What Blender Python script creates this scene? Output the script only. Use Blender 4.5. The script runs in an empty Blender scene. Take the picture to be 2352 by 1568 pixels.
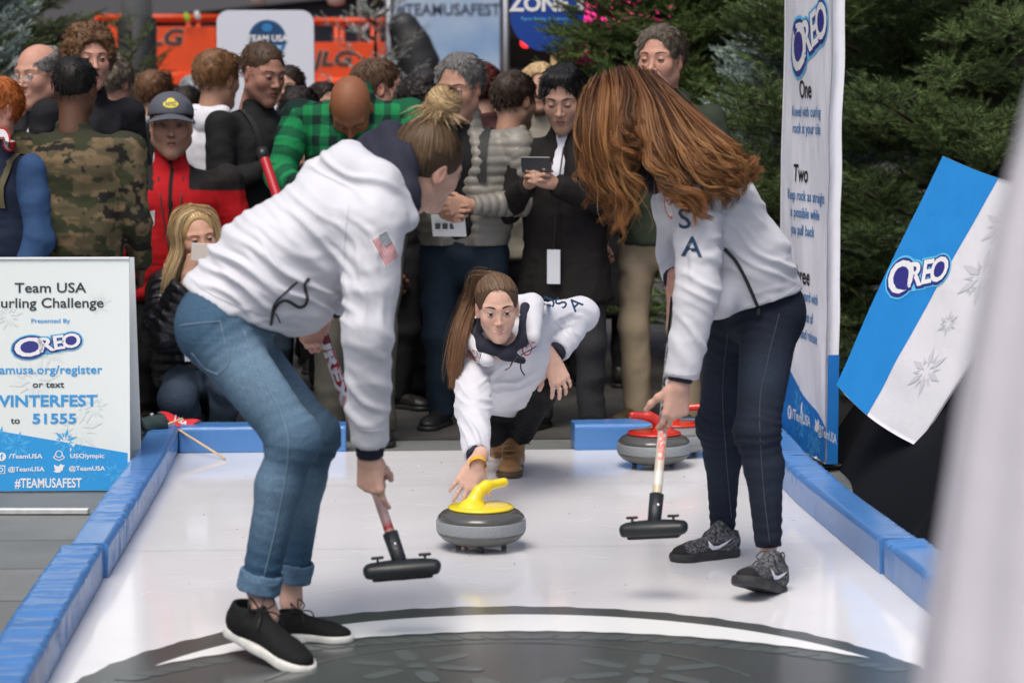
import bpy, bmesh, math, random
import numpy as np
from mathutils import Vector, Matrix
from mathutils.bvhtree import BVHTree

random.seed(7); RNG = np.random.RandomState(11)
scene = bpy.context.scene
COL = scene.collection
R = math.radians

# ------------------------------------------------------------------ camera
FPX = 5400.0                      # focal length in pixels of a 2352 px wide picture
PITCH = math.atan(572 / FPX)
CAMH = 1.5
cam_data = bpy.data.cameras.new("camera"); cam = bpy.data.objects.new("camera", cam_data)
COL.objects.link(cam); scene.camera = cam
cam.location = (0, 0, CAMH); cam.rotation_euler = (math.pi / 2 - PITCH, 0, 0)
cam_data.sensor_width = 36.0; cam_data.lens = FPX / 2352 * 36
cam_data.clip_start = 0.05; cam_data.clip_end = 400
cam_data.dof.use_dof = True; cam_data.dof.focus_distance = 8.3; cam_data.dof.aperture_fstop = 3.4

# ------------------------------------------------------------------ light: overcast day
SUN_EL, SUN_ROT = 62, 200
world = bpy.data.worlds.new("World"); scene.world = world; world.use_nodes = True
wn = world.node_tree
sky = wn.nodes.new("ShaderNodeTexSky"); sky.sky_type = 'NISHITA'; sky.sun_disc = False
sky.sun_elevation = R(SUN_EL); sky.sun_rotation = R(SUN_ROT); sky.air_density = 1.0; sky.dust_density = 5.0
bg = wn.nodes["Background"]; bg.inputs[1].default_value = 0.12
wn.links.new(sky.outputs[0], bg.inputs[0])
sl = bpy.data.lights.new("sun", 'SUN'); sl.energy = 1.3; sl.angle = R(30); sl.color = (1, .955, .89)
sun = bpy.data.objects.new("sun", sl); COL.objects.link(sun)
_az = R(SUN_ROT)                  # the sky's rotation is measured from +Y towards +X
_sd = Vector((math.sin(_az) * math.cos(R(SUN_EL)), math.cos(_az) * math.cos(R(SUN_EL)), math.sin(R(SUN_EL))))
sun.rotation_euler = _sd.to_track_quat('Z', 'Y').to_euler()
scene.view_settings.view_transform = 'Standard'; scene.view_settings.look = 'None'
scene.view_settings.exposure = 0.47; scene.view_settings.gamma = 1.0
scene.render.engine = 'CYCLES'; scene.cycles.use_denoising = True
scene.cycles.max_bounces = 6; scene.cycles.diffuse_bounces = 3; scene.cycles.transparent_max_bounces = 6
scene.render.film_transparent = False

def at(px, py, Y):
    """world point that the photograph's pixel (2352 wide) shows at distance Y"""
    a = (px - 1176) / FPX; b = (784 - py) / FPX
    cp, sp = math.cos(PITCH), math.sin(PITCH)
    d = np.array([a, cp + b * sp, b * cp - sp])
    return np.array([0, 0, CAMH]) + d * (Y / d[1])
def gp(px, py, z=0.0):
    a = (px - 1176) / FPX; b = (784 - py) / FPX
    cp, sp = math.cos(PITCH), math.sin(PITCH)
    d = np.array([a, cp + b * sp, b * cp - sp])
    return np.array([0, 0, CAMH]) + d * ((z - CAMH) / d[2])
def V3(*a): return np.array(a, float)
def nrm(v):
    v = np.asarray(v, float); return v / (np.linalg.norm(v) + 1e-12)
def lerp(a, b, t): return a + (b - a) * t
def srgb(r, g, b):
    def f(c):
        c /= 255.0
        return c / 12.92 if c <= .04045 else ((c + .055) / 1.055) ** 2.4
    return (f(r), f(g), f(b))

# ------------------------------------------------------------------ noise
def _h(ix, iy, iz):
    n = (ix * 374761393 + iy * 668265263 + iz * 2147483647 % 1274126177) & 0x7fffffff
    n = ((n ^ (n >> 13)) * 1274126177) & 0x7fffffff
    n = (n ^ (n >> 16)) & 0xffff
    return n / 65535.0
def vnoise(P):
    P = np.asarray(P, float); f = np.floor(P).astype(np.int64); t = P - f; t = t * t * (3 - 2 * t)
    x, y, z = f[..., 0], f[..., 1], f[..., 2]; tx, ty, tz = t[..., 0], t[..., 1], t[..., 2]
    def c(dx, dy, dz): return _h(x + dx, y + dy, (z + dz) * 7 + 3)
    a = lerp(lerp(c(0,0,0), c(1,0,0), tx), lerp(c(0,1,0), c(1,1,0), tx), ty)
    b = lerp(lerp(c(0,0,1), c(1,0,1), tx), lerp(c(0,1,1), c(1,1,1), tx), ty)
    return lerp(a, b, tz) * 2 - 1
def fbm(P, o=3):
    s = 0; a = 1; P = np.asarray(P, float)
    for i in range(o): s = s + a * vnoise(P * 2 ** i + 17.3 * i); a *= .5
    return s

# ------------------------------------------------------------------ mesh helpers
def mk(name, V, F, mats=None, parent=None, smooth=True, col=None, mi=None):
    """one mesh object from vertex array and face arrays (a list of faces or (n,k) arrays)"""
    V = np.asarray(V, float).reshape(-1, 3)
    me = bpy.data.meshes.new(name)
    if isinstance(F, np.ndarray): F = [F]
    if len(F) and not isinstance(F[0], np.ndarray):
        lens = np.array([len(f) for f in F], np.int32); loops = np.array([i for f in F for i in f], np.int32)
    else:
        F = [f for f in F if len(f)]
        lens = np.concatenate([np.full(len(f), f.shape[1], np.int32) for f in F]) if F else np.zeros(0, np.int32)
        loops = np.concatenate([f.ravel() for f in F]).astype(np.int32) if F else np.zeros(0, np.int32)
    me.vertices.add(len(V)); me.vertices.foreach_set("co", V.astype(np.float32).ravel())
    me.loops.add(len(loops)); me.loops.foreach_set("vertex_index", loops)
    me.polygons.add(len(lens))
    st = np.concatenate([[0], np.cumsum(lens)[:-1]]).astype(np.int32) if len(lens) else lens
    me.polygons.foreach_set("loop_start", st)
    try: me.polygons.foreach_set("loop_total", lens)
    except Exception: pass
    me.polygons.foreach_set("use_smooth", np.full(len(lens), smooth, bool))
    if mi is not None: me.polygons.foreach_set("material_index", np.asarray(mi, np.int32))
    if col is not None:
        at_ = me.color_attributes.new("Col", 'FLOAT_COLOR', 'POINT')
        c = np.ones((len(V), 4), np.float32); c[:, :3] = col
        at_.data.foreach_set("color", c.ravel())
    if mats is not None:
        for m in (mats if isinstance(mats, (list, tuple)) else [mats]): me.materials.append(m)
    me.update(calc_edges=True); me.validate()
    o = bpy.data.objects.new(name, me); COL.objects.link(o)
    if parent is not None: o.parent = parent
    return o
def tag(o, label=None, cat=None, group=None, kind=None):
    if label: o["label"] = label
    if cat: o["category"] = cat
    if group: o["group"] = group
    if kind: o["kind"] = kind
    return o
def empty(name, label, cat, group=None, loc=None):
    # parts are modelled in world coordinates, the Empty marks the thing's base
    o = bpy.data.objects.new(name, None); COL.objects.link(o); o.empty_display_size = .1
    return tag(o, label, cat, group)

class MB:
    def __init__(s): s.V = []; s.F = []; s.n = 0; s.c = []; s.m = []
    def add(s, V, F, col=None, mi=0):
        V = np.asarray(V, float).reshape(-1, 3)
        for f in F: s.F.append([int(i) + s.n for i in f]); s.m.append(mi)
        s.V.append(V); s.n += len(V)
        s.c.append(np.tile(col if col is not None else (1, 1, 1), (len(V), 1)))
        return s
    def box(s, c, h, M=None, col=None, mi=0, bev=0):
        c = np.asarray(c, float); h = np.asarray(h, float)
        if bev > 0:
            pts = []; idx = {}
            b = min(bev, min(h) * .49)
            for sx in (-1, 1):
                for sy in (-1, 1):
                    for sz in (-1, 1):
                        S = np.array([sx, sy, sz])
                        for ax in range(3):
                            p = S * h - S * b; p[ax] = S[ax] * h[ax]; idx[(sx, sy, sz, ax)] = len(pts); pts.append(p)
            F = []
            for ax in range(3):
                a, b2 = [(1, 2), (2, 0), (0, 1)][ax]
                for sg in (-1, 1):
                    q = []
                    for (u, v) in ((-1, -1), (1, -1), (1, 1), (-1, 1)):
                        k = [0, 0, 0]; k[ax] = sg; k[a] = u; k[b2] = v; q.append(idx[(*k, ax)])
                    F.append(q if sg > 0 else q[::-1])
                for u in (-1, 1):
                    for v in (-1, 1):   # edge along ax
                        k0 = [0, 0, 0]; k0[ax] = -1; k0[a] = u; k0[b2] = v; k1 = list(k0); k1[ax] = 1
                        q = [idx[(*k0, a)], idx[(*k1, a)], idx[(*k1, b2)], idx[(*k0, b2)]]
                        F.append(q if u * v < 0 else q[::-1])
            for sx in (-1, 1):
                for sy in (-1, 1):
                    for sz in (-1, 1):
                        q = [idx[(sx, sy, sz, i)] for i in range(3)]; F.append(q if sx * sy * sz > 0 else q[::-1])
            P = np.array(pts)
        else:
            P = np.array([[sx, sy, sz] for sx in (-1, 1) for sy in (-1, 1) for sz in (-1, 1)]) * h
            F = [(0, 1, 3, 2), (4, 6, 7, 5), (0, 4, 5, 1), (2, 3, 7, 6), (0, 2, 6, 4), (1, 5, 7, 3)]
        if M is not None: P = P @ np.asarray(M).T
        return s.add(P + c, F, col, mi)
    def tube(s, pts, r, n=8, col=None, mi=0, caps=True, flat=None):
        V, F = tube(pts, r, n, caps, flat); return s.add(V, F, col, mi)
    def lathe(s, prof, c, ax=(0, 0, 1), n=48, col=None, mi=0):
        ax = nrm(ax); u = nrm(np.cross(ax, (0, 1, 0.001) if abs(ax[1]) < .9 else (1, 0, 0))); v = np.cross(ax, u)
        P = []; F = []
        for (r, z) in prof:
            for i in range(n):
                a = 2 * math.pi * i / n; P.append(np.asarray(c) + ax * z + u * (r * math.cos(a)) + v * (r * math.sin(a)))
        for j in range(len(prof) - 1):
            for i in range(n):
                k = (i + 1) % n; F.append((j * n + i, j * n + k, (j + 1) * n + k, (j + 1) * n + i))
        F.append(list(range(n))[::-1]); F.append([(len(prof) - 1) * n + i for i in range(n)])
        return s.add(P, F, col, mi)
    def build(s, name, mats, parent=None, smooth=False, col=False):
        return mk(name, np.concatenate(s.V), s.F, mats, parent, smooth, np.concatenate(s.c) if col else None, s.m)

def tube(pts, r, n=8, caps=True, flat=None):
    pts = np.asarray(pts, float); m = len(pts); r = np.broadcast_to(r, (m,))
    T = np.gradient(pts, axis=0) if m > 2 else np.tile(pts[1] - pts[0], (2, 1))
    T /= np.linalg.norm(T, axis=1)[:, None] + 1e-12
    ref = np.array([0, 0, 1.]) if abs(T[0][2]) < .9 else np.array([1., 0, 0])
    V = []; u = nrm(np.cross(T[0], ref))
    for i in range(m):
        u = nrm(u - T[i] * u.dot(T[i])); v = np.cross(T[i], u)
        for k in range(n):
            a = 2 * math.pi * k / n
            V.append(pts[i] + u * (math.cos(a) * r[i]) + v * (math.sin(a) * r[i] * (flat or 1)))
    F = [(i * n + k, i * n + (k + 1) % n, (i + 1) * n + (k + 1) % n, (i + 1) * n + k) for i in range(m - 1) for k in range(n)]
    if caps: F.append(list(range(n))[::-1]); F.append([(m - 1) * n + k for k in range(n)])
    return np.array(V), F
def spline(ctrl, n):
    """Catmull-Rom through control points"""
    C = np.asarray(ctrl, float)
    if len(C) == 2: return np.array([lerp(C[0], C[1], t) for t in np.linspace(0, 1, n)])
    P = np.vstack([2 * C[0] - C[1], C, 2 * C[-1] - C[-2]]); out = []
    for t in np.linspace(0, len(C) - 1 - 1e-9, n):
        i = int(t); f = t - i; a, b, c, d = P[i], P[i + 1], P[i + 2], P[i + 3]
        out.append(.5 * ((2 * b) + (c - a) * f + (2 * a - 5 * b + 4 * c - d) * f * f + (3 * b - a - 3 * c + d) * f ** 3))
    return np.array(out)

# ------------------------------------------------------------------ implicit surfaces
def cone(p, q, r1, r2, k=.02, w=None, sx=1., op='add', cap=0, off=0):
    return dict(t='c', p=np.asarray(p, float), q=np.asarray(q, float), r1=r1, r2=r2, k=k, w=None if w is None else nrm(w), sx=sx, op=op, cap=cap)
def ell(c, r, M=None, k=.02, op='add'):
    return dict(t='e', c=np.asarray(c, float), r=np.asarray(r, float) if np.ndim(r) else np.array([r, r, r], float), M=M, k=k, op=op)
def rbox(c, h, M=None, rd=.01, k=.01, op='add'):
    return dict(t='b', c=np.asarray(c, float), h=np.asarray(h, float), M=M, rd=rd, k=k, op=op)
def plane(c, n, k=.004):
    return dict(t='p', c=np.asarray(c, float), n=nrm(n), k=k, op='sub')
def _bb(b):
    if b['t'] == 'c':
        m = max(b['r1'], b['r2']) * max(1, b['sx']); return np.minimum(b['p'], b['q']) - m, np.maximum(b['p'], b['q']) + m
    if b['t'] == 'e': m = max(b['r']); return b['c'] - m, b['c'] + m
    if b['t'] == 'b': m = np.linalg.norm(b['h']) + b['rd']; return b['c'] - m, b['c'] + m
def _ev(b, P):
    if b['t'] == 'c':
        ax = b['q'] - b['p']; L2 = ax.dot(ax) + 1e-12; v = P - b['p']
        tt = v @ ax / L2; t = np.clip(tt, 0, 1); r = b['r1'] + (b['r2'] - b['r1']) * t
        q = v - t[..., None] * ax; d2 = (q ** 2).sum(-1)
        if b['w'] is not None:
            a = q @ b['w']; d2 = d2 - a * a + (a / b['sx']) ** 2
        d = np.sqrt(np.maximum(d2, 0)) - r
        if b['cap']:
            L = math.sqrt(L2); d = np.maximum(d, (tt - 1) * L)
            if b['cap'] == 2: d = np.maximum(d, -tt * L)
        return d
    if b['t'] == 'e':
        v = P - b['c']
        if b['M'] is not None: v = v @ b['M']
        k0 = np.sqrt(((v / b['r']) ** 2).sum(-1)); k1 = np.sqrt(((v / b['r'] ** 2) ** 2).sum(-1)) + 1e-9
        return k0 * (k0 - 1) / k1
    if b['t'] == 'b':
        v = P - b['c']
        if b['M'] is not None: v = v @ b['M']
        q = np.abs(v) - b['h']
        return np.sqrt((np.maximum(q, 0) ** 2).sum(-1)) + np.minimum(q.max(-1), 0) - b['rd']
    if b['t'] == 'p': return -((P - b['c']) @ b['n'])
def sdf_mesh(prims, res):
    A = [b for b in prims if b['op'] == 'add']
    bb = [_bb(b) for b in A]; lo = np.min([x[0] for x in bb], 0) - res * 3 - .01; hi = np.max([x[1] for x in bb], 0) + res * 3 + .01
    n = np.ceil((hi - lo) / res).astype(int) + 1
    G = [lo[i] + res * np.arange(n[i]) for i in range(3)]
    D = np.full(n, .08, np.float64)
    for b in prims:
        if b['t'] == 'p': s = [slice(0, n[i]) for i in range(3)]
        else:
            l, h = _bb(b); m = b['k'] + res * 3
            i0 = np.clip(np.floor((l - m - lo) / res).astype(int), 0, n); i1 = np.clip(np.ceil((h + m - lo) / res).astype(int) + 1, 0, n)
            if np.any(i1 <= i0): continue
            s = [slice(i0[i], i1[i]) for i in range(3)]
        g = np.stack(np.meshgrid(G[0][s[0]], G[1][s[1]], G[2][s[2]], indexing='ij'), -1)
        d = _ev(b, g); o = D[tuple(s)]; k = max(b['k'], 1e-5)
        if b['op'] == 'add':
            hh = np.maximum(k - np.abs(o - d), 0) / k; D[tuple(s)] = np.minimum(o, d) - hh * hh * k * .25
        else:
            d = -d; hh = np.maximum(k - np.abs(o - d), 0) / k; D[tuple(s)] = np.maximum(o, d) + hh * hh * k * .25
    # surface nets
    S = D < 0
    c = np.zeros(n - 1, np.int8)
    for dx in (0, 1):
        for dy in (0, 1):
            for dz in (0, 1): c += S[dx:n[0] - 1 + dx, dy:n[1] - 1 + dy, dz:n[2] - 1 + dz]
    act = np.argwhere((c > 0) & (c < 8)); ids = -np.ones(n - 1, np.int64); ids[tuple(act.T)] = np.arange(len(act))
    acc = np.zeros((len(act), 3)); cnt = np.zeros(len(act))
    cor = [(0,0,0),(1,0,0),(0,1,0),(1,1,0),(0,0,1),(1,0,1),(0,1,1),(1,1,1)]
    dv = [D[act[:, 0] + a, act[:, 1] + b_, act[:, 2] + c_] for a, b_, c_ in cor]
    for i in range(8):
        for ax in (1, 2, 4):
            j = i | ax
            if j == i: continue
            m = (dv[i] < 0) != (dv[j] < 0)
            if not m.any(): continue
            t = dv[i][m] / (dv[i][m] - dv[j][m])
            acc[m] += np.array(cor[i]) + t[:, None] * (np.array(cor[j]) - np.array(cor[i])); cnt[m] += 1
    V = lo + (act + acc / cnt[:, None]) * res
    F = []
    for ax in range(3):
        a, b_ = (ax + 1) % 3, (ax + 2) % 3
        s0 = [slice(None)] * 3; s1 = [slice(None)] * 3; s0[ax] = slice(0, -1); s1[ax] = slice(1, None)
        d0 = S[tuple(s0)]; d1 = S[tuple(s1)]
        for (x, y, flip) in ((d0, d1, 0), (d1, d0, 1)):
            e = np.argwhere(x & ~y); e = e[(e[:, a] > 0) & (e[:, b_] > 0) & (e[:, a] < n[a] - 1) & (e[:, b_] < n[b_] - 1)]
            if not len(e): continue
            q = []
            for (u, v) in ((0, 0), (1, 0), (1, 1), (0, 1)):
                k = e.copy(); k[:, a] -= 1 - u; k[:, b_] -= 1 - v; q.append(ids[k[:, 0], k[:, 1], k[:, 2]])
            q = np.stack(q, 1); F.append(q[:, ::-1] if flip else q)
    F = np.concatenate(F); F = F[(F >= 0).all(1)]
    return V, F
def relax(V, F, it=1, lam=.5):
    e = np.concatenate([F[:, [0, 1]], F[:, [1, 2]], F[:, [2, 3]], F[:, [3, 0]]])
    for _ in range(it):
        s = np.zeros_like(V); c = np.zeros(len(V))
        for a, b in ((0, 1), (1, 0)):
            np.add.at(s, e[:, a], V[e[:, b]]); np.add.at(c, e[:, a], 1)
        V = V + lam * (s / np.maximum(c, 1)[:, None] - V)
    return V
def vnormals(V, F):
    N = np.zeros_like(V); n = np.cross(V[F[:, 2]] - V[F[:, 0]], V[F[:, 3]] - V[F[:, 1]])
    for i in range(4): np.add.at(N, F[:, i], n)
    return N / (np.linalg.norm(N, axis=1)[:, None] + 1e-12)

# ------------------------------------------------------------------ materials
def mat(name, col, rough=.6, metal=0., var=0., scale=20., bump=0., bscale=80., sheen=0., attr=False, emit=0, spec=.5, coat=0., stretch=None, col2=None, bdist=.01, mscale=None):
    m = bpy.data.materials.new(name); m.use_nodes = True; nt = m.node_tree; b = nt.nodes["Principled BSDF"]
    L = nt.links.new; b.inputs["Roughness"].default_value = rough; b.inputs["Metallic"].default_value = metal
    b.inputs["Specular IOR Level"].default_value = spec
    if sheen: b.inputs["Sheen Weight"].default_value = sheen
    if coat: b.inputs["Coat Weight"].default_value = coat; b.inputs["Coat Roughness"].default_value = .08
    tc = nt.nodes.new("ShaderNodeTexCoord"); src = tc.outputs["Object"]
    if stretch:
        mp = nt.nodes.new("ShaderNodeMapping"); mp.inputs["Scale"].default_value = stretch; L(src, mp.inputs[0]); src = mp.outputs[0]
    cs = None
    if attr:
        a = nt.nodes.new("ShaderNodeVertexColor"); a.layer_name = "Col"; cs = a.outputs[0]
    else: b.inputs["Base Color"].default_value = (*col, 1)
    if var or col2:
        n = nt.nodes.new("ShaderNodeTexNoise"); n.inputs["Scale"].default_value = scale; n.inputs["Detail"].default_value = 5; L(src, n.inputs[0])
        if col2:
            mx = nt.nodes.new("ShaderNodeMix"); mx.data_type = 'RGBA'
            mx.inputs[6].default_value = (*col, 1); mx.inputs[7].default_value = (*col2, 1)
            rp = nt.nodes.new("ShaderNodeMapRange"); rp.inputs[1].default_value = .38; rp.inputs[2].default_value = .62
            L(n.outputs[0], rp.inputs[0]); L(rp.outputs[0], mx.inputs[0]); cs = mx.outputs[2]
        if var:
            mp2 = nt.nodes.new("ShaderNodeMapRange"); mp2.inputs[1].default_value = .3; mp2.inputs[2].default_value = .7
            mp2.inputs[3].default_value = 1 - var; mp2.inputs[4].default_value = 1 + var; L(n.outputs[0], mp2.inputs[0])
            mm = nt.nodes.new("ShaderNodeMix"); mm.data_type = 'RGBA'; mm.blend_type = 'MULTIPLY'; mm.inputs[0].default_value = 1
            if cs is None: mm.inputs[6].default_value = (*col, 1)
            else: L(cs, mm.inputs[6])
            L(mp2.outputs[0], mm.inputs[7]); cs = mm.outputs[2]
    if cs is not None: L(cs, b.inputs["Base Color"])
    if bump:
        n2 = nt.nodes.new("ShaderNodeTexNoise"); n2.inputs["Scale"].default_value = bscale; n2.inputs["Detail"].default_value = 4; L(src, n2.inputs[0])
        bp = nt.nodes.new("ShaderNodeBump"); bp.inputs["Strength"].default_value = bump; bp.inputs["Distance"].default_value = bdist
        L(n2.outputs[0], bp.inputs["Height"]); L(bp.outputs[0], b.inputs["Normal"])
    if emit:
        b.inputs["Emission Color"].default_value = (*col, 1); b.inputs["Emission Strength"].default_value = emit
    return m

# ------------------------------------------------------------------ flat artwork
_tc = {}
def text_geo(s, size=1., bold=0., xs=1., align='CENTER', sp=1.):
    k = (s, size, bold, xs, align, sp)
    if k in _tc: return _tc[k]
    cu = bpy.data.curves.new("t", 'FONT'); cu.body = s; cu.size = size; cu.offset = bold * size; cu.align_x = align; cu.resolution_u = 3; cu.space_character = sp
    cu.fill_mode = 'FRONT'; cu.dimensions = '2D'
    ob = bpy.data.objects.new("t", cu); COL.objects.link(ob)
    dg = bpy.context.evaluated_depsgraph_get(); me = bpy.data.meshes.new_from_object(ob.evaluated_get(dg))
    V = np.array([v.co[:2] for v in me.vertices]).reshape(-1, 2) * np.array([xs, 1]); F = [list(p.vertices) for p in me.polygons]
    bpy.data.objects.remove(ob); bpy.data.curves.remove(cu); bpy.data.meshes.remove(me)
    _tc[k] = (V, F); return V, F
class Art:
    """flat shapes in (u,v) metres on a plane, stacked in thin layers by n"""
    def __init__(s, o, u, v, n=None):
        s.o = np.asarray(o, float); s.u = np.asarray(u, float); s.v = np.asarray(v, float)
        s.n = nrm(np.cross(s.u, s.v)) if n is None else nrm(n); s.parts = []; s.warp = None
    def poly(s, pts, mt, lay=1):
        s.parts.append((np.asarray(pts, float), [list(range(len(pts)))], mt, lay + .07 * (len(s.parts) % 9))); return s
    def raw(s, V, F, mt, lay=1): s.parts.append((np.asarray(V, float), F, mt, lay)); return s
    def disc(s, c, r, mt, lay=1, n=32, ry=None):
        a = np.linspace(0, 2 * math.pi, n, endpoint=False); return s.poly(np.stack([c[0] + r * np.cos(a), c[1] + (ry or r) * np.sin(a)], 1), mt, lay)
    def ring(s, c, r0, r1, mt, lay=1, n=32):
        a = np.linspace(0, 2 * math.pi, n, endpoint=False); cs = np.stack([np.cos(a), np.sin(a)], 1)
        V = np.concatenate([c + cs * r0, c + cs * r1]); return s.raw(V, [(i, (i + 1) % n, n + (i + 1) % n, n + i) for i in range(n)][::1], mt, lay)
    def text(s, t, c, size, mt, lay=1, bold=0., xs=1., align='CENTER', rot=0, sp=1.):
        V, F = text_geo(t, size, bold, xs, align, sp); ca, sa = math.cos(rot), math.sin(rot)
        s.raw(V @ np.array([[ca, sa], [-sa, ca]]) + np.asarray(c, float), F, mt, lay); return s
    def line(s, pts, w, mt, lay=1):
        for a, b in zip(pts[:-1], pts[1:]):
            a = np.asarray(a, float); b = np.asarray(b, float); d = (b - a) / (np.linalg.norm(b - a) + 1e-9); p = np.array([-d[1], d[0]]) * w / 2
            s.poly([a - p, b - p, b + p, a + p], mt, lay)
        return s
    def flake(s, c, r, mt, lay=1, rot=0.2, style=0):
        for k in range(6):
            a = rot + k * math.pi / 3; d = np.array([math.cos(a), math.sin(a)]); p = np.array([-d[1], d[0]]); c = np.asarray(c, float)
            if style == 0:
                s.poly([c + d * r * .15, c + d * r * .55 + p * r * .13, c + d * r, c + d * r * .55 - p * r * .13], mt, lay)
                for sg in (-1, 1):
                    q = c + d * r * .35; e = nrm(d * .8 + p * sg)
                    s.poly([q + p * sg * r * .1, q + e * r * .42 + p * sg * .02 * r, q + e * r * .5, q + p * sg * r * .2], mt, lay)
            else:
                s.poly([c + d * r * .1 - p * r * .03, c + d * r - p * r * .03, c + d * r + p * r * .03, c + d * r * .1 + p * r * .03], mt, lay)
                for sg in (-1, 1):
                    for t in (.45, .7):
                        q = c + d * r * t; e = nrm(d + p * sg) * r * .3
                        s.poly([q, q + e, q + e + d * r * .06, q + d * r * .07], mt, lay)
        return s
    def cookie(s, c, w, M, lay=1, rot=.16, hs=1.):
        """the blue and white word mark: four letters on a navy shape with a pale halo"""
        halo, navy, white = M; ca, sa = math.cos(rot), math.sin(rot)
        Rm = np.array([[ca, sa], [-sa, ca]])
        L = [('O', -.345, -.155, .52, 1.25), ('R', -.085, -.11, .40, 1.12), ('E', .135, -.1, .39, 1.05), ('O', .345, -.105, .40, 1.0)]
        for (mt, b, dy, ly) in ((halo, .125, -.012, lay), (navy, .078, -.014, lay + 1), (white, .024, 0, lay + 2)):
            for ch, x, y, sz, xs in L:
                V, F = text_geo(ch, sz, b, xs)
                if mt is not white and ch in 'O':
                    a = np.linspace(0, 2 * math.pi, 40, endpoint=False); rx = .37 * sz * xs + b * sz; ry = .365 * sz + b * sz
                    s.poly((np.stack([x + rx * np.cos(a), y + .355 * sz + dy + ry * np.sin(a)], 1) * [1, hs]) @ Rm * w + c, mt, ly)
                s.raw(((V + [x, y + dy]) * [1, hs]) @ Rm * w + np.asarray(c, float), F, mt, ly)
        return s
    def build(s, name, parent, step=.0012, bvh=None, sub=0, lift=.002, thick=0):
        mats = []; V = []; F = []; mi = []; n = 0
        for P, Fs, m, lay in s.parts:
            if m not in mats: mats.append(m)
            k = mats.index(m)
            if sub:
                bm = bmesh.new(); vs = [bm.verts.new((p[0], p[1], 0)) for p in P]
                for f in Fs:
                    try: bm.faces.new([vs[i] for i in f])
                    except ValueError: pass
                bmesh.ops.triangulate(bm, faces=bm.faces[:])
                for _ in range(6):
                    ed = [e for e in bm.edges if e.calc_length() > sub]
                    if not ed: break
                    bmesh.ops.subdivide_edges(bm, edges=ed, cuts=1); bmesh.ops.triangulate(bm, faces=bm.faces[:])
                bm.verts.index_update(); P = np.array([v.co[:2] for v in bm.verts]); Fs = [[v.index for v in f.verts] for f in bm.faces]; bm.free()
            W = s.o + P[:, :1] * s.u + P[:, 1:2] * s.v
            if s.warp is not None: W = s.warp(W, P)
            if bvh is not None:
                for i in range(len(W)):
                    h = bvh.ray_cast(Vector(W[i] + s.n * .12), Vector(-s.n), .4)
                    if h[0] is not None: W[i] = np.array(h[0])
                W = W + s.n * (lift + step * (lay - 1))
            else: W = W + s.n * (step * lay)
            V.append(W); F += [[i + n for i in f] for f in Fs]; mi += [k] * len(Fs); n += len(W)
        return mk(name, np.concatenate(V), F, mats, parent, False, None, mi)
def bvh_of(*obs):
    V = []; F = []; n = 0
    for o in obs:
        V += [v.co.copy() for v in o.data.vertices]; F += [[i + n for i in p.vertices] for p in o.data.polygons]; n = len(V)
    return BVHTree.FromPolygons(V, F)

# ================================================================== MATERIALS
M = {}
M['white'] = mat("white print", (.78, .79, .80), .5)
M['ink'] = mat("dark ink", srgb(44, 58, 62), .5)
M['black'] = mat("black", (.012, .012, .013), .45)
M['cyan'] = mat("cyan print", srgb(52, 150, 214), .5)
M['sky'] = mat("sky blue print", srgb(40, 150, 215), .5)
M['skyl'] = mat("pale blue print", srgb(92, 180, 232), .5)
M['txtblue'] = mat("blue lettering", srgb(38, 118, 176), .55)
M['halo'] = mat("halo blue", srgb(95, 195, 235), .45)
M['navyp'] = mat("navy print", srgb(52, 52, 130), .45)
M['pale'] = mat("faint grey print", srgb(216, 224, 222), .5)
M['greyp'] = mat("grey print", srgb(198, 198, 204), .5)
M['navyt'] = mat("navy lettering", srgb(28, 62, 92), .6)
M['red'] = mat("red print", srgb(190, 30, 45), .5)
M['metal'] = mat("brushed metal", (.6, .6, .6), .35, 1)
M['blackp'] = mat("black plastic", (.015, .016, .017), .35)
M['wood'] = mat("pale wood", srgb(222, 190, 140), .5, var=.1, scale=30)

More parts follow.
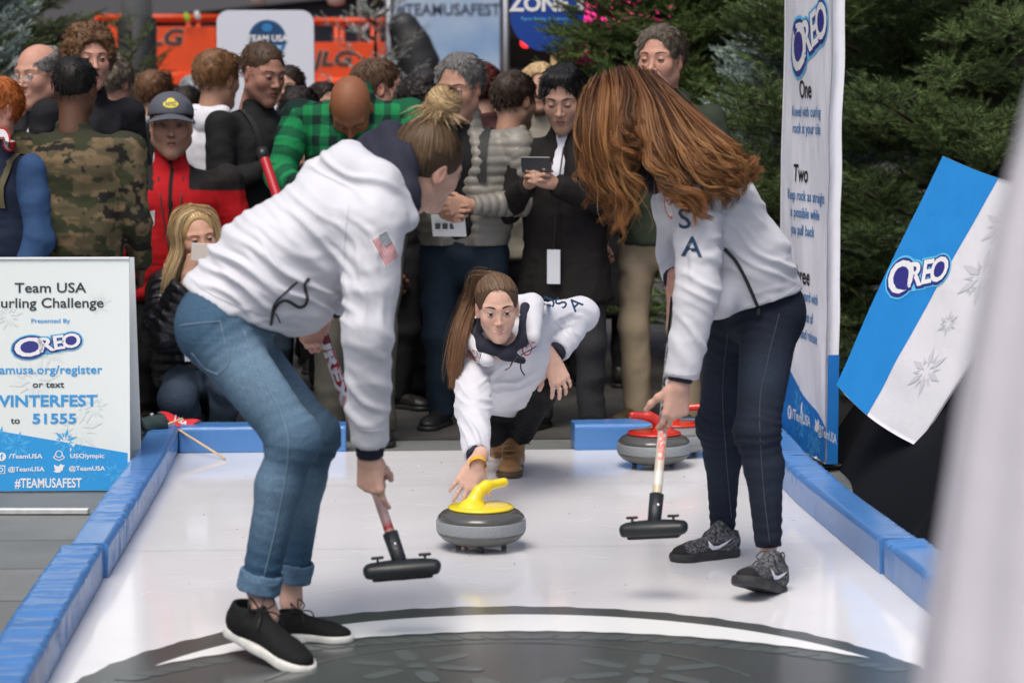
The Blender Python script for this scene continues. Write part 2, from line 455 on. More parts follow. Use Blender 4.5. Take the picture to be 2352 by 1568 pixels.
# ================================================================== GROUND
def brick_ground():
    m = bpy.data.materials.new("stone pavers"); m.use_nodes = True; nt = m.node_tree; b = nt.nodes["Principled BSDF"]; L = nt.links.new
    tc = nt.nodes.new("ShaderNodeTexCoord"); mp = nt.nodes.new("ShaderNodeMapping")
    mp.inputs["Location"].default_value = (.78, -.256, 0); mp.inputs["Rotation"].default_value = (0, 0, R(-2)); L(tc.outputs["Object"], mp.inputs[0])
    br = nt.nodes.new("ShaderNodeTexBrick"); br.offset = 0; br.inputs["Scale"].default_value = 1; br.inputs["Brick Width"].default_value = .95
    br.inputs["Row Height"].default_value = .475; br.inputs["Mortar Size"].default_value = .006; br.inputs["Mortar Smooth"].default_value = .3
    br.inputs["Color1"].default_value = (.15, .16, .155, 1); br.inputs["Color2"].default_value = (.185, .195, .19, 1); br.inputs["Mortar"].default_value = (.035, .033, .03, 1)
    L(mp.outputs[0], br.inputs[0])
    n = nt.nodes.new("ShaderNodeTexNoise"); n.inputs["Scale"].default_value = 3; n.inputs["Detail"].default_value = 9; L(tc.outputs["Object"], n.inputs[0])
    n2 = nt.nodes.new("ShaderNodeTexNoise"); n2.inputs["Scale"].default_value = 220; n2.inputs["Detail"].default_value = 3; L(tc.outputs["Object"], n2.inputs[0])
    r1 = nt.nodes.new("ShaderNodeMapRange"); r1.inputs[3].default_value = .6; r1.inputs[4].default_value = 1.3; L(n.outputs[0], r1.inputs[0])
    r2 = nt.nodes.new("ShaderNodeMapRange"); r2.inputs[3].default_value = .7; r2.inputs[4].default_value = 1.3; L(n2.outputs[0], r2.inputs[0])
    ml = nt.nodes.new("ShaderNodeMath"); ml.operation = 'MULTIPLY'; L(r1.outputs[0], ml.inputs[0]); L(r2.outputs[0], ml.inputs[1])
    mx = nt.nodes.new("ShaderNodeMix"); mx.data_type = 'RGBA'; mx.blend_type = 'MULTIPLY'; mx.inputs[0].default_value = 1
    L(br.outputs[0], mx.inputs[6]); L(ml.outputs[0], mx.inputs[7]); L(mx.outputs[2], b.inputs["Base Color"])
    b.inputs["Roughness"].default_value = .55
    bp = nt.nodes.new("ShaderNodeBump"); bp.inputs["Strength"].default_value = .4; bp.inputs["Distance"].default_value = .004; L(n2.outputs[0], bp.inputs["Height"]); L(bp.outputs[0], b.inputs["Normal"])
    return m
g = mk("ground", [(-120, -20, 0), (120, -20, 0), (120, 200, 0), (-120, 200, 0)], [(0, 1, 2, 3)], brick_ground(), smooth=False); tag(g, kind="structure")

r_ = mk("ground_shade_sheet", [(-2.6, 9.99, .004), (1.9, 10.2, .004), (30, 10.6, .004), (30, 47, .004), (-30, 47, .004), (-30, 12.0, .004)], [(0, 1, 2, 3, 4, 5)], mat("painted ground shade", (.052, .050, .045), .75, var=.3, scale=3, bump=.4, bscale=120), smooth=False); tag(r_, kind="structure")  # sheet over the pavers: shade behind the rink painted in as dark colour
# ---- the white sheet
def sheet_mat():
    m = mat("white plastic sheet", (.76, .765, .785), .16, var=.05, scale=1.7, spec=.55)
    nt = m.node_tree; b = nt.nodes["Principled BSDF"]; L = nt.links.new
    tc = nt.nodes.new("ShaderNodeTexCoord")
    n = nt.nodes.new("ShaderNodeTexNoise"); n.inputs["Scale"].default_value = 6; n.inputs["Detail"].default_value = 8; L(tc.outputs["Object"], n.inputs[0])
    r = nt.nodes.new("ShaderNodeMapRange"); r.inputs[1].default_value = .3; r.inputs[2].default_value = .7; r.inputs[3].default_value = .05; r.inputs[4].default_value = .15; L(n.outputs[0], r.inputs[0]); L(r.outputs[0], b.inputs["Roughness"])
    n3 = nt.nodes.new("ShaderNodeTexNoise"); n3.inputs["Scale"].default_value = 1.6; L(tc.outputs["Object"], n3.inputs[0])
    bp = nt.nodes.new("ShaderNodeBump"); bp.inputs["Strength"].default_value = .12; bp.inputs["Distance"].default_value = .02; L(n3.outputs[0], bp.inputs["Height"]); L(bp.outputs[0], b.inputs["Normal"])
    return m
SZ = .012
bl, brr = gp(392, 1041, SZ), gp(1760, 1024, SZ)
mb = MB(); P = [(-1.5, bl[1] - .06), (-1.12, 3.2), (1.75, 3.2), (brr[0] + .05, brr[1])]
Lp = [gp(395, 1041, SZ)[:2], gp(370, 1119, SZ)[:2], gp(300, 1240, SZ)[:2], gp(249, 1327, SZ)[:2], gp(109, 1568, SZ)[:2], gp(109, 1568, SZ)[:2] + [.09, -1.25]]
Rp = [gp(1720, 1027, SZ)[:2], gp(1783, 1108, SZ)[:2], gp(1914, 1228, SZ)[:2], gp(2021, 1318, SZ)[:2], gp(2176, 1443, SZ)[:2], gp(2176, 1443, SZ)[:2] + [.15, -1.4]]
P = np.array([p - [.06, 0] for p in Lp] + [p + [.06, 0] for p in Rp[::-1]]); m = len(P)
V = [(*p, 0.001) for p in P] + [(*p, SZ) for p in P]
mb.add(V, [list(range(m, 2 * m))] + [(i, (i + 1) % m, m + (i + 1) % m, m + i) for i in range(m)])
rink = mb.build("rink_sheet", sheet_mat()); tag(rink, kind="structure")

# printed emblem on the sheet
def circ3(a, b, c):
    A = 2 * np.array([b - a, c - a]); r_ = np.array([b @ b - a @ a, c @ c - a @ a]); o = np.linalg.solve(A, r_); return o, np.linalg.norm(a - o)
_g = lambda x, y: gp(x, y, SZ)[:2]
EC, ER = circ3(_g(180, 1562), _g(1215, 1392), _g(2180, 1566)); WC, WR = circ3(_g(355, 1530), _g(1215, 1412), _g(2000, 1513)); BC, BR_ = circ3(_g(355, 1530), _g(1215, 1450), _g(2000, 1513))
WC = WC - EC; BC = BC - EC; pe0 = _g(355, 1530) - EC; pe1 = _g(2000, 1513) - EC
em = Art((EC[0], EC[1], SZ), (1, 0, 0), (0, 1, 0))
Mg = mat("emblem grey", (.075, .083, .083), .2, spec=.5, var=.12, scale=3); Ml = mat("emblem light grey", (.100, .119, .119), .22, spec=.5)
Mw = mat("emblem white", (.86, .88, .88), .2)
a = np.linspace(0, 2 * math.pi, 720, endpoint=False); rr = ER * (1 + .004 * np.cos(48 * a) + .0015 * np.cos(96 * a + 1))
em.poly(np.stack([rr * np.cos(a), rr * np.sin(a)], 1), Mg, 1)
def arc(c, r, w=0):
    a0 = math.atan2(*(pe1 - c)[::-1]); a1 = math.atan2(*(pe0 - c)[::-1]); t = np.linspace(a0, a1, 160); rr_ = r * (1 + w * np.cos(90 * t)); return c + np.stack([rr_ * np.cos(t), rr_ * np.sin(t)], 1)
outp = arc(WC, WR); inp = arc(BC, BR_, .0022); inp[0] = outp[0]; inp[-1] = outp[-1]; cb = BC; rb = BR_
em.raw(np.concatenate([outp, inp]), [(i, i + 1, 161 + i, 160 + i) for i in range(159)], Mw, 3.2)
_bk = [0]
def blob(c, ang, l, w, mt, sk=0):
    t = np.linspace(0, 2 * math.pi, 20, endpoint=False); sx = np.sign(np.cos(t)) * np.abs(np.cos(t)) ** .55; sy = np.sign(np.sin(t)) * np.abs(np.sin(t)) ** .55
    x = sx * l / 2; y = sy * w / 2; x = x + sk * y; ca, sa = math.cos(ang), math.sin(ang)
    _bk[0] += 1; em.poly(np.stack([c[0] + ca * x - sa * y, c[1] + sa * x + ca * y], 1), mt, 1.6 + .16 * (_bk[0] % 7))
for k in range(44):
    t = R(30 + k * 120 / 43); r_ = rb - .06; c = cb + np.array([math.cos(t), math.sin(t)]) * r_
    if np.hypot(*c) > ER * .93: continue
    blob(c, t - math.pi / 2, .062, .062, Ml, sk=.55 * (1 if t < 1.57 else -1))
for k in range(26):
    t = R(28 + k * 5.0); blob(np.array([math.cos(t), math.sin(t)]) * ER * .60, t - math.pi / 2, .10 if k % 3 else .04, .014, Ml)
for (cx, cy, r_) in ((.34, .36, .22), (-.25, .42, .2), (.02, .10, .24), (.72, .02, .2), (-.68, .05, .2), (-.45, -.2, .2), (.42, -.22, .2)):
    for k in range(6):
        t = k * math.pi / 3 + cx; blob((cx + math.cos(t) * r_ * .6, cy + math.sin(t) * r_ * .6), t, r_ * .62, r_ * .24, Ml)
    blob((cx, cy), 0, .05, .05, Ml)
o = em.build("emblem_print", rink, step=.0008)
# seams and scratches of the sheet
sc_ = Art((0, 0, SZ), (1, 0, 0), (0, 1, 0)); Msc = mat("scratch", (.86, .87, .88), .3); Msm = mat("seam", (.42, .43, .45), .4)
for Y_ in (7.62, 8.87): sc_.poly([(-1.3, Y_ - .07), (1.15, Y_ + .07), (1.15, Y_ + .0725), (-1.3, Y_ - .0675)], Msm, 1)
for k in range(150):
    c = np.array([RNG.uniform(-1.1, 1.0), RNG.uniform(6.9, 9.6)]); an = RNG.normal(0, .5); l = RNG.uniform(.02, .16) * (1 + (k % 17 == 0) * 2)
    d = np.array([math.cos(an), math.sin(an)]) * l / 2; w_ = np.array([-d[1], d[0]]) / np.linalg.norm(d) * .0012; sc_.poly([c - d, c + w_, c + d, c - w_], Msc, 1)
for k in range(70):
    c = np.array([RNG.uniform(-1.1, 1.0), RNG.uniform(6.9, 9.6)]); sc_.disc(c, RNG.uniform(.0015, .004), Mg, 1, 6)
sc_.build("scratch_marks", rink, step=.0008)

# ================================================================== BLUE PADDED RAILS
Mrail = mat("blue vinyl", srgb(76, 126, 186), .24, var=.06, scale=5, spec=.6, bump=.25, bscale=14, bdist=.01)
def rail(label, pts, side, w=.118, h=.108, fold=1., seed=0, group="blue padded kerb blocks round the curling sheet", smoothends=True):
    side = -side; pts = np.array([(p[0], p[1]) for p in pts]); L_ = np.concatenate([[0], np.cumsum(np.linalg.norm(np.diff(pts, axis=0), axis=1))])
    n = max(12, int(L_[-1] / .009)); path = spline(np.c_[pts, np.zeros(len(pts))], n)[:, :2]
    T = np.gradient(path, axis=0); T /= np.linalg.norm(T, axis=1)[:, None]; N = np.stack([T[:, 1], -T[:, 0]], 1) * side   # N points outward
    sec = []; b = .010                         # section (d outward, z), from the inner foot round to the outer foot
    def seg(p, q, k):
        for t in np.linspace(0, 1, k, endpoint=False): sec.append(lerp(np.array(p), np.array(q), t))
    z0 = SZ + .001
    seg((0, z0), (0, z0 + h - b), 9); seg((0, z0 + h - b), (b, z0 + h), 3); seg((b, z0 + h), (w - b, z0 + h), 9)
    seg((w - b, z0 + h), (w, z0 + h - b), 3); seg((w, z0 + h - b), (w, z0), 8); sec.append(np.array([w, z0])); sec = np.array(sec)
    Ns = np.gradient(sec, axis=0); Ns = np.stack([-Ns[:, 1], Ns[:, 0]], 1); Ns /= np.linalg.norm(Ns, axis=1)[:, None] + 1e-9
    s = np.linspace(0, L_[-1], n)[:, None] + seed * 3.1; c = np.linspace(0, 1, len(sec))[None, :]
    S_, C_ = np.broadcast_arrays(s, c); top = (C_ > .36) & (C_ < .64)
    wrp = vnoise(np.stack([S_ * 7, C_ * 9, 0 * S_ + seed], -1)) * .35
    f = 1 - np.abs(vnoise(np.stack([(S_ + wrp * .05) * 34, C_ * np.where(top, 2.2, 1.6), 0 * S_ + seed + 5], -1))) * 2
    f2 = 1 - np.abs(vnoise(np.stack([(S_ + wrp * .05) * 75, C_ * 2.5, 0 * S_ + seed + 9], -1))) * 2
    msk = np.clip(vnoise(np.stack([S_ * 2.2, C_ * 2, 0 * S_ + seed + 2], -1)) + .55, 0, 1.2)
    D = fold * msk * (f * .0048 + f2 * .0016) + vnoise(np.stack([S_ * 3, C_ * 3, 0 * S_ + 31 + seed], -1)) * .003
    D *= np.clip(np.minimum(C_, 1 - C_) * 12, 0, 1) * .9
    Q = sec[None] + Ns[None] * -D[..., None] * -1
    V = np.zeros((n, len(sec), 3)); V[..., :2] = path[:, None] + N[:, None] * Q[..., :1]; V[..., 2] = Q[..., 1]
    m = len(sec); F = [(i * m + j, (i + 1) * m + j, (i + 1) * m + j + 1, i * m + j + 1) for i in range(n - 1) for j in range(m - 1)]
    F.append(list(range(m))); F.append([(n - 1) * m + j for j in range(m)][::-1])
    o = mk("padded_rail", V.reshape(-1, 3), F, Mrail, None, True)
    try:
        for p in list(o.data.polygons)[-2:]: p.use_smooth = False
    except Exception: pass
    return tag(o, label, "padded rail", group)
g_ = lambda x, y: gp(x, y, SZ)
rail("long blue padded rail on the left side beside the text board", [g_(405, 1037) + [0, .12, 0], g_(370, 1119), g_(300, 1240), g_(249, 1327)], -1, seed=1)
rail("nearest blue padded rail on the left, running off the bottom edge of the photo", [g_(249, 1327) + [-.012, -.008, 0], g_(109, 1568), g_(109, 1568) + [.1, -1.3, 0]], -1, w=.13, seed=2)
A_, B_ = g_(412, 1040), g_(795, 1037)
rail("smooth blue end rail at the back left, under the red pennant", [A_, B_], 1, w=.16, fold=.12, seed=3)
A_, B_ = g_(1320, 1034), g_(1640, 1030)
rail("smooth blue end rail at the back right, behind the red handled stones", [A_, B_], 1, w=.16, fold=.12, seed=4)
rail("farthest blue padded rail on the right side, beside the tall white banner", [g_(1700, 1026) + [.02, .25, 0], g_(1745, 1060), g_(1783, 1108)], 1, seed=5, w=.125)
rail("long wrinkled blue rail on the right side beside the walking woman", [g_(1786, 1110), g_(1835, 1160), g_(1914, 1228), g_(2021, 1318)], 1, seed=6, w=.125)
rail("nearest blue padded rail on the right, partly hidden by the blurred white drape", [g_(2029, 1320), g_(2176, 1443), g_(2176, 1443) + [.16, -1.5, 0]], 1, seed=7, w=.135)

# aluminium straight edge on the pavement
a_, b_ = gp(-60, 1181), gp(205, 1180); mb = MB(); mb.box((a_ + b_) / 2 + [0, 0, .012], (np.linalg.norm(b_ - a_) / 2, .016, .010), bev=.003)
mb.build("metal_bar", mat("dull aluminium", (.55, .57, .56), .45, .3, var=.12, scale=40)).name = "metal_bar"
tag(bpy.data.objects["metal_bar"], "thin silver metal bar lying on the pavers in front of the text board", "metal bar")

# ================================================================== WRITTEN BOARD ON THE LEFT
root = empty("text_board", "white A-frame board with black and blue lettering and a blue snowflake foot", "sign board")
c0 = gp(-75, 1139); c1 = gp(240, 1137); ux = V3(1, .035, 0); ux /= np.linalg.norm(ux)
BW = .60; BH = .875; o0 = V3(at(298, 1137, 8.76)[0] - .60, 8.752, .005); lean = R(4.5)
up = V3(-ux[1] * 0, math.sin(lean), math.cos(lean)); n_ = -np.cross(ux, up) * -1
n_ = nrm(np.cross(ux, up))
mb = MB(); Mx = np.stack([ux, nrm(np.cross(up, ux)), up], 1)
mb.box(o0 + ux * BW / 2 + up * BH / 2 - n_ * .006, (BW / 2, .005, BH / 2), Mx); mb.build("front_panel", mat("board white", srgb(221, 228, 226), .55), root)
Mx2 = np.stack([ux, nrm(np.cross(V3(0, -.12, 1), ux)), nrm(V3(0, -.12, 1))], 1)
mb = MB(); mb.box(o0 + ux * BW / 2 + V3(0, .24, BH / 2), (BW / 2, .005, BH / 2 - .004), Mx2); mb.build("rear_panel", mat("board white rear", srgb(214, 219, 219), .6), root)
mb = MB(); mb.box(o0 + ux * BW / 2 + up * BH + V3(0, .006, .002), (BW / 2, .012, .004), Mx); mb.build("top_edge", M['white'], root)
# local units: u metres from the photo's x = 118 centre line, v from the foot
sc_px = 8.78 / FPX
def bu(px): return (px - 118) * sc_px
ctr = at(118, 1137, 8.76); ar = Art(V3(ctr[0], 8.752 + (ctr[0] - o0[0]) * .035 + .0004, .004), ux, up, -nrm(np.cross(up, ux)) * 1.)
ar.n = nrm(np.cross(ux, up)); ar.n = ar.n if ar.n[1] < 0 else -ar.n
def bv(py): return (1137 - py) * sc_px * 1.0
x0, x1 = bu(-66), bu(294)
ar.poly([(x0, .002), (x1, .002), (x1, bv(1049)), (bu(-66), bv(985))], M['sky'], 1)
for (x, y, r_, st) in ((40, 1030, 34, 0), (150, 1020, 30, 0), (205, 1100, 20, 1), (262, 1095, 26, 0), (95, 1110, 24, 1), (250, 1060, 18, 1), (0, 1010, 26, 0), (180, 1050, 24, 0), (-40, 1090, 30, 0)):
    ar.flake((bu(x), bv(y)), r_ * sc_px, mat("flake", srgb(70, 170, 228), .5) if 'flk' not in M else M['flk'], 2, .3, st)
for (x, y, r_) in ((80, 880, 60), (230, 700, 30), (180, 990, 60), (20, 730, 36), (120, 810, 40), (215, 940, 36)): ar.flake((bu(x), bv(y)), r_ * sc_px, M['pale'], 1, .2, 0)
def T(t, px, py, h, mt, bold=.012, xs=1.22, rot=0, al='CENTER'): ar.text(t, (bu(px), bv(py)), h * sc_px / .72 * 1.0, mt, 3, bold, xs, al, rot)
T("Team USA", 118, 676, 23, M['ink'], .012, 1.17); T("Curling Challenge", 109, 711, 23, M['ink'], .012, 1.15)
T("Presented By", 118, 746, 9.5, M['cyan'], .012, 1.28); T("teamusa.org/register", 105, 864, 20, M['cyan'], .012, 1.14)
T("or text", 112, 896, 15, M['ink'], .015, 1.22); T("WINTERFEST", 102, 939, 26, M['cyan'], .026, 1.17)
T("to", 36, 979, 15, M['ink'], .015, 1.15); T("51555", 126, 979, 23, M['cyan'], .026, 1.3)
ar.cookie((bu(118), bv(798)), 140 * sc_px, (M['halo'], M['navyp'], M['white']), 3, .14, .82)
T("/TeamUSA", 59, 1060, 10.5, M['white'], .02, 1.2); T("USOlympic", 201, 1060, 10.5, M['white'], .02, 1.2)
T("@TeamUSA", 60, 1090, 10.5, M['white'], .02, 1.12); T("@TeamUSA", 200, 1089, 10.5, M['white'], .02, 1.12)
T("#TEAMUSAFEST", 111, 1128, 22, M['white'], .02, .72)
def ico(ar, U, Vv, s, kind, mt, bgm, lay=3):
    c = np.array([U, Vv])
    if kind == 'f': ar.disc(c, s, mt, lay); ar.text("f", c - [0, s * .55], s * 1.7, bgm, lay + 1, .04)
    if kind == 'i': ar.poly(c + np.array([(-1, -1), (1, -1), (1, 1), (-1, 1)]) * s * .9, mt, lay); ar.poly(c + np.array([(-1, -1), (1, -1), (1, 1), (-1, 1)]) * s * .72, bgm, lay + 1); ar.ring(c, s * .3, s * .48, mt, lay + 2)
    if kind == 't': ar.poly(c + np.array([(-1.1, -.55), (-.6, -.8), (.1, -.8), (.7, -.3), (.85, .3), (1.15, .6), (.8, .65), (.45, .85), (.1, .75), (0, .35), (-.5, .5), (-.95, .8), (-.95, .35), (-.8, .1), (-.9, -.05), (-.65, -.3)]) * s, mt, lay)
    if kind == 's': ar.ring(c + [0, s * .25], s * .5, s * .66, mt, lay); ar.line(c + np.array([(-.6, .2), (-.7, -.1), (-1, -.25), (-.7, -.6), (-.3, -.75), (0, -.9), (.3, -.75), (.7, -.6), (1, -.25), (.7, -.1), (.6, .2)]) * s, s * .16, mt, lay)
ico(ar, bu(4), bv(1056), 10 * sc_px, 'f', M['white'], M['sky']); ico(ar, bu(136), bv(1054), 13 * sc_px, 's', M['white'], M['sky'])
ico(ar, bu(2), bv(1086), 11 * sc_px, 'i', M['white'], M['sky']); ico(ar, bu(136), bv(1084), 12 * sc_px, 't', M['white'], M['sky'])
ar.build("lettering", root, step=.0006)

# ================================================================== TALL WHITE BANNER
root = empty("banner_stand", "tall white fabric banner with instructions and a blue snowflake foot, beside the big fir", "banner")
BL = V3(1.135, 9.93, 0); BR = V3(1.243, 9.22, 0); W_ = BR - BL; bw = np.linalg.norm(W_); bu_ = W_ / bw; bn = V3(bu_[1], -bu_[0], 0); bn = bn if bn[0] < 0 else -bn
Mfab = mat("banner fabric", (.74, .745, .80), .65, bump=.35, bscale=9, stretch=(1, 1, .35), bdist=.03); Mfb = mat("banner blue", srgb(20, 112, 190), .6, bump=.2, bscale=9, bdist=.02)
Htop = 2.35; DZ = .035
def bz(px_frac, py):   # height of photo row py on the banner face at fraction u
    Y_ = lerp(BL[1], BR[1], px_frac); return at(1850, py, Y_)[2]
def warpB(Wp, P):
    return Wp + bn * (.006 * np.sin(P[:, 0] * 9 + P[:, 1] * 3.0) * np.sin(P[:, 1] * 4.2) + .004 * vnoise(np.c_[P[:, 0] * 14, P[:, 1] * 5, P[:, 0] * 0]))[:, None]
nu, nv = 40, 120; uu, vv = np.meshgrid(np.linspace(0, bw, nu), np.linspace(DZ, Htop, nv), indexing='ij'); Pg = np.stack([uu.ravel(), vv.ravel()], 1)
Wg = warpB(BL + Pg[:, :1] * bu_ + Pg[:, 1:] * V3(0, 0, 1), Pg)
Fg = np.array([(i * nv + j, (i + 1) * nv + j, (i + 1) * nv + j + 1, i * nv + j + 1) for i in range(nu - 1) for j in range(nv - 1)])
back = Wg - bn * .05; n0 = len(Wg)
rim = [i * nv for i in range(nu)] + [(nu - 1) * nv + j for j in range(1, nv)] + [i * nv + nv - 1 for i in range(nu - 2, -1, -1)] + [j for j in range(nv - 2, 0, -1)]
Fr = np.array([(rim[i], rim[(i + 1) % len(rim)], rim[(i + 1) % len(rim)] + n0, rim[i] + n0) for i in range(len(rim))])
mk("fabric", np.concatenate([Wg, back]), [Fg, Fg[:, ::-1] + n0, Fr], Mfab, root, True)
ab = Art(BL, bu_, V3(0, 0, 1), bn); ab.warp = warpB
def bpx(px, py):       # (u, v) on the face for a photo pixel
    a = (px - 1176) / FPX; cp, sp = math.cos(PITCH), math.sin(PITCH); b = (784 - py) / FPX
    d = V3(a, cp + b * sp, b * cp - sp); O = V3(0, 0, CAMH); t = (BL - O).dot(bn) / d.dot(bn); p = O + d * t
    return np.array([(p - BL).dot(bu_), p[2]])
lo_ = bpx(1802, 815); hi_ = bpx(1903, 988)
# blue foot with a wavy diagonal top
pts = [np.array([0.004, DZ + .004]), np.array([bw - .004, DZ + .004]), np.array([bw - .004, hi_[1] - .04])]
for t in np.linspace(1, 0, 14): pts.append(np.array([lerp(.004, bw - .004, t), lerp(lo_[1] + .02, hi_[1], t ** .85) + .012 * math.sin(t * 9)]))
ab.poly(pts, Mfb, 1)
Mfl = mat("banner flake", srgb(62, 150, 214), .6)
for k in range(16):
    u_ = RNG.uniform(.06, bw - .06); top_ = lerp(lo_[1], hi_[1], (u_ / bw) ** .85) - .05; v_ = RNG.uniform(DZ + .04, top_)
    ab.flake((u_, v_), RNG.uniform(.03, .07), Mfl, 2, .3, k % 2)
def TB(t, px, py, h, mt, bold=.01, xs=1., dy=0):
    u, v = bpx(px, py); ab.text(t, (u, v), h, mt, 3, bold, xs)
hz = lambda hpx: hpx * 9.55 / FPX / .72 * 1.18
def flush(nm):
    ab.build(nm, root, step=.0009, sub=.09); ab.parts = []
flush("foot_print"); TB("One", 1851, 225, hz(35), M['black'], .018, 1.0); flush("lettering"); TB("Kneel with curling", 1852, 268, hz(21), M['txtblue'], .012, .98); TB("rock at your side", 1853, 307, hz(21), M['txtblue'], .012, .98)
flush("lettering"); TB("Two", 1840, 417, hz(34), M['black'], .018, 1.0); flush("lettering"); TB("Keep rock as straight", 1851, 462, hz(21), M['txtblue'], .012, .98); TB("as possible while", 1848, 501, hz(21), M['txtblue'], .012, .95); TB("you pull back", 1843, 540, hz(21), M['txtblue'], .012, .95)
flush("lettering"); TB("Three", 1841, 650, hz(34), M['black'], .018, 1.0); flush("lettering"); TB("Push forward with", 1846, 690, hz(21), M['txtblue'], .012, .98); TB("a slight twist of", 1840, 735, hz(21), M['txtblue'], .012, .98); TB("handle and release", 1846, 778, hz(21), M['txtblue'], .012, .95)
flush("lettering"); uv = bpx(1862, 86); ab.cookie(uv, .45, (M['halo'], M['navyp'], M['white']), 3, .30, 1.12)
flush("logo"); u1, v1 = bpx(1812, 945); ico(ab, u1 + .02, v1, .03, 'f', M['white'], Mfb); ab.text("/TeamUSA", (u1 + .19, v1 - .02), .06, M['white'], 3, .02)
ico(ab, u1 + .42, v1 - .0, .034, 't', M['white'], Mfb); ab.text("@TeamUSA", (u1 + .58, v1 - .03), .055, M['white'], 3, .02)
ico(ab, u1 + .03, v1 - .16, .03, 'i', M['white'], Mfb); ab.text("@TeamUSA", (u1 + .2, v1 - .18), .055, M['white'], 3, .02)
ico(ab, u1 + .42, v1 - .17, .03, 's', M['white'], Mfb); ab.text("USOlympic", (u1 + .58, v1 - .2), .055, M['white'], 3, .02)
ab.build("lettering", root, step=.0009, sub=.09)
# side strip of blue
e0 = BR; zt = at(1908, 815, 9.22)[2]; mb = MB(); q = BR + bu_ * .0035
mb.add([q - bn * .003 + V3(0, 0, DZ), q - bn * .049 + V3(0, 0, DZ), q - bn * .049 + V3(0, 0, zt), q - bn * .003 + V3(0, 0, zt)], [(0, 1, 2, 3)]); mb.build("side_strip", Mfb, root)
mb = MB()
for p in (BL + bu_ * .08, BR - bu_ * .08):
    mb = MB(); p = p - bn * .025; mb.tube([p + V3(0, 0, .02), p + V3(0, 0, DZ + .02)], .012, 8); mb.box(p + V3(0, 0, .014), (.16, .02, .008), bev=.003); mb.build("stand_foot", M['blackp'], root)

# ================================================================== LEANING BANNER
root = empty("leaning_banner", "blue and white fabric banner tilted over on a black stand at the right", "banner")
q0 = at(1920, 883, 8.9); q1 = at(2102, 1021, 8.3); qt = at(2164, 357, 8.83)
eu = nrm(q1 - q0); ev = nrm((qt - q0) - eu * (qt - q0).dot(eu)); LW = np.linalg.norm(q1 - q0); LH = np.linalg.norm(qt - q0); en = nrm(np.cross(eu, ev)); en = en if en[1] < 0 else -en
LW2 = LW * 1.02
def warpL(Wp, P):
    x = P[:, 0] / LW2; y = P[:, 1] / LH
    dl_ = eu * .20 + ev * .085; Wp = Wp + (x * y)[:, None] * dl_
    sag = .012 * np.sin(y * math.pi) * (np.abs(x - .5) * 2) ** 2
    return Wp + en * (.008 * np.sin(x * 3.1 + 1) * np.sin(y * 2.6) + .003 * vnoise(np.c_[P * 9, P[:, :1] * 0]))[:, None] + ev * (-.022 * np.sin(x * math.pi) * (1 - y) + .02 * np.sin(x * math.pi) * y * -1)[:, None] * 1.0
nu, nv = 40, 60; uu, vv = np.meshgrid(np.linspace(0, LW2, nu), np.linspace(0, LH, nv), indexing='ij'); Pg = np.stack([uu.ravel(), vv.ravel()], 1)
Wg = warpL(q0 + Pg[:, :1] * eu + Pg[:, 1:] * ev, Pg); Fg = np.array([(i * nv + j, (i + 1) * nv + j, (i + 1) * nv + j + 1, i * nv + j + 1) for i in range(nu - 1) for j in range(nv - 1)])
n0 = len(Wg); rim = [i * nv for i in range(nu)] + [(nu - 1) * nv + j for j in range(1, nv)] + [i * nv + nv - 1 for i in range(nu - 2, -1, -1)] + [j for j in range(nv - 2, 0, -1)]
Fr = np.array([(rim[i], rim[(i + 1) % len(rim)], rim[(i + 1) % len(rim)] + n0, rim[i] + n0) for i in range(len(rim))])
mk("fabric", np.concatenate([Wg, Wg - en * .006]), [Fg, Fg[:, ::-1] + n0, Fr], mat("leaning banner white", (.68, .685, .72), .65, bump=.25, bscale=10, bdist=.02), root)
al = Art(q0, eu, ev, en); al.warp = warpL
def lpx(px, py):
    a = (px - 1176) / FPX; cp, sp = math.cos(PITCH), math.sin(PITCH); b = (784 - py) / FPX
    d = V3(a, cp + b * sp, b * cp - sp); O = V3(0, 0, CAMH); t = (q0 - O).dot(en) / d.dot(en); p = O + d * t - q0
    return np.array([p.dot(eu), p.dot(ev)])
dA, dB = lpx(2003, 931), lpx(2262, 404)
Mlb = mat("leaning banner blue", srgb(30, 132, 206), .6, bump=.25, bscale=10, bdist=.02)
dA[1] = 0; xB = dA[0] + (dB[0] - dA[0]) * (LH - dA[1]) / (dB[1] - dA[1])
al.poly([(.001, .001), dA + [0, .001], (min(xB, LW2), LH - .001), (.001, LH - .001)], Mlb, 1)
al.cookie(lpx(2108, 628), .285, (M['halo'], M['navyp'], M['white']), 3, .48, 1.15)
Mgf = M['greyp']
for (x, y, r_, st) in ((2118, 845, .095, 0), (2158, 735, .05, 0), (2220, 632, .11, 0), (2212, 618, .02, 0), (2200, 660, .02, 0), (2262, 515, .10, 0)): al.flake(lpx(x, y), r_, Mgf, 2, .9, st)
al.build("lettering", root, step=.0008, sub=.08)
mb = MB(); bb_ = q1 - en * .03
mb.box(q1 - en * .02 + V3(.02, .02, -.02), (.03, .03, .022), bev=.006); mb.tube([bb_, bb_ + V3(.34, .12, .12)], .011, 8); mb.tube([bb_ + V3(.1, .03, .06), bb_ + V3(.4, .25, -.1)], .007, 8)
mb.tube([bb_ + V3(.3, .10, .11), (bb_[0] + .42, bb_[1] + .3, 0.02)], .012, 8)
m_ = (q0 + q1) / 2 + ev * .45 - en * .035; mb.tube([q0 - en * .035 + eu * .3, q0 - en * .035 + eu * .3 + ev * LH * .9], .009, 8); mb.tube([m_, (m_[0] + .45, m_[1] + .25, .03)], .012, 8)
mb.build("stand", M['blackp'], root, True)

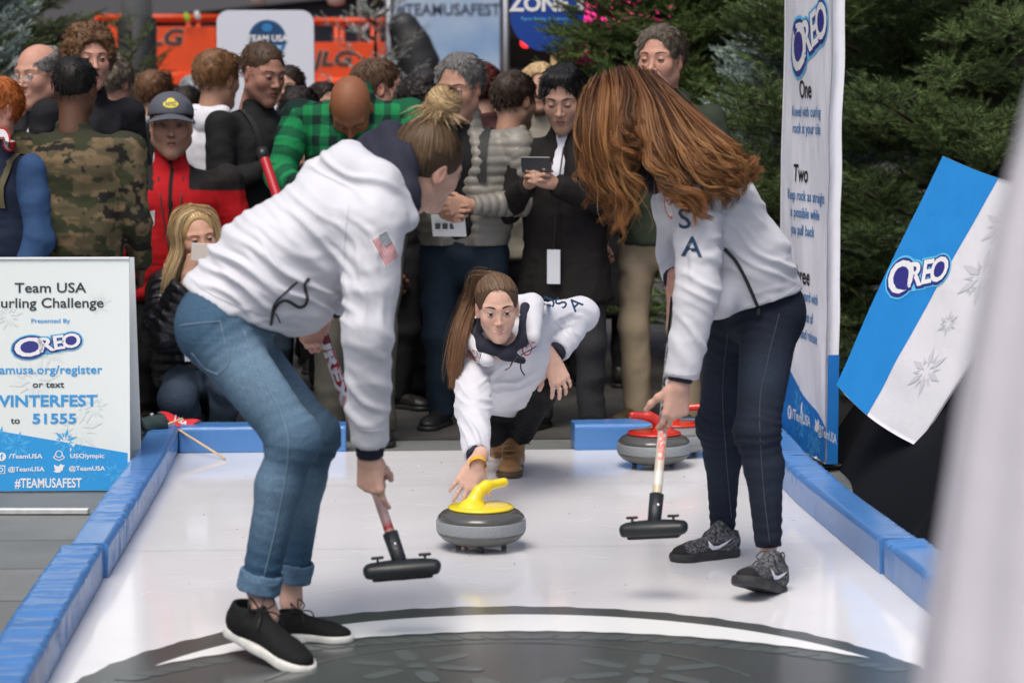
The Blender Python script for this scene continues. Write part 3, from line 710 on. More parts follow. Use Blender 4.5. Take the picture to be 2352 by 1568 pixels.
# black cloth covered platform behind it
pl_ = [(1.30, 9.75), (1.285, 8.4), (1.33, 7.3), (1.43, 6.4), (1.70, 5.2), (3.2, 5.2), (3.2, 9.9), (1.45, 9.9)]
pts = spline([(x, y, 0) for x, y in pl_[:5]], 90); mb = MB()
n = len(pts); V = []; rows = 16
for j in range(rows):
    t = j / (rows - 1)
    for i, p in enumerate(pts):
        s_ = i / n * 42; f = .018 * math.sin(s_ + 1.5 * math.sin(s_ * .37)) * (1 - t) ** .7
        V.append((p[0] + .30 * t + f + (.03 * math.sin(s_ * .5)) * (1 - t), p[1], .003 + .46 * (1 - (1 - t) ** 1.0)))
F = [(j * n + i, j * n + i + 1, (j + 1) * n + i + 1, (j + 1) * n + i) for j in range(rows - 1) for i in range(n - 1)]
k0 = len(V); V += [(3.3, pts[0][1], .463), (3.3, pts[-1][1], .463), (3.3, pts[0][1], .003), (3.3, pts[-1][1], .003)]
F.append([(rows - 1) * n + i for i in range(n)] + [k0 + 1, k0]); F.append([j * n for j in range(rows)] + [k0, k0 + 2]); F.append([j * n + n - 1 for j in range(rows)][::-1] + [k0 + 3, k0 + 1]); F.append([k0, k0 + 1, k0 + 3, k0 + 2])
tag(mk("covered_platform", V, F, mat("black drape", (.006, .007, .010), .9, spec=.15, bump=.3, bscale=6, bdist=.02), None, True), "low platform under black cloth behind the right hand rail", "platform")

# ================================================================== BACKDROP OF THE SQUARE
def at0(px, py, Y): return at(px, py, Y)
Mfac = mat("facade grey", (.045, .046, .052), .5, var=.25, scale=.8); Mgl = mat("dark glazing", (.012, .014, .018), .12); Mfr = mat("metal band", (.17, .175, .185), .45)
Mpur = mat("dark violet cladding", (.022, .018, .035), .5); Mslope = mat("grey canopy", (.10, .10, .108), .6)
root = empty("office_building", "dark glass and metal building front across the back of the square", "building")
mb = MB(); mb.box((0, 52, 13), (45, 1, 13)); mb.build("wall", Mfac, root)
for i, x in enumerate(np.arange(-40, 41, 4.0)):
    mb = MB(); mb.box((x, 50.95, 3.2), (1.75, .06, 2.9)); w_ = mb.build("window", Mgl, root)
for z in (6.6, 10.4, 14.2, 18): 
    for x in np.arange(-40, 41, 8.0):
        mb = MB(); mb.box((x, 50.95, z + 1.6), (3.6, .06, 1.2)); mb.build("window", Mgl, root)
for z in (1.05, 1.9, 2.75, 3.6): mb = MB(); mb.box((0, 50.8, z), (44, .05, .09)); mb.build("metal_band", Mfr, root)
mb = MB(); mb.box((-9, 48.5, 4.0), (9, 2.2, .9), np.array([[1, 0, .12], [0, 1, 0], [-.12, 0, 1]])); mb.build("canopy", Mpur, root)
mb = MB(); mb.box((-5.2, 46.2, 3.55), (5.5, .5, .42), np.array([[1, 0, -.10], [0, 1, 0], [.10, 0, 1]])); mb.build("canopy_edge", Mslope, root)
mb = MB(); mb.box((7.5, 48.5, 5.2), (9, 2.0, 1.2)); mb.build("canopy", Mfac, root)
# side buildings that close the canyon
for sx, nm in ((-1, "tall grey building on the left side of the square"), (1, "tall grey building on the right side of the square")):
    root = empty("tower_block", nm, "building"); mb = MB(); mb.box((sx * 34, 26, 14), (3, 26, 14)); mb.build("wall", mat("side wall", (.16, .16, .165), .7, var=.2, scale=.5), root)
    for z in np.arange(3, 26, 4):
        for y in np.arange(4, 50, 6): mb = MB(); mb.box((sx * 30.95, y, z), (.06, 2, 1.3)); mb.build("window", Mgl, root)

# orange lift platforms
Mor = mat("lift orange", srgb(226, 74, 22), .45, var=.08, scale=3); Mdk = mat("dark steel", (.02, .02, .022), .5); Mlogo = mat("lift logo", (.016, .024, .024), .5)
def lift(label, xa, xb, Y, ytop, ypan, ybot, txt, tx, ty, th, post=None):
    root = empty("work_platform", label, "aerial lift", "orange lift platforms behind the crowd")
    A = at(xa, ytop, Y); B = at(xb, ytop, Y); zt = A[2]; zp = at(xa, ypan, Y)[2]; zb = at(xa, ybot, Y)[2]; dep = .9
    mb = MB(); mb.box(((A[0] + B[0]) / 2, Y, (zp + zb) / 2), ((B[0] - A[0]) / 2 - .05, .012, (zp - zb) / 2), bev=.004); mb.build("panel", Mor, root)
    r = .032
    for (p, q) in (((A[0], Y, zt), (B[0], Y, zt)), ((A[0], Y + dep, zt), (B[0], Y + dep, zt)), ((A[0], Y, zt), (A[0], Y + dep, zt)), ((B[0], Y, zt), (B[0], Y + dep, zt)), ((A[0], Y, zb), (B[0], Y, zb)), ((A[0], Y + dep, (zt + zb) / 2), (B[0], Y + dep, (zt + zb) / 2))):
        mb = MB(); mb.tube([p, q], r, 8); mb.build("rail", Mor, root, True)
    for x in (A[0], B[0], lerp(A[0], B[0], .34), lerp(A[0], B[0], .74)):
        for yy in (Y, Y + dep): mb = MB(); mb.tube([(x, yy + .02, zb), (x, yy + .02, zt)], r * .9, 8); mb.build("post", Mor, root, True)
    mb = MB(); mb.box(((A[0] + B[0]) / 2, Y + dep / 2, zb - .06), ((B[0] - A[0]) / 2, dep / 2 + .05, .05)); mb.build("deck", Mor, root)
    mb = MB(); 
    for k in range(3):
        for sx in (-1, 1):
            xm = (A[0] + B[0]) / 2; w = (B[0] - A[0]) * .38; z0, z1 = .62 + (zb - .75) * k / 3, .62 + (zb - .75) * (k + 1) / 3
            mb.tube([(xm - sx * w, Y + .3, z0), (xm + sx * w, Y + .3, z1)], .04, 6)
    mb.build("scissor_arms", Mdk, root)
    mb = MB(); mb.box(((A[0] + B[0]) / 2, Y + dep / 2, .42), ((B[0] - A[0]) / 2 - .1, dep / 2, .2), bev=.04); mb.build("chassis", Mor, root)
    for sx in (-1, 1):
        for yy in (Y, Y + dep): mb = MB(); mb.lathe([(.02, -.09), (.2, -.09), (.22, -.06), (.22, .06), (.2, .09), (.02, .09)], ((A[0] + B[0]) / 2 + sx * ((B[0] - A[0]) / 2 - .3), yy, .22), (0, 1, 0), 20); mb.build("wheel", Mdk, root)
    p = at(tx, ty, Y); ar = Art((p[0], Y - .014, p[2]), (1, 0, 0), (0, 0, 1), (0, -1, 0)); Mout = mat("logo edge", srgb(200, 170, 150), .5)
    V, F = text_geo(txt, th, .05, 1.25); ar.raw(V @ np.array([[1, 0], [.25, 1]]), F, Mout, 1); V, F = text_geo(txt, th, .03, 1.25); ar.raw(V @ np.array([[1, 0], [.25, 1]]), F, Mlogo, 2); ar.build("lettering", root, step=.004)
    return root
lift("orange lift platform behind the black wrapped column at the left", 222, 506, 28, 40, 62, 172, "JLG", 372, 103, .26)
lift("orange lift platform right of the rounded white sign, seen through frosted twigs", 700, 912, 26, 48, 98, 186, "JLG", 764, 150, .22)
# worklights and things on the platforms
for (x, y, Y, c, l) in ((428, 38, 27.9, srgb(150, 185, 50), "yellow-green tape roll hanging on the left orange platform rail"), (452, 34, 27.9, (.6, .6, .58), "pale cloth hanging over the left orange platform rail")):
    p = at(x, y, Y); V, F = sdf_mesh([ell(p, (.035, .03, .045), k=.02), ell(p + [.02, 0, -.04], (.03, .025, .03), k=.03)], .012); tag(mk("hanging_bundle", V, F, mat("bundle", c, .6)), l, "bundle")
# column: white lamp post with a black wrap
root = empty("lamp_post", "thick white lamp post with a black wrap round its lower part", "lamp post"); p = at(314, 38, 20); r = 35 * 20 / FPX
mb = MB(); mb.lathe([(r, p[2]), (r, 5.5), (r * .8, 5.6)], (p[0], 20, 0), n=32); mb.build("post", mat("post white", (.62, .62, .60), .5, var=.1, scale=4), root, True)
mb = MB(); mb.lathe([(r + .035, 0.0), (r + .035, p[2] - .03), (r + .005, p[2])], (p[0], 20, 0), n=32); mb.build("wrap", mat("black wrap", (.014, .015, .017), .6, bump=.4, bscale=3, bdist=.05), root, True)
mb = MB(); mb.box((p[0], 19.6, 5.7), (.2, .6, .08), bev=.03); mb.build("lamp_head", M['metal'], root)
# white rounded directory sign
root = empty("rounded_sign", "white round-cornered upright sign with a blue circular emblem", "sign"); Y = 16; a_, b_ = at(497, 24, Y), at(720, 24, Y); w = b_[0] - a_[0]; cx = (a_[0] + b_[0]) / 2; zt = a_[2]; rd = .085
pts = []
for (sx, a0) in ((1, 0), (-1, 90)):
    for t in np.linspace(a0, a0 + 90, 9): pts.append((cx + sx * (w / 2 - rd) + rd * math.cos(R(t)), zt - rd + rd * math.sin(R(t))))
pts += [(cx - w / 2, .1), (cx + w / 2, .1)]; n = len(pts)
V = [(x, Y, z) for x, z in pts] + [(x, Y + .06, z) for x, z in pts]; mk("panel", V, [list(range(n)), list(range(n, 2 * n))[::-1]] + [(i, n + i, n + (i + 1) % n, (i + 1) % n) for i in range(n)], mat("sign white", (.66, .68, .76), .4), root, False)
mb = MB(); mb.box((cx, Y + .03, .05), (w / 2 + .1, .2, .05), bev=.02); mb.build("base", Mdk, root)
ec = at(614, 90, Y); ar = Art((ec[0], Y - .003, ec[2]), (1, 0, 0), (0, 0, 1), (0, -1, 0)); er = 43 * Y / FPX
Mnb = mat("emblem navy", srgb(22, 62, 104), .5); Mmb = mat("emblem blue", srgb(40, 120, 180), .5)
ar.disc((0, 0), er, Mnb, 1); ar.ring(np.array([0, 0]), er * .9, er * .93, Mmb, 2); ar.disc((0, er * .6), er * .28, Mmb, 2, ry=er * .22); ar.text("TEAM USA", (0, -er * .12), er * .46, M['white'], 3, .03); ar.poly([(-er * .95, -er * .3), (er * .95, -er * .3), (er * .8, -er * .62), (-er * .8, -er * .62)], Mmb, 2); ar.text("WINTERFEST", (0, -er * .55), er * .26, M['white'], 3, .02)
for k in range(24): t = k * math.pi / 12; ar.disc((er * .96 * math.cos(t), er * .96 * math.sin(t)), er * .02, Mmb, 2, 8)
ar.build("emblem", root, step=.002)
# event backdrop with hash tag
root = empty("event_backdrop", "large pale blue backdrop banner with a blurred dark hash tag line", "banner"); Y = 25; a_, b_ = at(905, 0, Y), at(1148, 195, Y); 
V = [(a_[0], Y, .2), (b_[0], Y, .2), (b_[0], Y, 3.6), (a_[0], Y, 3.6)]; V += [(x, Y + .03, z) for x, _, z in V]
mk("fabric", V, [(0, 1, 2, 3), (7, 6, 5, 4), (0, 4, 5, 1), (1, 5, 6, 2), (2, 6, 7, 3), (3, 7, 4, 0)], mat("ice print", srgb(172, 190, 212), .6, col2=srgb(120, 150, 186), scale=1.4, var=.12), root, False)
p = at(1030, 35, Y); ar = Art((p[0], Y - .005, p[2]), (1, 0, 0), (0, 0, 1), (0, -1, 0)); ar.text("#TEAMUSAFEST", (0, 0), .17, mat("hash ink", srgb(58, 70, 92), .6), 1, .02, .92); ar.build("lettering", root)
mb = MB()
for x in (a_[0] - .06, b_[0] + .06): mb.tube([(x, Y + .05, 0), (x, Y + .05, 3.8)], .04, 8)
mb.build("frame", M['metal'], root, True)
# truss tower
root = empty("truss_tower", "silver lattice truss tower standing left of the pale blue backdrop", "truss"); Y = 27; p = at(862, 20, Y); s = .17
for sx in (-1, 1):
    for sy in (-1, 1): mb = MB(); mb.tube([(p[0] + sx * s, Y + sy * s, 0), (p[0] + sx * s, Y + sy * s, 5)], .028, 8); mb.build("chord", M['metal'], root, True)
mb = MB()
for k in range(16):
    z0, z1 = k * .31, (k + 1) * .31; sg = 1 if k % 2 else -1
    for sy in (-1, 1): mb.tube([(p[0] - sg * s, Y + sy * s, z0), (p[0] + sg * s, Y + sy * s, z1)], .014, 6)
    for sx in (-1, 1): mb.tube([(p[0] + sx * s, Y - sg * s, z0), (p[0] + sx * s, Y + sg * s, z1)], .014, 6)
mb.build("lattice", M['metal'], root)
# work lamps at the top edge
for (x, y, Y_, l) in ((772, 4, 26.2, "white work lamp above the orange platform, left of the truss"), (590, 2, 27, "small white lamp above the rounded sign")):
    root = empty("work_lamp", l, "lamp"); p = at(x, y, Y_); mb = MB(); mb.lathe([(.02, 0), (.09, .02), (.11, .12), (.1, .2), (.03, .24)], p - [0, 0, .05], n=20); mb.build("housing", mat("lamp white", (.6, .58, .52), .4), root, True)
    mb = MB(); mb.tube([p + V3(0, 0, .1), p + V3(0, 0, .9)], .015, 6); mb.build("hanger", Mdk, root)
    mb = MB(); mb.tube([p + V3(-1.5, 0, .9), p + V3(1.5, 0, .9)], .03, 8); mb.build("crossbar", Mdk, root)
# black padded machine head right of the platform (tall dark shape)
prims = []; Y = 22
pp = [at(928, 66, Y), at(946, 108, Y), at(962, 150, Y), at(970, 215, Y)]
for a_, b_, r0, r1 in zip(pp[:-1], pp[1:], (.15, .18, .19), (.18, .19, .2)): prims.append(cone(a_, b_, r0, r1, .05))
prims.append(cone(pp[-1], V3(pp[-1][0], Y, .1), .16, .2, .05)); prims.append(cone(pp[-1] + [.0, 0, 0], pp[-1] + [.12, 0, .12], .07, .03, .03))
V, F = sdf_mesh(prims, .025); tag(mk("covered_mast", V, F, mat("black cover", (.012, .012, .014), .6, bump=.3, bscale=4, bdist=.05)), "tall black covered mast right of the orange platform", "mast")
# round blue zone sign on a wooden stake
root = empty("zone_sign", "round blue sign reading ZONE 3 on a wooden stake", "sign"); Y = 14; c = at(1257, 33, Y); r = 85 * Y / FPX
Mzb = mat("zone blue", srgb(10, 62, 150), .45)
mb = MB(); mb.lathe([(r, -.006), (r, .006)], c, (0, 1, 0), 64); mb.build("disc", Mzb, root)
ar = Art((c[0], Y - .007, c[2]), (1, 0, 0), (0, 0, 1), (0, -1, 0)); ar.text("ZONE 3", (.0, .02), .125, M['white'], 1, .04, 1.0); ar.text("Figure Skating, Snowboarding", (0, -.035), .026, M['skyl'], 1, .01); ar.build("lettering", root, step=.002)
p = at(1272, 120, Y); mb = MB(); mb.box((p[0], Y + .03, c[2] / 2 + .05), (.018, .014, c[2] / 2 + .05)); mb.build("stake", M['wood'], root)
# pink light screen
root = empty("led_screen", "glowing pink screen seen through the branches of the middle fir", "screen"); Y = 40; a_, b_ = at(1343, 125, Y), at(1560, -60, Y)
mb = MB(); mb.box(((a_[0] + b_[0]) / 2, Y + .1, (a_[2] + b_[2]) / 2), ((b_[0] - a_[0]) / 2, .08, (b_[2] - a_[2]) / 2)); mb.build("panel", mat("pink light", (1, .03, .28), .5, emit=1.1), root)
mb = MB()
for x in (a_[0] + .2, b_[0] - .2): mb.tube([(x, Y + .2, 0), (x, Y + .2, a_[2] + .3)], .06, 8)
mb.build("legs", Mdk, root)
p = at(1207, 100, 30); mb = MB(); mb.lathe([(.01, -.05), (.05, -.03), (.06, .03), (.02, .06)], p, n=16); o = mb.build("tail_light", mat("red lamp", (1, .02, .02), .4, emit=3), None, True); tag(o, "small glowing red lamp at the lower left rim of the ZONE 3 sign", "lamp")
# blue hanging banner with vertical letters, red kiosk
root = empty("street_banner", "blue banner with white sideways letters left of the red kiosk", "banner"); Y = 24; a_, b_ = at(1684, 118, Y), at(1756, -40, Y)
mb = MB(); mb.box(((a_[0] + b_[0]) / 2, Y, (a_[2] + b_[2]) / 2), ((b_[0] - a_[0]) / 2, .015, (b_[2] - a_[2]) / 2)); mb.build("fabric", mat("banner mid blue", srgb(20, 100, 185), .5), root)
ar = Art((a_[0], Y - .02, a_[2]), (1, 0, 0), (0, 0, 1), (0, -1, 0)); ar.text("WINTER", (.12, .02), .11, M['white'], 1, .03, 1.3, 'LEFT', math.pi / 2); ar.text("USA IN", (.27, .06), .11, M['white'], 1, .03, 1.3, 'LEFT', math.pi / 2); ar.build("lettering", root, step=.004)
mb = MB(); mb.tube([(a_[0] - .04, Y, 0), (a_[0] - .04, Y, 3.2)], .03, 8); mb.build("pole", M['metal'], root)
root = empty("red_kiosk", "red kiosk corner showing left of the tall white banner", "kiosk"); Y = 23; a_, b_ = at(1758, 170, Y), at(1860, 0, Y)
z1 = at(1758, 52, Y)[2]; mb = MB(); mb.box(((a_[0] + b_[0]) / 2, Y + .5, z1 + .6), ((b_[0] - a_[0]) / 2, .5, .6), bev=.02); mb.build("fascia", M['red'], root)
mb = MB(); mb.box((at(1795, 0, Y)[0], Y + .4, z1 / 2), (.07, .3, z1 / 2)); mb.build("post", M['red'], root)
mb = MB(); mb.box((b_[0] + .1, Y + .8, z1 / 2), (.35, .1, z1 / 2)); mb.build("shutter", Mfr, root)

# ================================================================== FIRS
def sprig_tpl(seed, L=.18, nn=70, nl=.024, nw=.0016, sides=3):
    rs = np.random.RandomState(seed); V = []; T = []; tw = []
    axes = [(np.zeros(3), np.array([0, 1., 0]), L)]
    for k in range(sides):
        s = .3 + .5 * k / max(1, sides - 1); sg = 1 if k % 2 else -1
        axes.append((np.array([0, L * s * .8, 0]), nrm([sg * .75, .8, rs.uniform(-.2, .3)]), L * (.55 - .2 * s)))
    for (o, d, l) in axes:
        u = nrm(np.cross(d, [0, 0, 1])); w = np.cross(u, d); m = int(nn * l / L)
        for i in range(m):
            t = (i + rs.rand()) / m; a = rs.rand() * 6.283; r = u * math.cos(a) + w * math.sin(a) * .8
            ang = lerp(1.0, .35, t ** 2) + rs.normal(0, .12); e = d * math.cos(ang) + r * math.sin(ang); p = o + d * l * t + r * .002; ln = nl * rs.uniform(.75, 1.15) * (1 - .25 * t)
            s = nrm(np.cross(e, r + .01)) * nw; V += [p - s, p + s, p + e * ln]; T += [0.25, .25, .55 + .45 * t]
        s = u * .0022; s2 = w * .0022; V += [o - s, o + s, o + d * l, o - s2, o + s2, o + d * l]; tw += [len(V) - 6]
        T += [-1] * 6
    return np.array(V), np.array(T)
def fir(label, base, H, Rad, cdark, ctip, n_lim=90, per=9, nl=.024, nw=.0016, SL=.18, seed=0, nn=70, frost=None, zmin=.12, group=None, dense=1.0, facing=None, jit=.18):
    rs = np.random.RandomState(seed); root = empty("fir_tree", label, "tree", group); base = np.asarray(base, float)
    tpl = [sprig_tpl(seed * 7 + i, SL, nn, nl, nw) for i in range(4)]
    mbt = MB(); mbt.tube([base, base + [0, 0, H * .5], base + [0, 0, H]], [Rad * .07, Rad * .05, .008], 8)
    br = mat("bark", (.045, .030, .02), .9, var=.2); mbt.build("trunk", br, root, True)
    VV = []; CC = []; lb = MB()
    for k in range(n_lim):
        f = lerp(zmin, .99, ((k + .5) / n_lim) ** .9); az = k * 2.39996 + rs.normal(0, .2); zz = H * f; rl = Rad * (1 - f) ** .75 * rs.uniform(.8, 1.12) + .08
        if facing is not None:
            if math.cos(az - facing) < -.35 and rs.rand() < .75: continue
        d = np.array([math.cos(az), math.sin(az), rs.uniform(-.12, .32) + f * .5]); 
        P = [base + [0, 0, zz] + nrm(d) * rl * t + V3(0, 0, -.12 * rl * t * t + .10 * rl * max(0, t - .6)) for t in (0, .35, .7, 1)]
        pth = spline(P, 12); lb.tube(pth[::2], np.linspace(.012, .003, 6) * (1 + Rad * .4), 4, caps=False)
        side = nrm(np.cross(d, [0, 0, 1])); m = max(2, int(per * rl / .6 * dense))
        for j in range(m):
            t = 1 - (j / m) ** 1.1 * .82; q = pth[int(t * 11)]; sg = 1 if j % 2 else -1
            dr = nrm(nrm(d) * (1.0 if j == 0 else .75) + side * sg * (0 if j == 0 else rs.uniform(.3, 1.0)) + rs.normal(0, .2, 3) + V3(0, -.1, .30))
            off = side * sg * (1 - t) * rl * rs.uniform(0, .55) + rs.normal(0, .03 * jit / .18, 3)
            x = dr; z = nrm(V3(*rs.normal(0, .25, 2), 1) - 0); xx = nrm(np.cross(x, z)); z = np.cross(xx, x); Mx = np.stack([xx, x, z], 1)
            tv, tt = tpl[rs.randint(4)]; s = rs.uniform(.75, 1.2); VV.append((tv * s) @ Mx.T + q + off)
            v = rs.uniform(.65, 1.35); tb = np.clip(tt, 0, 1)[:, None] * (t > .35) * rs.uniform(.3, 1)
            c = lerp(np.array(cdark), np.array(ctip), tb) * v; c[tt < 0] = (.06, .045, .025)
            CC.append(c)
    V = np.concatenate(VV); n = len(V) // 3; F = np.arange(n * 3).reshape(n, 3)
    lb.build("branches", br, root)
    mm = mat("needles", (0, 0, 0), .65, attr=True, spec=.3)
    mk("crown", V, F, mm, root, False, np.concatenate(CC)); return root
gd, gt = (.045, .080, .026), (.18, .25, .08)
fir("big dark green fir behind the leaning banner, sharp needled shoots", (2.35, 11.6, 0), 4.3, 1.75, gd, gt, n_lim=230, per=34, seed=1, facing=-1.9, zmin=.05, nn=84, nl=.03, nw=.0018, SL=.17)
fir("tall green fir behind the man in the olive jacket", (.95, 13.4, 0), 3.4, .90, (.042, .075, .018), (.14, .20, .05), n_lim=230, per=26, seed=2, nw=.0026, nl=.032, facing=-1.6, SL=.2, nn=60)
fir("frosted blue-grey fir just left of the tall white banner", (1.60, 12.6, 0), 2.45, .66, (.17, .24, .21), (.50, .62, .58), n_lim=110, per=26, seed=3, nw=.0028, nl=.028, facing=-1.6, nn=60)
fir("dark green fir low between the tall banner and the frosted fir", (1.42, 11.6, 0), 1.45, .55, gd, gt, n_lim=80, per=18, seed=4, nw=.002, facing=-1.6, nn=60)
fir("green fir at the far left behind the curly haired man", (-3.55, 16, 0), 3.3, 1.15, (.055, .085, .03), (.19, .24, .09), n_lim=150, per=18, seed=5, nw=.003, nl=.035, facing=-1.5, SL=.2, nn=50)
fir("frosted pale fir cut off by the left edge of the photo", (-3.05, 13.2, 0), 2.6, .72, (.22, .29, .27), (.60, .70, .68), n_lim=90, per=20, seed=6, nw=.003, nl=.03, facing=-1.2, nn=60)
fir("small olive green fir in front of the black wrapped column", (-2.98, 18.5, 0), 2.0, .5, (.06, .08, .025), (.18, .22, .09), n_lim=60, per=14, seed=7, nw=.003, facing=-1.5, nn=50)
fir("thin frosted fir in front of the right orange platform", (-.98, 17.0, 0), 2.18, .42, (.28, .30, .26), (.62, .65, .6), n_lim=46, per=8, seed=8, nw=.003, nl=.03, facing=-1.5, SL=.26, nn=46)
fir("green fir far back left of the red kiosk", (2.2, 20, 0), 1.95, .8, (.06, .08, .03), (.15, .19, .07), n_lim=80, per=12, seed=9, nw=.004, facing=-1.5, nn=44)

# blurred near drape on the right edge
cx, cyy = .512, 1.98
V = []; nz, na = 60, 120
for j in range(nz):
    z = 1.62 * j / (nz - 1); t = z / 1.62
    for i in range(na):
        a = 2 * math.pi * i / na; rr_ = np.interp(z, [0, .9, 1.0, 1.13, 1.25, 1.38, 1.46, 1.55, 1.60, 1.62], [.28, .168, .157, .141, .126, .103, .084, .066, .045, .01])
        rr_ *= 1 + .05 * (1 - t * .6) * math.sin(a * 9 + 1.2 * math.sin(a * 2) + z * 1.5) * (1 if z < 1.5 else .3); V.append((cx + rr_ * math.cos(a), cyy + rr_ * math.sin(a), z + .002))
F = [(j * na + i, j * na + (i + 1) % na, (j + 1) * na + (i + 1) % na, (j + 1) * na + i) for j in range(nz - 1) for i in range(na)]
tag(mk("white_drape", V, F, mat("white drape", (.60, .575, .63), .7, bump=.2, bscale=6, bdist=.03)), "out of focus white cloth draped over a post at the right edge, nearest the camera", "drape")

# ================================================================== PEOPLE TOOLKIT
Mskin = mat("skin", (0, 0, 0), .56, attr=True, spec=.35, bump=.12, bscale=190, var=.07, scale=45)
Mskin.node_tree.nodes["Principled BSDF"].inputs["Subsurface Weight"].default_value = .08
Mskin.node_tree.nodes["Principled BSDF"].inputs["Subsurface Radius"].default_value = (.012, .005, .003)
Meye = mat("eye", (0, 0, 0), .12, attr=True, spec=.6)
Mhair = mat("hair", (0, 0, 0), .55, attr=True, spec=.25)
Mcl = mat("cloth", (0, 0, 0), .82, attr=True, spec=.2, bump=.25, bscale=160, bdist=.004, var=.06, scale=14)
Mpuf = mat("nylon", (0, 0, 0), .42, attr=True, spec=.4, bump=.3, bscale=60, bdist=.006)
Mleather = mat("shoe leather", (0, 0, 0), .4, attr=True, spec=.4, bump=.2, bscale=80)
Mlens = bpy.data.materials.new("spectacle lens"); Mlens.use_nodes = True
_b = Mlens.node_tree.nodes["Principled BSDF"]; _b.inputs["Base Color"].default_value = (.8, .85, .85, 1); _b.inputs["Alpha"].default_value = .25; _b.inputs["Roughness"].default_value = .05
SK = dict(fair=(.50, .29, .21), pink=(.50, .265, .195), tan=(.38, .215, .145), brown=(.17, .075, .040), dark=(.10, .045, .026))

def rot(yaw, nod=0, tilt=0):
    """columns: person's right, forward, up. yaw 0 faces the camera, positive turns to the picture's right; nod looks down"""
    f = V3(math.sin(R(yaw)), -math.cos(R(yaw)), 0); u = V3(0, 0, 1); x = np.cross(f, u)
    c, s = math.cos(R(nod)), math.sin(R(nod)); f, u = f * c - u * s, u * c + f * s
    c, s = math.cos(R(tilt)), math.sin(R(tilt)); x, u = x * c - u * s, u * c + x * s
    return np.stack([x, f, u], 1)
def frame(right, fwd):
    f = nrm(fwd); x = nrm(np.asarray(right) - f * np.dot(right, f)); return np.stack([x, f, np.cross(x, f)], 1)

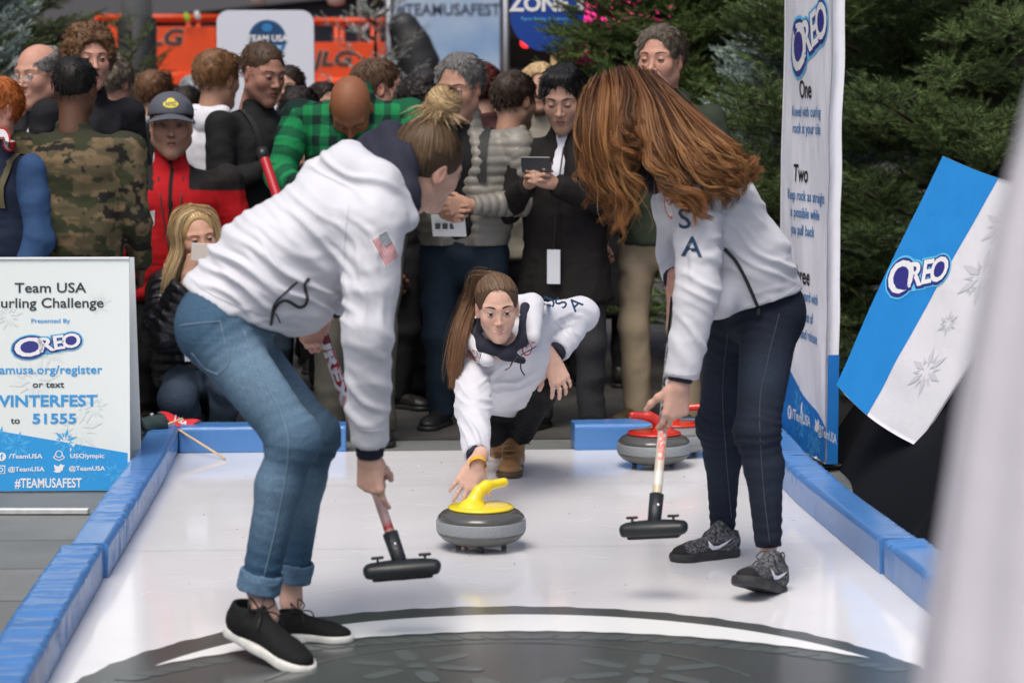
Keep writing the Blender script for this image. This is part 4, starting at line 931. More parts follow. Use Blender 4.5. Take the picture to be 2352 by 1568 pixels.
_hd = {}
def head_tpl(female=False, mouth=0, res=.0033, longnose=0, neck=.052, heavy=0):
    key = (female, mouth, res, longnose, neck, heavy)
    if key in _hd: return _hd[key]
    fm = 1 if female else 0; jw = (.034 if fm else .047) + heavy * .008; ch = -.096 if fm else -.106
    P = [ell((0, -.014, .034), (.0755, .096, .086), k=.02), ell((0, .016, -.02), (.0655 - .003 * fm + heavy * .004, .072, .088), k=.03),
         cone((jw, .005, -.060), (.010, .068, ch), .024, .018 - .002 * fm, .03), cone((-jw, .005, -.060), (-.010, .068, ch), .024, .018 - .002 * fm, .03),
         ell((0, .074, ch + .002), (.018, .014, .014), k=.02), ell((0, .045, -.075), (.034, .036, .034), k=.03),
         ell((.037, .060, -.022), (.024, .020, .022), k=.03), ell((-.037, .060, -.022), (.024, .020, .022), k=.03),
         cone((.010, .0815, .026), (.047, .064, .026), .0075 - .002 * fm, .008, .018), cone((-.010, .0815, .026), (-.047, .064, .026), .0075 - .002 * fm, .008, .018),
         ell((.031, .098, .004), (.016, .0155, .0115), k=.012, op='sub'), ell((-.031, .098, .004), (.016, .0155, .0115), k=.012, op='sub'),
         cone((0, .083, .014), (0, .1045 + longnose - .005 * fm, -.026), .0065 - .001 * fm, .0098 - .0025 * fm, .012), ell((0, .1065 + longnose - .005 * fm, -.0285), (.0085 - .0015 * fm, .0085 - .001 * fm, .0075 - .001 * fm), k=.008),
         ell((.0115 - .002 * fm, .094 - .002 * fm, -.033), (.0068 - .001 * fm, .0085, .0058), k=.007), ell((-.0115 + .002 * fm, .094 - .002 * fm, -.033), (.0068 - .001 * fm, .0085, .0058), k=.007),
         ell((.0055, .101, -.0385), (.0035, .0045, .0028), k=.003, op='sub'), ell((-.0055, .101, -.0385), (.0035, .0045, .0028), k=.003, op='sub'),
         ell((0, .0775, -.062), (.026, .014, .018), k=.015),
         cone((-.021 - .005 * mouth, .0825 - .003 * mouth, -.0605 + .003 * mouth), (0, .0915, -.0578), .0032, .0046, .005), cone((.021 + .005 * mouth, .0825 - .003 * mouth, -.0605 + .003 * mouth), (0, .0915, -.0578), .0032, .0046, .005),
         cone((-.016, .0835, -.0665), (0, .0905, -.0695), .0038, .0056, .005), cone((.016, .0835, -.0665), (0, .0905, -.0695), .0038, .0056, .005)]
    if mouth: P.append(ell((0, .096, -.0635), (.017, .006, .0028 * mouth), k=.003, op='sub'))
    else: P.append(ell((0, .0965, -.0632), (.021, .0045, .0014), k=.003, op='sub'))
    for s in (-1, 1):
        a = R(12) * s; Me = np.array([[math.cos(.35 * s), math.sin(.35 * s), 0], [-math.sin(.35 * s), math.cos(.35 * s), 0], [0, 0, 1]])
        P += [ell((s * .0765, -.006, -.004), (.0085, .0185, .0315), M=Me, k=.008), ell((s * .073, .000, -.024), (.007, .010, .012), k=.008), ell((s * .087, .001, -.001), (.0055, .010, .017), M=Me, k=.006, op='sub')]
    P += [cone((0, -.022, -.05), (0, -.032, -.17), neck, neck * 1.12, .03)]
    V, F = sdf_mesh(P, res); V = relax(V, F, 1, .3)
    x, y, z = V.T; ax = np.abs(x); m = {}
    m['lip'] = np.clip(1 - np.maximum(np.abs((z + .0635 - 3.5 * mouth * ax ** 2)) / .0105, ax / .0225) ** 4, 0, 1) * (y > .078)
    m['gap'] = (np.abs(z + .0633 - 4.5 * mouth * ax ** 2) < .0020 + .0007 * mouth) & (ax < .0165 + .0055 * mouth) & (y > .076)
    m['cheek'] = np.exp(-(((ax - .04) / .02) ** 2 + ((z + .022) / .02) ** 2)) * (y > .02)
    m['nose'] = np.exp(-((ax / .014) ** 2 + ((z + .03) / .015) ** 2)) * (y > .09)
    m['nost'] = ((np.abs(ax - .0055) < .004) & (np.abs(z + .0385) < .004) & (y > .09))
    m['ear'] = np.clip((ax - .074) / .008, 0, 1) * (z > -.05)
    m['beard'] = np.clip((-.035 - z) / .02, 0, 1) * np.clip((y + .01) / .03, 0, 1) * (z > -.125) * (1 - m['lip']) * np.clip(1.4 - .6 * np.exp(-((z + .05) / .02) ** 2) * (ax > .03), 0, 1)
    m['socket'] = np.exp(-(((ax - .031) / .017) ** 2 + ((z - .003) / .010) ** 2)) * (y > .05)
    bv = BVHTree.FromPolygons([Vector(v) for v in V], F.tolist())
    def surf(x, z):
        h = bv.ray_cast(Vector((x, .25, z)), Vector((0, -1, 0))); return np.array(h[0]) if h[0] is not None else V3(x, .07, z)
    _hd[key] = (V, F, m, surf); return _hd[key]

def skin_cols(m, n, skin, lip=None, beard=0, beardcol=(.06, .045, .035), blush=.5, mouth=0):
    c = np.tile(np.array(skin), (n, 1)); s = np.array(skin)
    def mix(w, t): 
        nonlocal c; w = np.clip(w, 0, 1)[:, None]; c = c * (1 - w) + np.array(t) * w
    mix(m['cheek'] * .35 * blush, (s[0] * .98, s[1] * .66, s[2] * .68)); mix(m['nose'] * .2 * blush, (s[0], s[1] * .68, s[2] * .7)); mix(m['ear'] * .4, (s[0], s[1] * .66, s[2] * .66))
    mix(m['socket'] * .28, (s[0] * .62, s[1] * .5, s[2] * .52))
    mix(m['lip'] * .9, lip if lip is not None else (s[0] * .72, s[1] * .48, s[2] * .5))
    if beard: mix(m['beard'] * beard, beardcol)
    mix(m['nost'] * .8, (s[0] * .15, s[1] * .1, s[2] * .1))
    mix(m['gap'] * 1., (.60, .50, .46) if mouth else (s[0] * .25, s[1] * .13, s[2] * .13))
    return c
def sph_patch(c, r, el0, el1, az0, az1, ne=7, na=14):
    V = []; F = []
    for i in range(ne):
        e = lerp(el0, el1, i / (ne - 1))
        for j in range(na):
            a = lerp(az0, az1, j / (na - 1)); V.append(c + r * V3(math.sin(a) * math.cos(e), math.cos(a) * math.cos(e), math.sin(e)))
    for i in range(ne - 1):
        for j in range(na - 1): F.append((i * na + j, i * na + j + 1, (i + 1) * na + j + 1, (i + 1) * na + j))
    return np.array(V), np.array(F)
def eye_geo(s, gaze=(0, 0), iris=(.05, .03, .015), r=.0132, white=(.34, .30, .28)):
    c = V3(s * .031, .0768, .0045); V, F = sph_patch(V3(0, 0, 0), 1, -1.5, 1.5, -1.5, 1.5, 22, 26)
    g = nrm(V3(gaze[0], 1, gaze[1])); a = np.degrees(np.arccos(np.clip(V @ g, -1, 1)))
    col = np.tile(white, (len(V), 1)); col[a < 32] = iris; col[(a < 32) & (a > 27)] = np.array(iris) * .3; col[a < 13] = (.004, .004, .004)
    return c + V * r, F, col
def lids_geo(s, up=.42, low=-.5, skin=(.6, .4, .3), lash=(.03, .02, .02), r=.0143, lashw=1):
    c = V3(s * .031, .0768, .0045); out = []
    V, F = sph_patch(c, r, up, 1.45, -1.35, 1.35, 7, 16); q = (np.arange(16) / 15 - .5) * 2
    V[:16, 2] -= .0028 * (np.abs(q) ** 2.2); col = np.tile(np.array(skin) * .86, (len(V), 1)); col[:16] = lash
    if lashw > 1: col[16:32] = np.array(skin) * .5
    out.append((V, F, col)); V, F = sph_patch(c, r, -1.45, low, -1.35, 1.35, 6, 16); V[-16:, 2] += .0022 * (np.abs(q) ** 2.2); col = np.tile(np.array(skin) * .9, (len(V), 1)); col[-16:] = np.array(skin) * .42; out.append((V, F, col)); return out

def hand_prims(mir=1, curl=(.5, .5, .55, .6), spread=.06, thumb=(.5, .5), scale=1.):
    """mir +1: left hand (thumb at +X), -1: right hand. fingers +Y, back of the hand +Z"""
    P = [cone((0, -.03, 0), (0, .012, 0), .0235, .025, .015, w=(1, 0, 0), sx=1.15)]
    xs = np.array([.031, .0105, -.011, -.031]) * mir; by = [.092, .097, .092, .083]; ln = [.070, .078, .072, .056]
    for x, y in zip(xs, by): P.append(cone((x * .45, .012, 0), (x, y, -.001), .0135, .0112, .018))
    P.append(ell((0, .05, -.004), (.037, .045, .0125), k=.015))
    P.append(ell((.024 * mir, .032, -.010), (.016, .026, .013), k=.015)); tips = []
    for i, (x, y, l) in enumerate(zip(xs, by, ln)):
        p = V3(x, y, 0); sp = spread * (1.5, .4, -.6, -1.6)[i] * mir; a = 0; r = (.0089, .0092, .0087, .0077)[i]; cu = curl[i]
        cu = cu if hasattr(cu, '__len__') else (cu * 1.25, cu * 1.65, cu * 1.0)
        for sgi, (fr, da) in enumerate(zip((.45, .31, .24), cu)):
            a += da; d = V3(math.sin(sp) * math.cos(a), math.cos(sp) * math.cos(a), -math.sin(a)); q = p + d * l * fr
            P.append(cone(p, q, r, r * .9, .004 if sgi else .008)); r *= .9; p = q
        tips.append(p)
    p = V3(.026 * mir, .022, -.006); az, bend = thumb
    d = nrm(V3(mir * math.cos(az) * .85, .75, -.35 - .5 * (1 - math.cos(az)))); r = .0125
    for fr, bd in ((.040, 0), (.031, bend * .7), (.026, bend)):
        d = nrm(d + V3(-mir * bd * .75, .15 * bd, -.25 * bd)); q = p + d * fr; P.append(cone(p, q, r, r * .88, .010)); r *= .86; p = q
    for b in P:
        if b['t'] == 'c': b['p'] = b['p'] * scale; b['q'] = b['q'] * scale; b['r1'] *= scale; b['r2'] *= scale
        else: b['c'] = b['c'] * scale; b['r'] = b['r'] * scale
    return P
_hc = {}
def hand_geo(res=.0036, **k):
    key = (res, repr(sorted(k.items())))
    if key not in _hc: _hc[key] = sdf_mesh(hand_prims(**k), res)
    return _hc[key]

def wrinkle(V, amp, sc, st=(1, 1, 1), seed=0, it=2):
    P = V / np.array(st) * sc; P = P + .6 * np.stack([vnoise(P * .5 + 3 + seed), vnoise(P * .5 + 9 + seed), vnoise(P * .5 + 27 + seed)], -1)
    d = 0; a = 1
    for i in range(it): d = d + a * (1 - 2 * np.abs(vnoise(P * (1.9 ** i) + seed * 5.1 + i * 7))); a *= .5
    return d * amp
def fold(V, c, d, n, wl, amp, rad, seed=0, ph=0.):
    """a fan of soft folds: centre c, running along d, offset measured along n"""
    q = V - np.asarray(c); d = nrm(d); n = nrm(np.asarray(n) - d * np.dot(n, d)); s = q @ d; t = q @ n
    t = t + .7 * wl * vnoise(np.stack([s / wl * .45, t / wl * .45, 0 * s + seed], -1)) + .06 * s
    w = np.clip(.55 + .9 * vnoise(np.stack([s / wl * .35, t / wl * .6, 0 * s + seed + 50], -1)), 0, 1.3) * np.exp(-(s / rad[0]) ** 2 - (t / rad[1]) ** 2); f = np.sin(t / wl * 2 * math.pi + ph); f = np.sign(f) * np.abs(f) ** 1.0
    return amp * w * (f - .35 * np.cos(t / wl * 4 * math.pi + ph * 2))
def segdist(V, p, q):
    ax = q - p; t = np.clip((V - p) @ ax / (ax @ ax), 0, 1); return np.linalg.norm(V - p - t[:, None] * ax, axis=1), t * np.linalg.norm(ax)

def strands(roots, guides, n, seed, colA, colB, w=.0016, spread=.02, seg=14, tipw=.2, frizz=.004, taper=.7, curlA=0, curlF=0, clump=.5, flat=True):
    """ribbon strands following guide curves. guides: list of control point arrays; each strand picks a guide and a jittered offset"""
    rs = np.random.RandomState(seed); G = [spline(g, seg) for g in guides]; VV = []; FF = []; CC = []; base = 0
    L = len(G)
    wts = np.array([1.0] * L) / L
    for i in range(n):
        k = rs.randint(L); g = G[k]
        if rs.rand() < .6 and L > 1:
            k2 = min(L - 1, max(0, k + rs.choice([-1, 1]))); t_ = rs.rand() * .5; g = g * (1 - t_) + G[k2] * t_
        o = rs.normal(0, 1, 3) * spread; cl = clump; t = np.linspace(0, 1, seg)[:, None]
        P = g + o * (1 - cl * t) ; kx = rs.uniform(.86, 1.04); m = int(seg)
        P = P[0] + (P - P[0]) * 1.0
        ln = spline(P, seg)[:max(5, int(seg * kx))] if kx < 1 else P
        if curlA:
            tt = np.linspace(0, 1, len(ln))[:, None]; ph = (k * 1.7) + rs.normal(0, .35); a = curlA * np.clip(tt - .3, 0, 1) ** 1.2
            T = nrm(ln[-1] - ln[0]); u = nrm(np.cross(T, [0.2, .1, 1])); v = np.cross(T, u)
            ln = ln + a * (np.sin(tt * curlF + ph) * u + np.cos(tt * curlF * 1.0 + ph) * v * .7)
        ln = ln + np.cumsum(rs.normal(0, frizz * .25, (len(ln), 3)), 0) * np.linspace(0, 1, len(ln))[:, None]
        T = np.gradient(ln, axis=0); T /= np.linalg.norm(T, axis=1)[:, None] + 1e-9
        view = V3(rs.normal(0, .5), -1, rs.normal(0, .5)); S = np.cross(T, view); S /= np.linalg.norm(S, axis=1)[:, None] + 1e-9
        m = len(ln); ww = w * rs.uniform(.6, 1.3) * (1 - (1 - tipw) * np.linspace(0, 1, m)[:, None] ** 2)
        V = np.concatenate([ln - S * ww, ln + S * ww]); F = np.array([(j, j + 1, m + j + 1, m + j) for j in range(m - 1)]) + base
        base += 2 * m; b = rs.uniform(0, 1) ; c = lerp(np.array(colA), np.array(colB), np.clip(b * .75 + .45 * np.linspace(-.2, 1, m)[:, None] * taper, 0, 1)) * rs.uniform(.75, 1.2)
        VV.append(V); FF.append(F); CC.append(np.concatenate([c, c]))
    return np.concatenate(VV), np.concatenate(FF), np.concatenate(CC)

def locks(guides, nl, per, seed, colA, colB, w=.0016, spread=.014, seg=24, lr=.0055, curlA=.012, curlF=(7, 13), depth=(0, 0, 0), ln=(.72, 1.04), curl0=.35):
    rs = np.random.RandomState(seed); G_ = [spline(g, seg) for g in guides]; L = len(G_); VV, FF, CC = [], [], []; b = 0; t = np.linspace(0, 1, seg)[:, None]
    for i in range(nl):
        u = rs.uniform(0, L - 1); k = int(u); f = u - k; g = G_[k] * (1 - f) + G_[min(k + 1, L - 1)] * f
        kx = rs.uniform(*ln); g = spline(g[:max(6, int(seg * min(kx, 1)))], seg); off = rs.normal(0, 1, 3) * spread * (.35 + .65 * t) + np.array(depth)
        g = g + off; T = nrm(g[-1] - g[seg // 2]); x1 = nrm(np.cross(T, (.1, 1, .2))); x2 = np.cross(T, x1); am = curlA * rs.uniform(.4, 1.5) * np.clip((t - curl0) / (1 - curl0), 0, 1) ** 1.1; fr = rs.uniform(*curlF); ph = rs.rand() * 6.28
        g = g + am * (np.sin(fr * t + ph) * x1 + .8 * np.cos(fr * t + ph) * x2); cl = rs.rand() ** 1.2; vb = rs.uniform(.7, 1.25)
        for j in range(per):
            P = g + rs.normal(0, 1, 3) * lr * (1.1 - .88 * t) + np.cumsum(rs.normal(0, .0009, (seg, 3)), 0) * t
            Tn = np.gradient(P, axis=0); Tn /= np.linalg.norm(Tn, axis=1)[:, None] + 1e-9; S = np.cross(Tn, V3(rs.normal(0, .5), -1, rs.normal(0, .5))); S /= np.linalg.norm(S, axis=1)[:, None] + 1e-9
            ww = w * rs.uniform(.6, 1.3) * (1 - .8 * t ** 3); VV.append(np.concatenate([P - S * ww, P + S * ww])); FF.append(np.array([(q, q + 1, seg + q + 1, seg + q) for q in range(seg - 1)]) + b); b += 2 * seg
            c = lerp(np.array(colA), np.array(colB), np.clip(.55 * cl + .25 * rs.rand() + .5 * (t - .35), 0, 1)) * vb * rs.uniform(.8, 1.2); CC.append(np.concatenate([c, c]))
    return np.concatenate(VV), np.concatenate(FF), np.concatenate(CC)

def hair_cap(style, col, seed=0, res=.0055, female=False, hl=0):
    """returns V,F,colour of a scalp cap with short strands in head space"""
    rs = np.random.RandomState(seed); col = np.array(col)
    t = dict(short=.010, buzz=.004, curly=.026, long=.013, updo=.010, side=.010, ring=.008, wavy=.014, crop=.007).get(style, .01)
    P = [ell((0, -.020, .038), (.0785 + t, .098 + t, .086 + t), k=.02)]
    if style in ('curly',): P += [ell((rs.uniform(-.06, .06), rs.uniform(-.08, .05), .07 + rs.uniform(0, .04)), .035, k=.02) for _ in range(12)] + [ell((s * .075, rs.uniform(-.05, .02), rs.uniform(-.02, .06)), .03, k=.02) for s in (-1, 1) for _ in range(4)]
    if style == 'side': P += [cone((.05, .045, .095), (-.03, .058, .098), .018, .024, .03)]
    top = {'ring': -.03}.get(style, 0)
    P.append(ell((0, .115, -.012 + hl + (.004 if female else 0)), (.078, .078, .108), k=.006, op='sub'))
    P.append(plane((0, -.03, -.058 if style not in ('long',) else -.09), (0, .28, -1), k=.006))
    for s in (-1, 1): P.append(ell((s * .092, .006, -.012), (.03, .026, .036), k=.004, op='sub'))
    P.append(rbox((0, .08, -.10), (.12, .075, .07), k=.006, op='sub'))
    if style == 'ring': P.append(ell((0, .02, .115), (.075, .10, .075), k=.01, op='sub'))
    V, F = sdf_mesh(P, res); N = vnormals(V, F)
    if style in ('crop', 'wavy'): V = V + N * ((.0045 if style == 'crop' else .0075) * fbm(V * np.array([60, 52, 56]) + seed, 3) + .002)[:, None]
    elif style == 'curly': V = V + N * (.011 * fbm(V * 42 + seed, 2))[:, None]
    else: V = V + N * (.0035 * fbm(V * np.array([55, 18, 30]) + seed, 2))[:, None]
    cc = col * (1 + .35 * fbm(V * np.array([90, 22, 40]) + seed, 2))[:, None]; cc = np.clip(cc, .001, 1)
    # short strands over the cap
    n = 1500 if style != 'buzz' else 400; idx = rs.randint(0, len(V), n); p = V[idx]; nn = N[idx]; ok = (N[idx][:, 1] < .9) | (p[:, 2] > .05); p, nn = p[ok], nn[ok]
    if style == 'curly': d = rs.normal(0, 1, p.shape) + nn * .6; ln = .022
    elif style == 'updo': d = np.tile((0, -.5, 1.), (len(p), 1)) + rs.normal(0, .1, p.shape); ln = .04
    else: d = np.stack([p[:, 0] * 6, -p[:, 1] * 2 + .35 * np.sign(p[:, 2]) * (p[:, 1] > 0), -np.ones(len(p)) * .6 - (p[:, 2] < .06) * .6], 1) + nn * .16 + rs.normal(0, .2, p.shape); ln = .024
    d /= np.linalg.norm(d, axis=1)[:, None]; s = np.cross(d, nn); s /= np.linalg.norm(s, axis=1)[:, None] + 1e-9
    ln = ln * rs.uniform(.5, 1.2, (len(p), 1)); w = .0014
    m = len(p); V2 = np.stack([p - s * w, p + s * w, p + d * ln * .5 + nn * .004 + s * w * .8, p + d * ln], 1).reshape(-1, 3)
    F2 = (np.arange(m) * 4)[:, None] + np.array([[0, 1, 2, 3]]); c2 = np.repeat(col[None] * rs.uniform(.55, 1.5, (m, 1)), 4, 0)
    return np.concatenate([V, V2]), np.concatenate([F, F2 + len(V)]), np.concatenate([cc, c2])

def put_head(c, Mh, hs, skin, female=False, mouth=0, up=.22, low=-.30, white=(.34, .30, .28), gaze=(0, 0), iris=(.04, .022, .012), er=1., beard=0, beardcol=(.05, .04, .03), brow=(.04, .03, .02), browr=.0026, lip=None, res=.0033, longnose=0, lashw=1, blush=.5, sx=1., neck=.052, heavy=0, browz=0):
    V, F, m, surf = head_tpl(female, mouth, res, longnose, neck, heavy)
    S = np.array([sx, 1, 1]) * hs
    parts = [(V, F, skin_cols(m, len(V), skin, lip, beard, beardcol, blush, mouth))]
    eyes = []
    for s in (-1, 1):
        parts += lids_geo(s, up, low, skin, lash=np.array(brow) * .3 + .004, lashw=lashw, r=.0143 * er)
        bp = []
        for t in np.linspace(0, 1, 8):
            x = s * lerp(.013, .051, t); z = .0265 + browz + .0062 * math.sin(t * 2.3) - .0045 * t ** 2; q = surf(x, z); bp.append(q + V3(0, .0006, 0))
        tv, tf = tube(bp, np.interp(np.linspace(0, 1, 8), [0, .3, 1], [browr * .9, browr * 1.1, browr * .4]), 6); tf = [f for f in tf if len(f) == 4]
        parts.append((tv, np.array(tf), np.tile(brow, (len(tv), 1))))
        ev, ef, ec_ = eye_geo(s, gaze, iris, r=.0132 * er, white=white); eyes.append((c + (ev * S) @ Mh.T, ef, ec_))
    out = [(c + (v * S) @ Mh.T, f, cc) for v, f, cc in parts]
    return out, eyes, lambda P: c + (np.asarray(P, float) * S) @ Mh.T

def joinm(parts):
    n = 0; VV, FF, CC = [], [], []
    for v, f, c in parts:
        VV.append(v); FF.append(np.asarray(f) + n); CC.append(np.broadcast_to(c, (len(v), 3))); n += len(v)
    return np.concatenate(VV), FF, np.concatenate(CC)

SHOE = {}
def shoe(parent, an, toe, style='dress', col=(.02, .02, .02), sole=(.02, .02, .02), up=(0, 0, 1), s=1., res=.006, name='shoe'):
    """an: point on the ground below the ankle; toe: direction"""
    y = nrm(toe); x = nrm(np.cross(y, up)); z = np.cross(x, y); Mx = np.stack([x, y, z], 1)
    P = [cone((0, -.035, .055), (0, -.01, .05), .036, .036, .03), cone((0, 0, .05), (0, .13, .034), .038, .030, .03, w=(1, 0, 0), sx=1.1), ell((0, .145, .030), (.043, .055, .026), k=.03), cone((0, -.03, .06), (0, -.03, .11 if style == 'boot' else .085), .036, .040 if style == 'boot' else .034, .02), plane((0, 0, .014), (0, 0, -1), k=.003)]
    if style == 'boot': P.append(cone((0, -.025, .1), (0, -.03, .19), .042, .046, .02, cap=1))
    V, F = sdf_mesh(P, res); V = V * s; W = an + V @ Mx.T; N = vnormals(W, F)
    if style == 'boot': W = W + N * wrinkle(V, .002, 22)[:, None]
    c = np.tile(col, (len(V), 1)) * (1 + .15 * fbm(V * 40, 2))[:, None]
    o = mk(name, W, F, Mleather, parent, True, c)
    P = [cone((0, -.035, .012), (0, .05, .012), .040, .036, .03), cone((0, .04, .012), (0, .145, .012), .037, .047, .04), ell((0, .155, .012), (.045, .052, .03), k=.03), plane((0, 0, .0005), (0, 0, -1)), plane((0, 0, .024), (0, 0, 1))]
    V, F = sdf_mesh(P, res); mk("sole", an + (V * s) @ Mx.T, F, Mleather, o, True, np.tile(sole, (len(V), 1)))
    return o, lambda q: an + (np.asarray(q, float) * s) @ Mx.T

def crowd(label, x, ytop, Y, yaw=0, nod=0, tilt=0, hs=1.0, hair='short', haircol=(.03, .02, .012), skin='tan', top=(.02, .02, .02), pants=(.02, .02, .025), arms='down', wd=1.0, lean=0., headk=None, seed=0, hl=0,
          opening=None, shirt=None, puffer=0, collar=1, topmat=None, hood=False, topfn=None, shoes=None, female=False, bodyyaw=None, legs=True, hemz=None, grp=None, res=.011, squat=0, capz=None, collarcol=None, shz=None, long=False, xtra=None, handk=None, stance=.10):
    rs = np.random.RandomState(seed + 40); headk = dict(headk or {}); sk = SK[skin] if isinstance(skin, str) else skin
    root_label = label; by = yaw if bodyyaw is None else bodyyaw
    Rb = rot(by); X, Fw = Rb[:, 0], Rb[:, 1]; Z = V3(0, 0, 1); pt = at(x, ytop, Y); zt = pt[2]; H = zt
    Mh = rot(yaw, nod, tilt); hc = V3(pt[0], Y, zt - .125 * hs)
    sc = 1.0
    nb = hc - Mh[:, 2] * .150 * hs * .5 + V3(0, 0, -.150 * hs * .55) - Mh[:, 1] * .02   # neck base
    if shz is not None: nb[2] = shz + .068
    zs = nb[2] - .068; base = V3(nb[0], nb[1], 0)
    full = max(zs / .82, 1.5)
    def L(a, b, c): return base + X * a + Fw * b + Z * c
    ld = lean
    hipz = min(.50 * full, zs - .50) - squat; pel = L(0, -ld, hipz + .05); chest = L(0, -.01 - ld * .25, zs - .11); waist = L(0, -ld * .7 - .01, lerp(hipz, zs, .38))
    sw = .185 * wd; shR, shL = L(sw, -.015, zs), L(-sw, -.015, zs)
    A = dict(down=((.26, -.03, -.29), (.25, .03, -.53)), pocket=((.29, -.06, -.28), (.20, .10, -.46)), hold=((.24, .03, -.29), (.06, .25, -.18)), clasp=((.25, .0, -.30), (.05, .22, -.34)), cross=((.25, .05, -.27), (-.02, .20, -.24)), back=((.25, -.08, -.27), (.12, -.14, -.48)))
    if isinstance(arms, str): arms = (arms, arms)
    J = []
    for sgn, a in zip((1, -1), arms):
        if isinstance(a, str): a = A[a]
        wa = wd ** .6; J.append((L(sgn * a[0][0] * wa, a[0][1], zs + a[0][2]), L(sgn * a[1][0] * wa, a[1][1], zs + a[1][2])))
    (elR, wrR), (elL, wrL) = J
    hR, hL = L(.09 * wd, -ld, hipz), L(-.09 * wd, -ld, hipz); kz = hipz * .53; kR, kL = L(stance + .01, .03 + squat * .8, kz), L(-stance - .01, .02 + squat * .8, kz); aR, aL = L(stance + .01, -.02, .09), L(-stance - .01, -.03, .09)
    body = bpy.data.objects.new  # placeholder name
    # body: one skin surface
    P = [cone(pel, waist, .09, .085, .05, X, 1.25), cone(waist, chest, .085, .095, .05, X, 1.3), cone(chest, nb, .09, .045, .05, X, 1.1), cone(shR, shL, .045, .045, .05)]
    for sh, el, wr in ((shR, elR, wrR), (shL, elL, wrL)): P += [cone(sh, el, .042, .034, .03), cone(el, wr, .034, .024, .02)]
    for h_, k_, a_ in ((hR, kR, aR), (hL, kL, aL)): P += [cone(h_, k_, .070, .046, .04), cone(k_, a_, .046, .032, .03)]
    V, F = sdf_mesh(P, .016); parts = [(V, F, sk)]
    hp, eyes, toW = put_head(hc, Mh, hs, sk, female=female, **headk); parts += hp
    hk = dict(curl=(.5, .55, .6, .65), spread=.03, thumb=(.9, .4)); hk.update(handk or {})
    for mir, sh, el, wr in ((-1, shR, elR, wrR), (1, shL, elL, wrL)):
        hv, hf = hand_geo(mir=mir, **hk); fd = nrm(wr - el); 
        xx = frame(nrm(-Fw * mir * .3 + X * .0 + np.cross(fd, -X * mir + 0 * Z)), fd) if True else None
        # back of the hand faces outwards
        bk = nrm(X * (-mir) * 1.0 + Fw * .35 - fd * np.dot(X * (-mir) + Fw * .35, fd)); xr = np.cross(fd, bk); parts.append((wr + hv @ np.stack([xr, fd, bk], 1).T, hf, sk))
    V, F, C = joinm(parts); body = mk("person", V, F, Mskin, None, True, C); tag(body, root_label, "person", grp)
    for ev, ef, ec_ in eyes: mk("eye", ev, ef, Meye, body, True, ec_)
    # jacket
    hz_ = hipz - .02 if hemz is None else hemz
    if long: hz_ = hipz - .30
    g = .018
    hr_ = .112 + (.035 if hz_ < hipz - .05 else 0); P = [cone(L(0, -ld, hz_ - .06), waist, hr_ * wd, .112 * wd, .06, X, 1.38), cone(waist, chest, .112 * wd, .118 * wd, .06, X, 1.42), cone(chest + Z * .04, nb - Z * .01, .100 * wd, .055, .06, X, 1.25), cone(shR + Z * -.012, shL + Z * -.012, .054, .054, .05), plane(L(0, 0, hz_), -Z)]
    for sh, el, wr in ((shR, elR, wrR), (shL, elL, wrL)): P += [cone(sh - Z * .012, el, .058 * wd, .052, .03), cone(el, lerp(el, wr, .93), .054, .040, .03, cap=1)]
    if collar: P.append(cone(nb - Z * .02 - Fw * .0, nb + Z * .045 * collar - Fw * .012, .066, .062, .02, X, 1.08, cap=1))
    if hood: P += [cone(nb - Fw * .06 + X * .075 + Z * .01, nb - Fw * .085 - Z * .03, .035, .05, .03), cone(nb - Fw * .06 - X * .075 + Z * .01, nb - Fw * .085 - Z * .03, .035, .05, .03)]
    if opening: 
        fb_ = .13 * wd + .035; opening = (opening[0] + .022, opening[1] + .022); P.append(cone(nb + Fw * .105 + Z * .05, L(0, fb_, zs - .16), opening[0], lerp(opening[0], opening[1], .3), .010, op='sub')); P.append(cone(L(0, fb_, zs - .16), L(0, fb_, hz_ - .05), lerp(opening[0], opening[1], .3), opening[1], .010, op='sub'))
    P.append(cone(nb + Z * .0, nb + Z * .2 - Fw * .02, .053, .056, .008, op='sub'))
    V, F = sdf_mesh(P, res); V = relax(V, F, 1, .3); N = vnormals(V, F)
    dd = wrinkle(V, .008, 6, (1, 1, 1.5), seed) + wrinkle(V, .004, 13, (1.4, 1, .8), seed + 2)
    q = np.stack([(V - base) @ X, (V - base) @ Fw, V[:, 2]], 1)
    dR1, tR1 = segdist(V, shR, elR); dR2, tR2 = segdist(V, elR, wrR); dL1, tL1 = segdist(V, shL, elL); dL2, tL2 = segdist(V, elL, wrL)
    arm = np.minimum.reduce([dR1, dR2, dL1, dL2]) < .07
    arm &= (np.abs(q[:, 0]) > .16) | (q[:, 1] > .12); st = np.choose(np.argmin([dR1, dR2, dL1, dL2], 0), [tR1, .3 + tR2, tL1, .3 + tL2])
    if puffer:
        co = np.where(arm, st, V[:, 2]); dd = dd * .6 + .008 * (np.abs(np.sin(math.pi * co / puffer)) ** .6 - .6)
    V = V + N * dd[:, None]
    cc = np.tile(np.array(top, float), (len(V), 1))
    if topfn is not None: cc = topfn(q, zs, arm, st, V, cc)
    jm = topmat or (Mpuf if puffer else Mcl); jk = mk("jacket", V, F, jm, body, True, np.clip(cc, .001, 1))
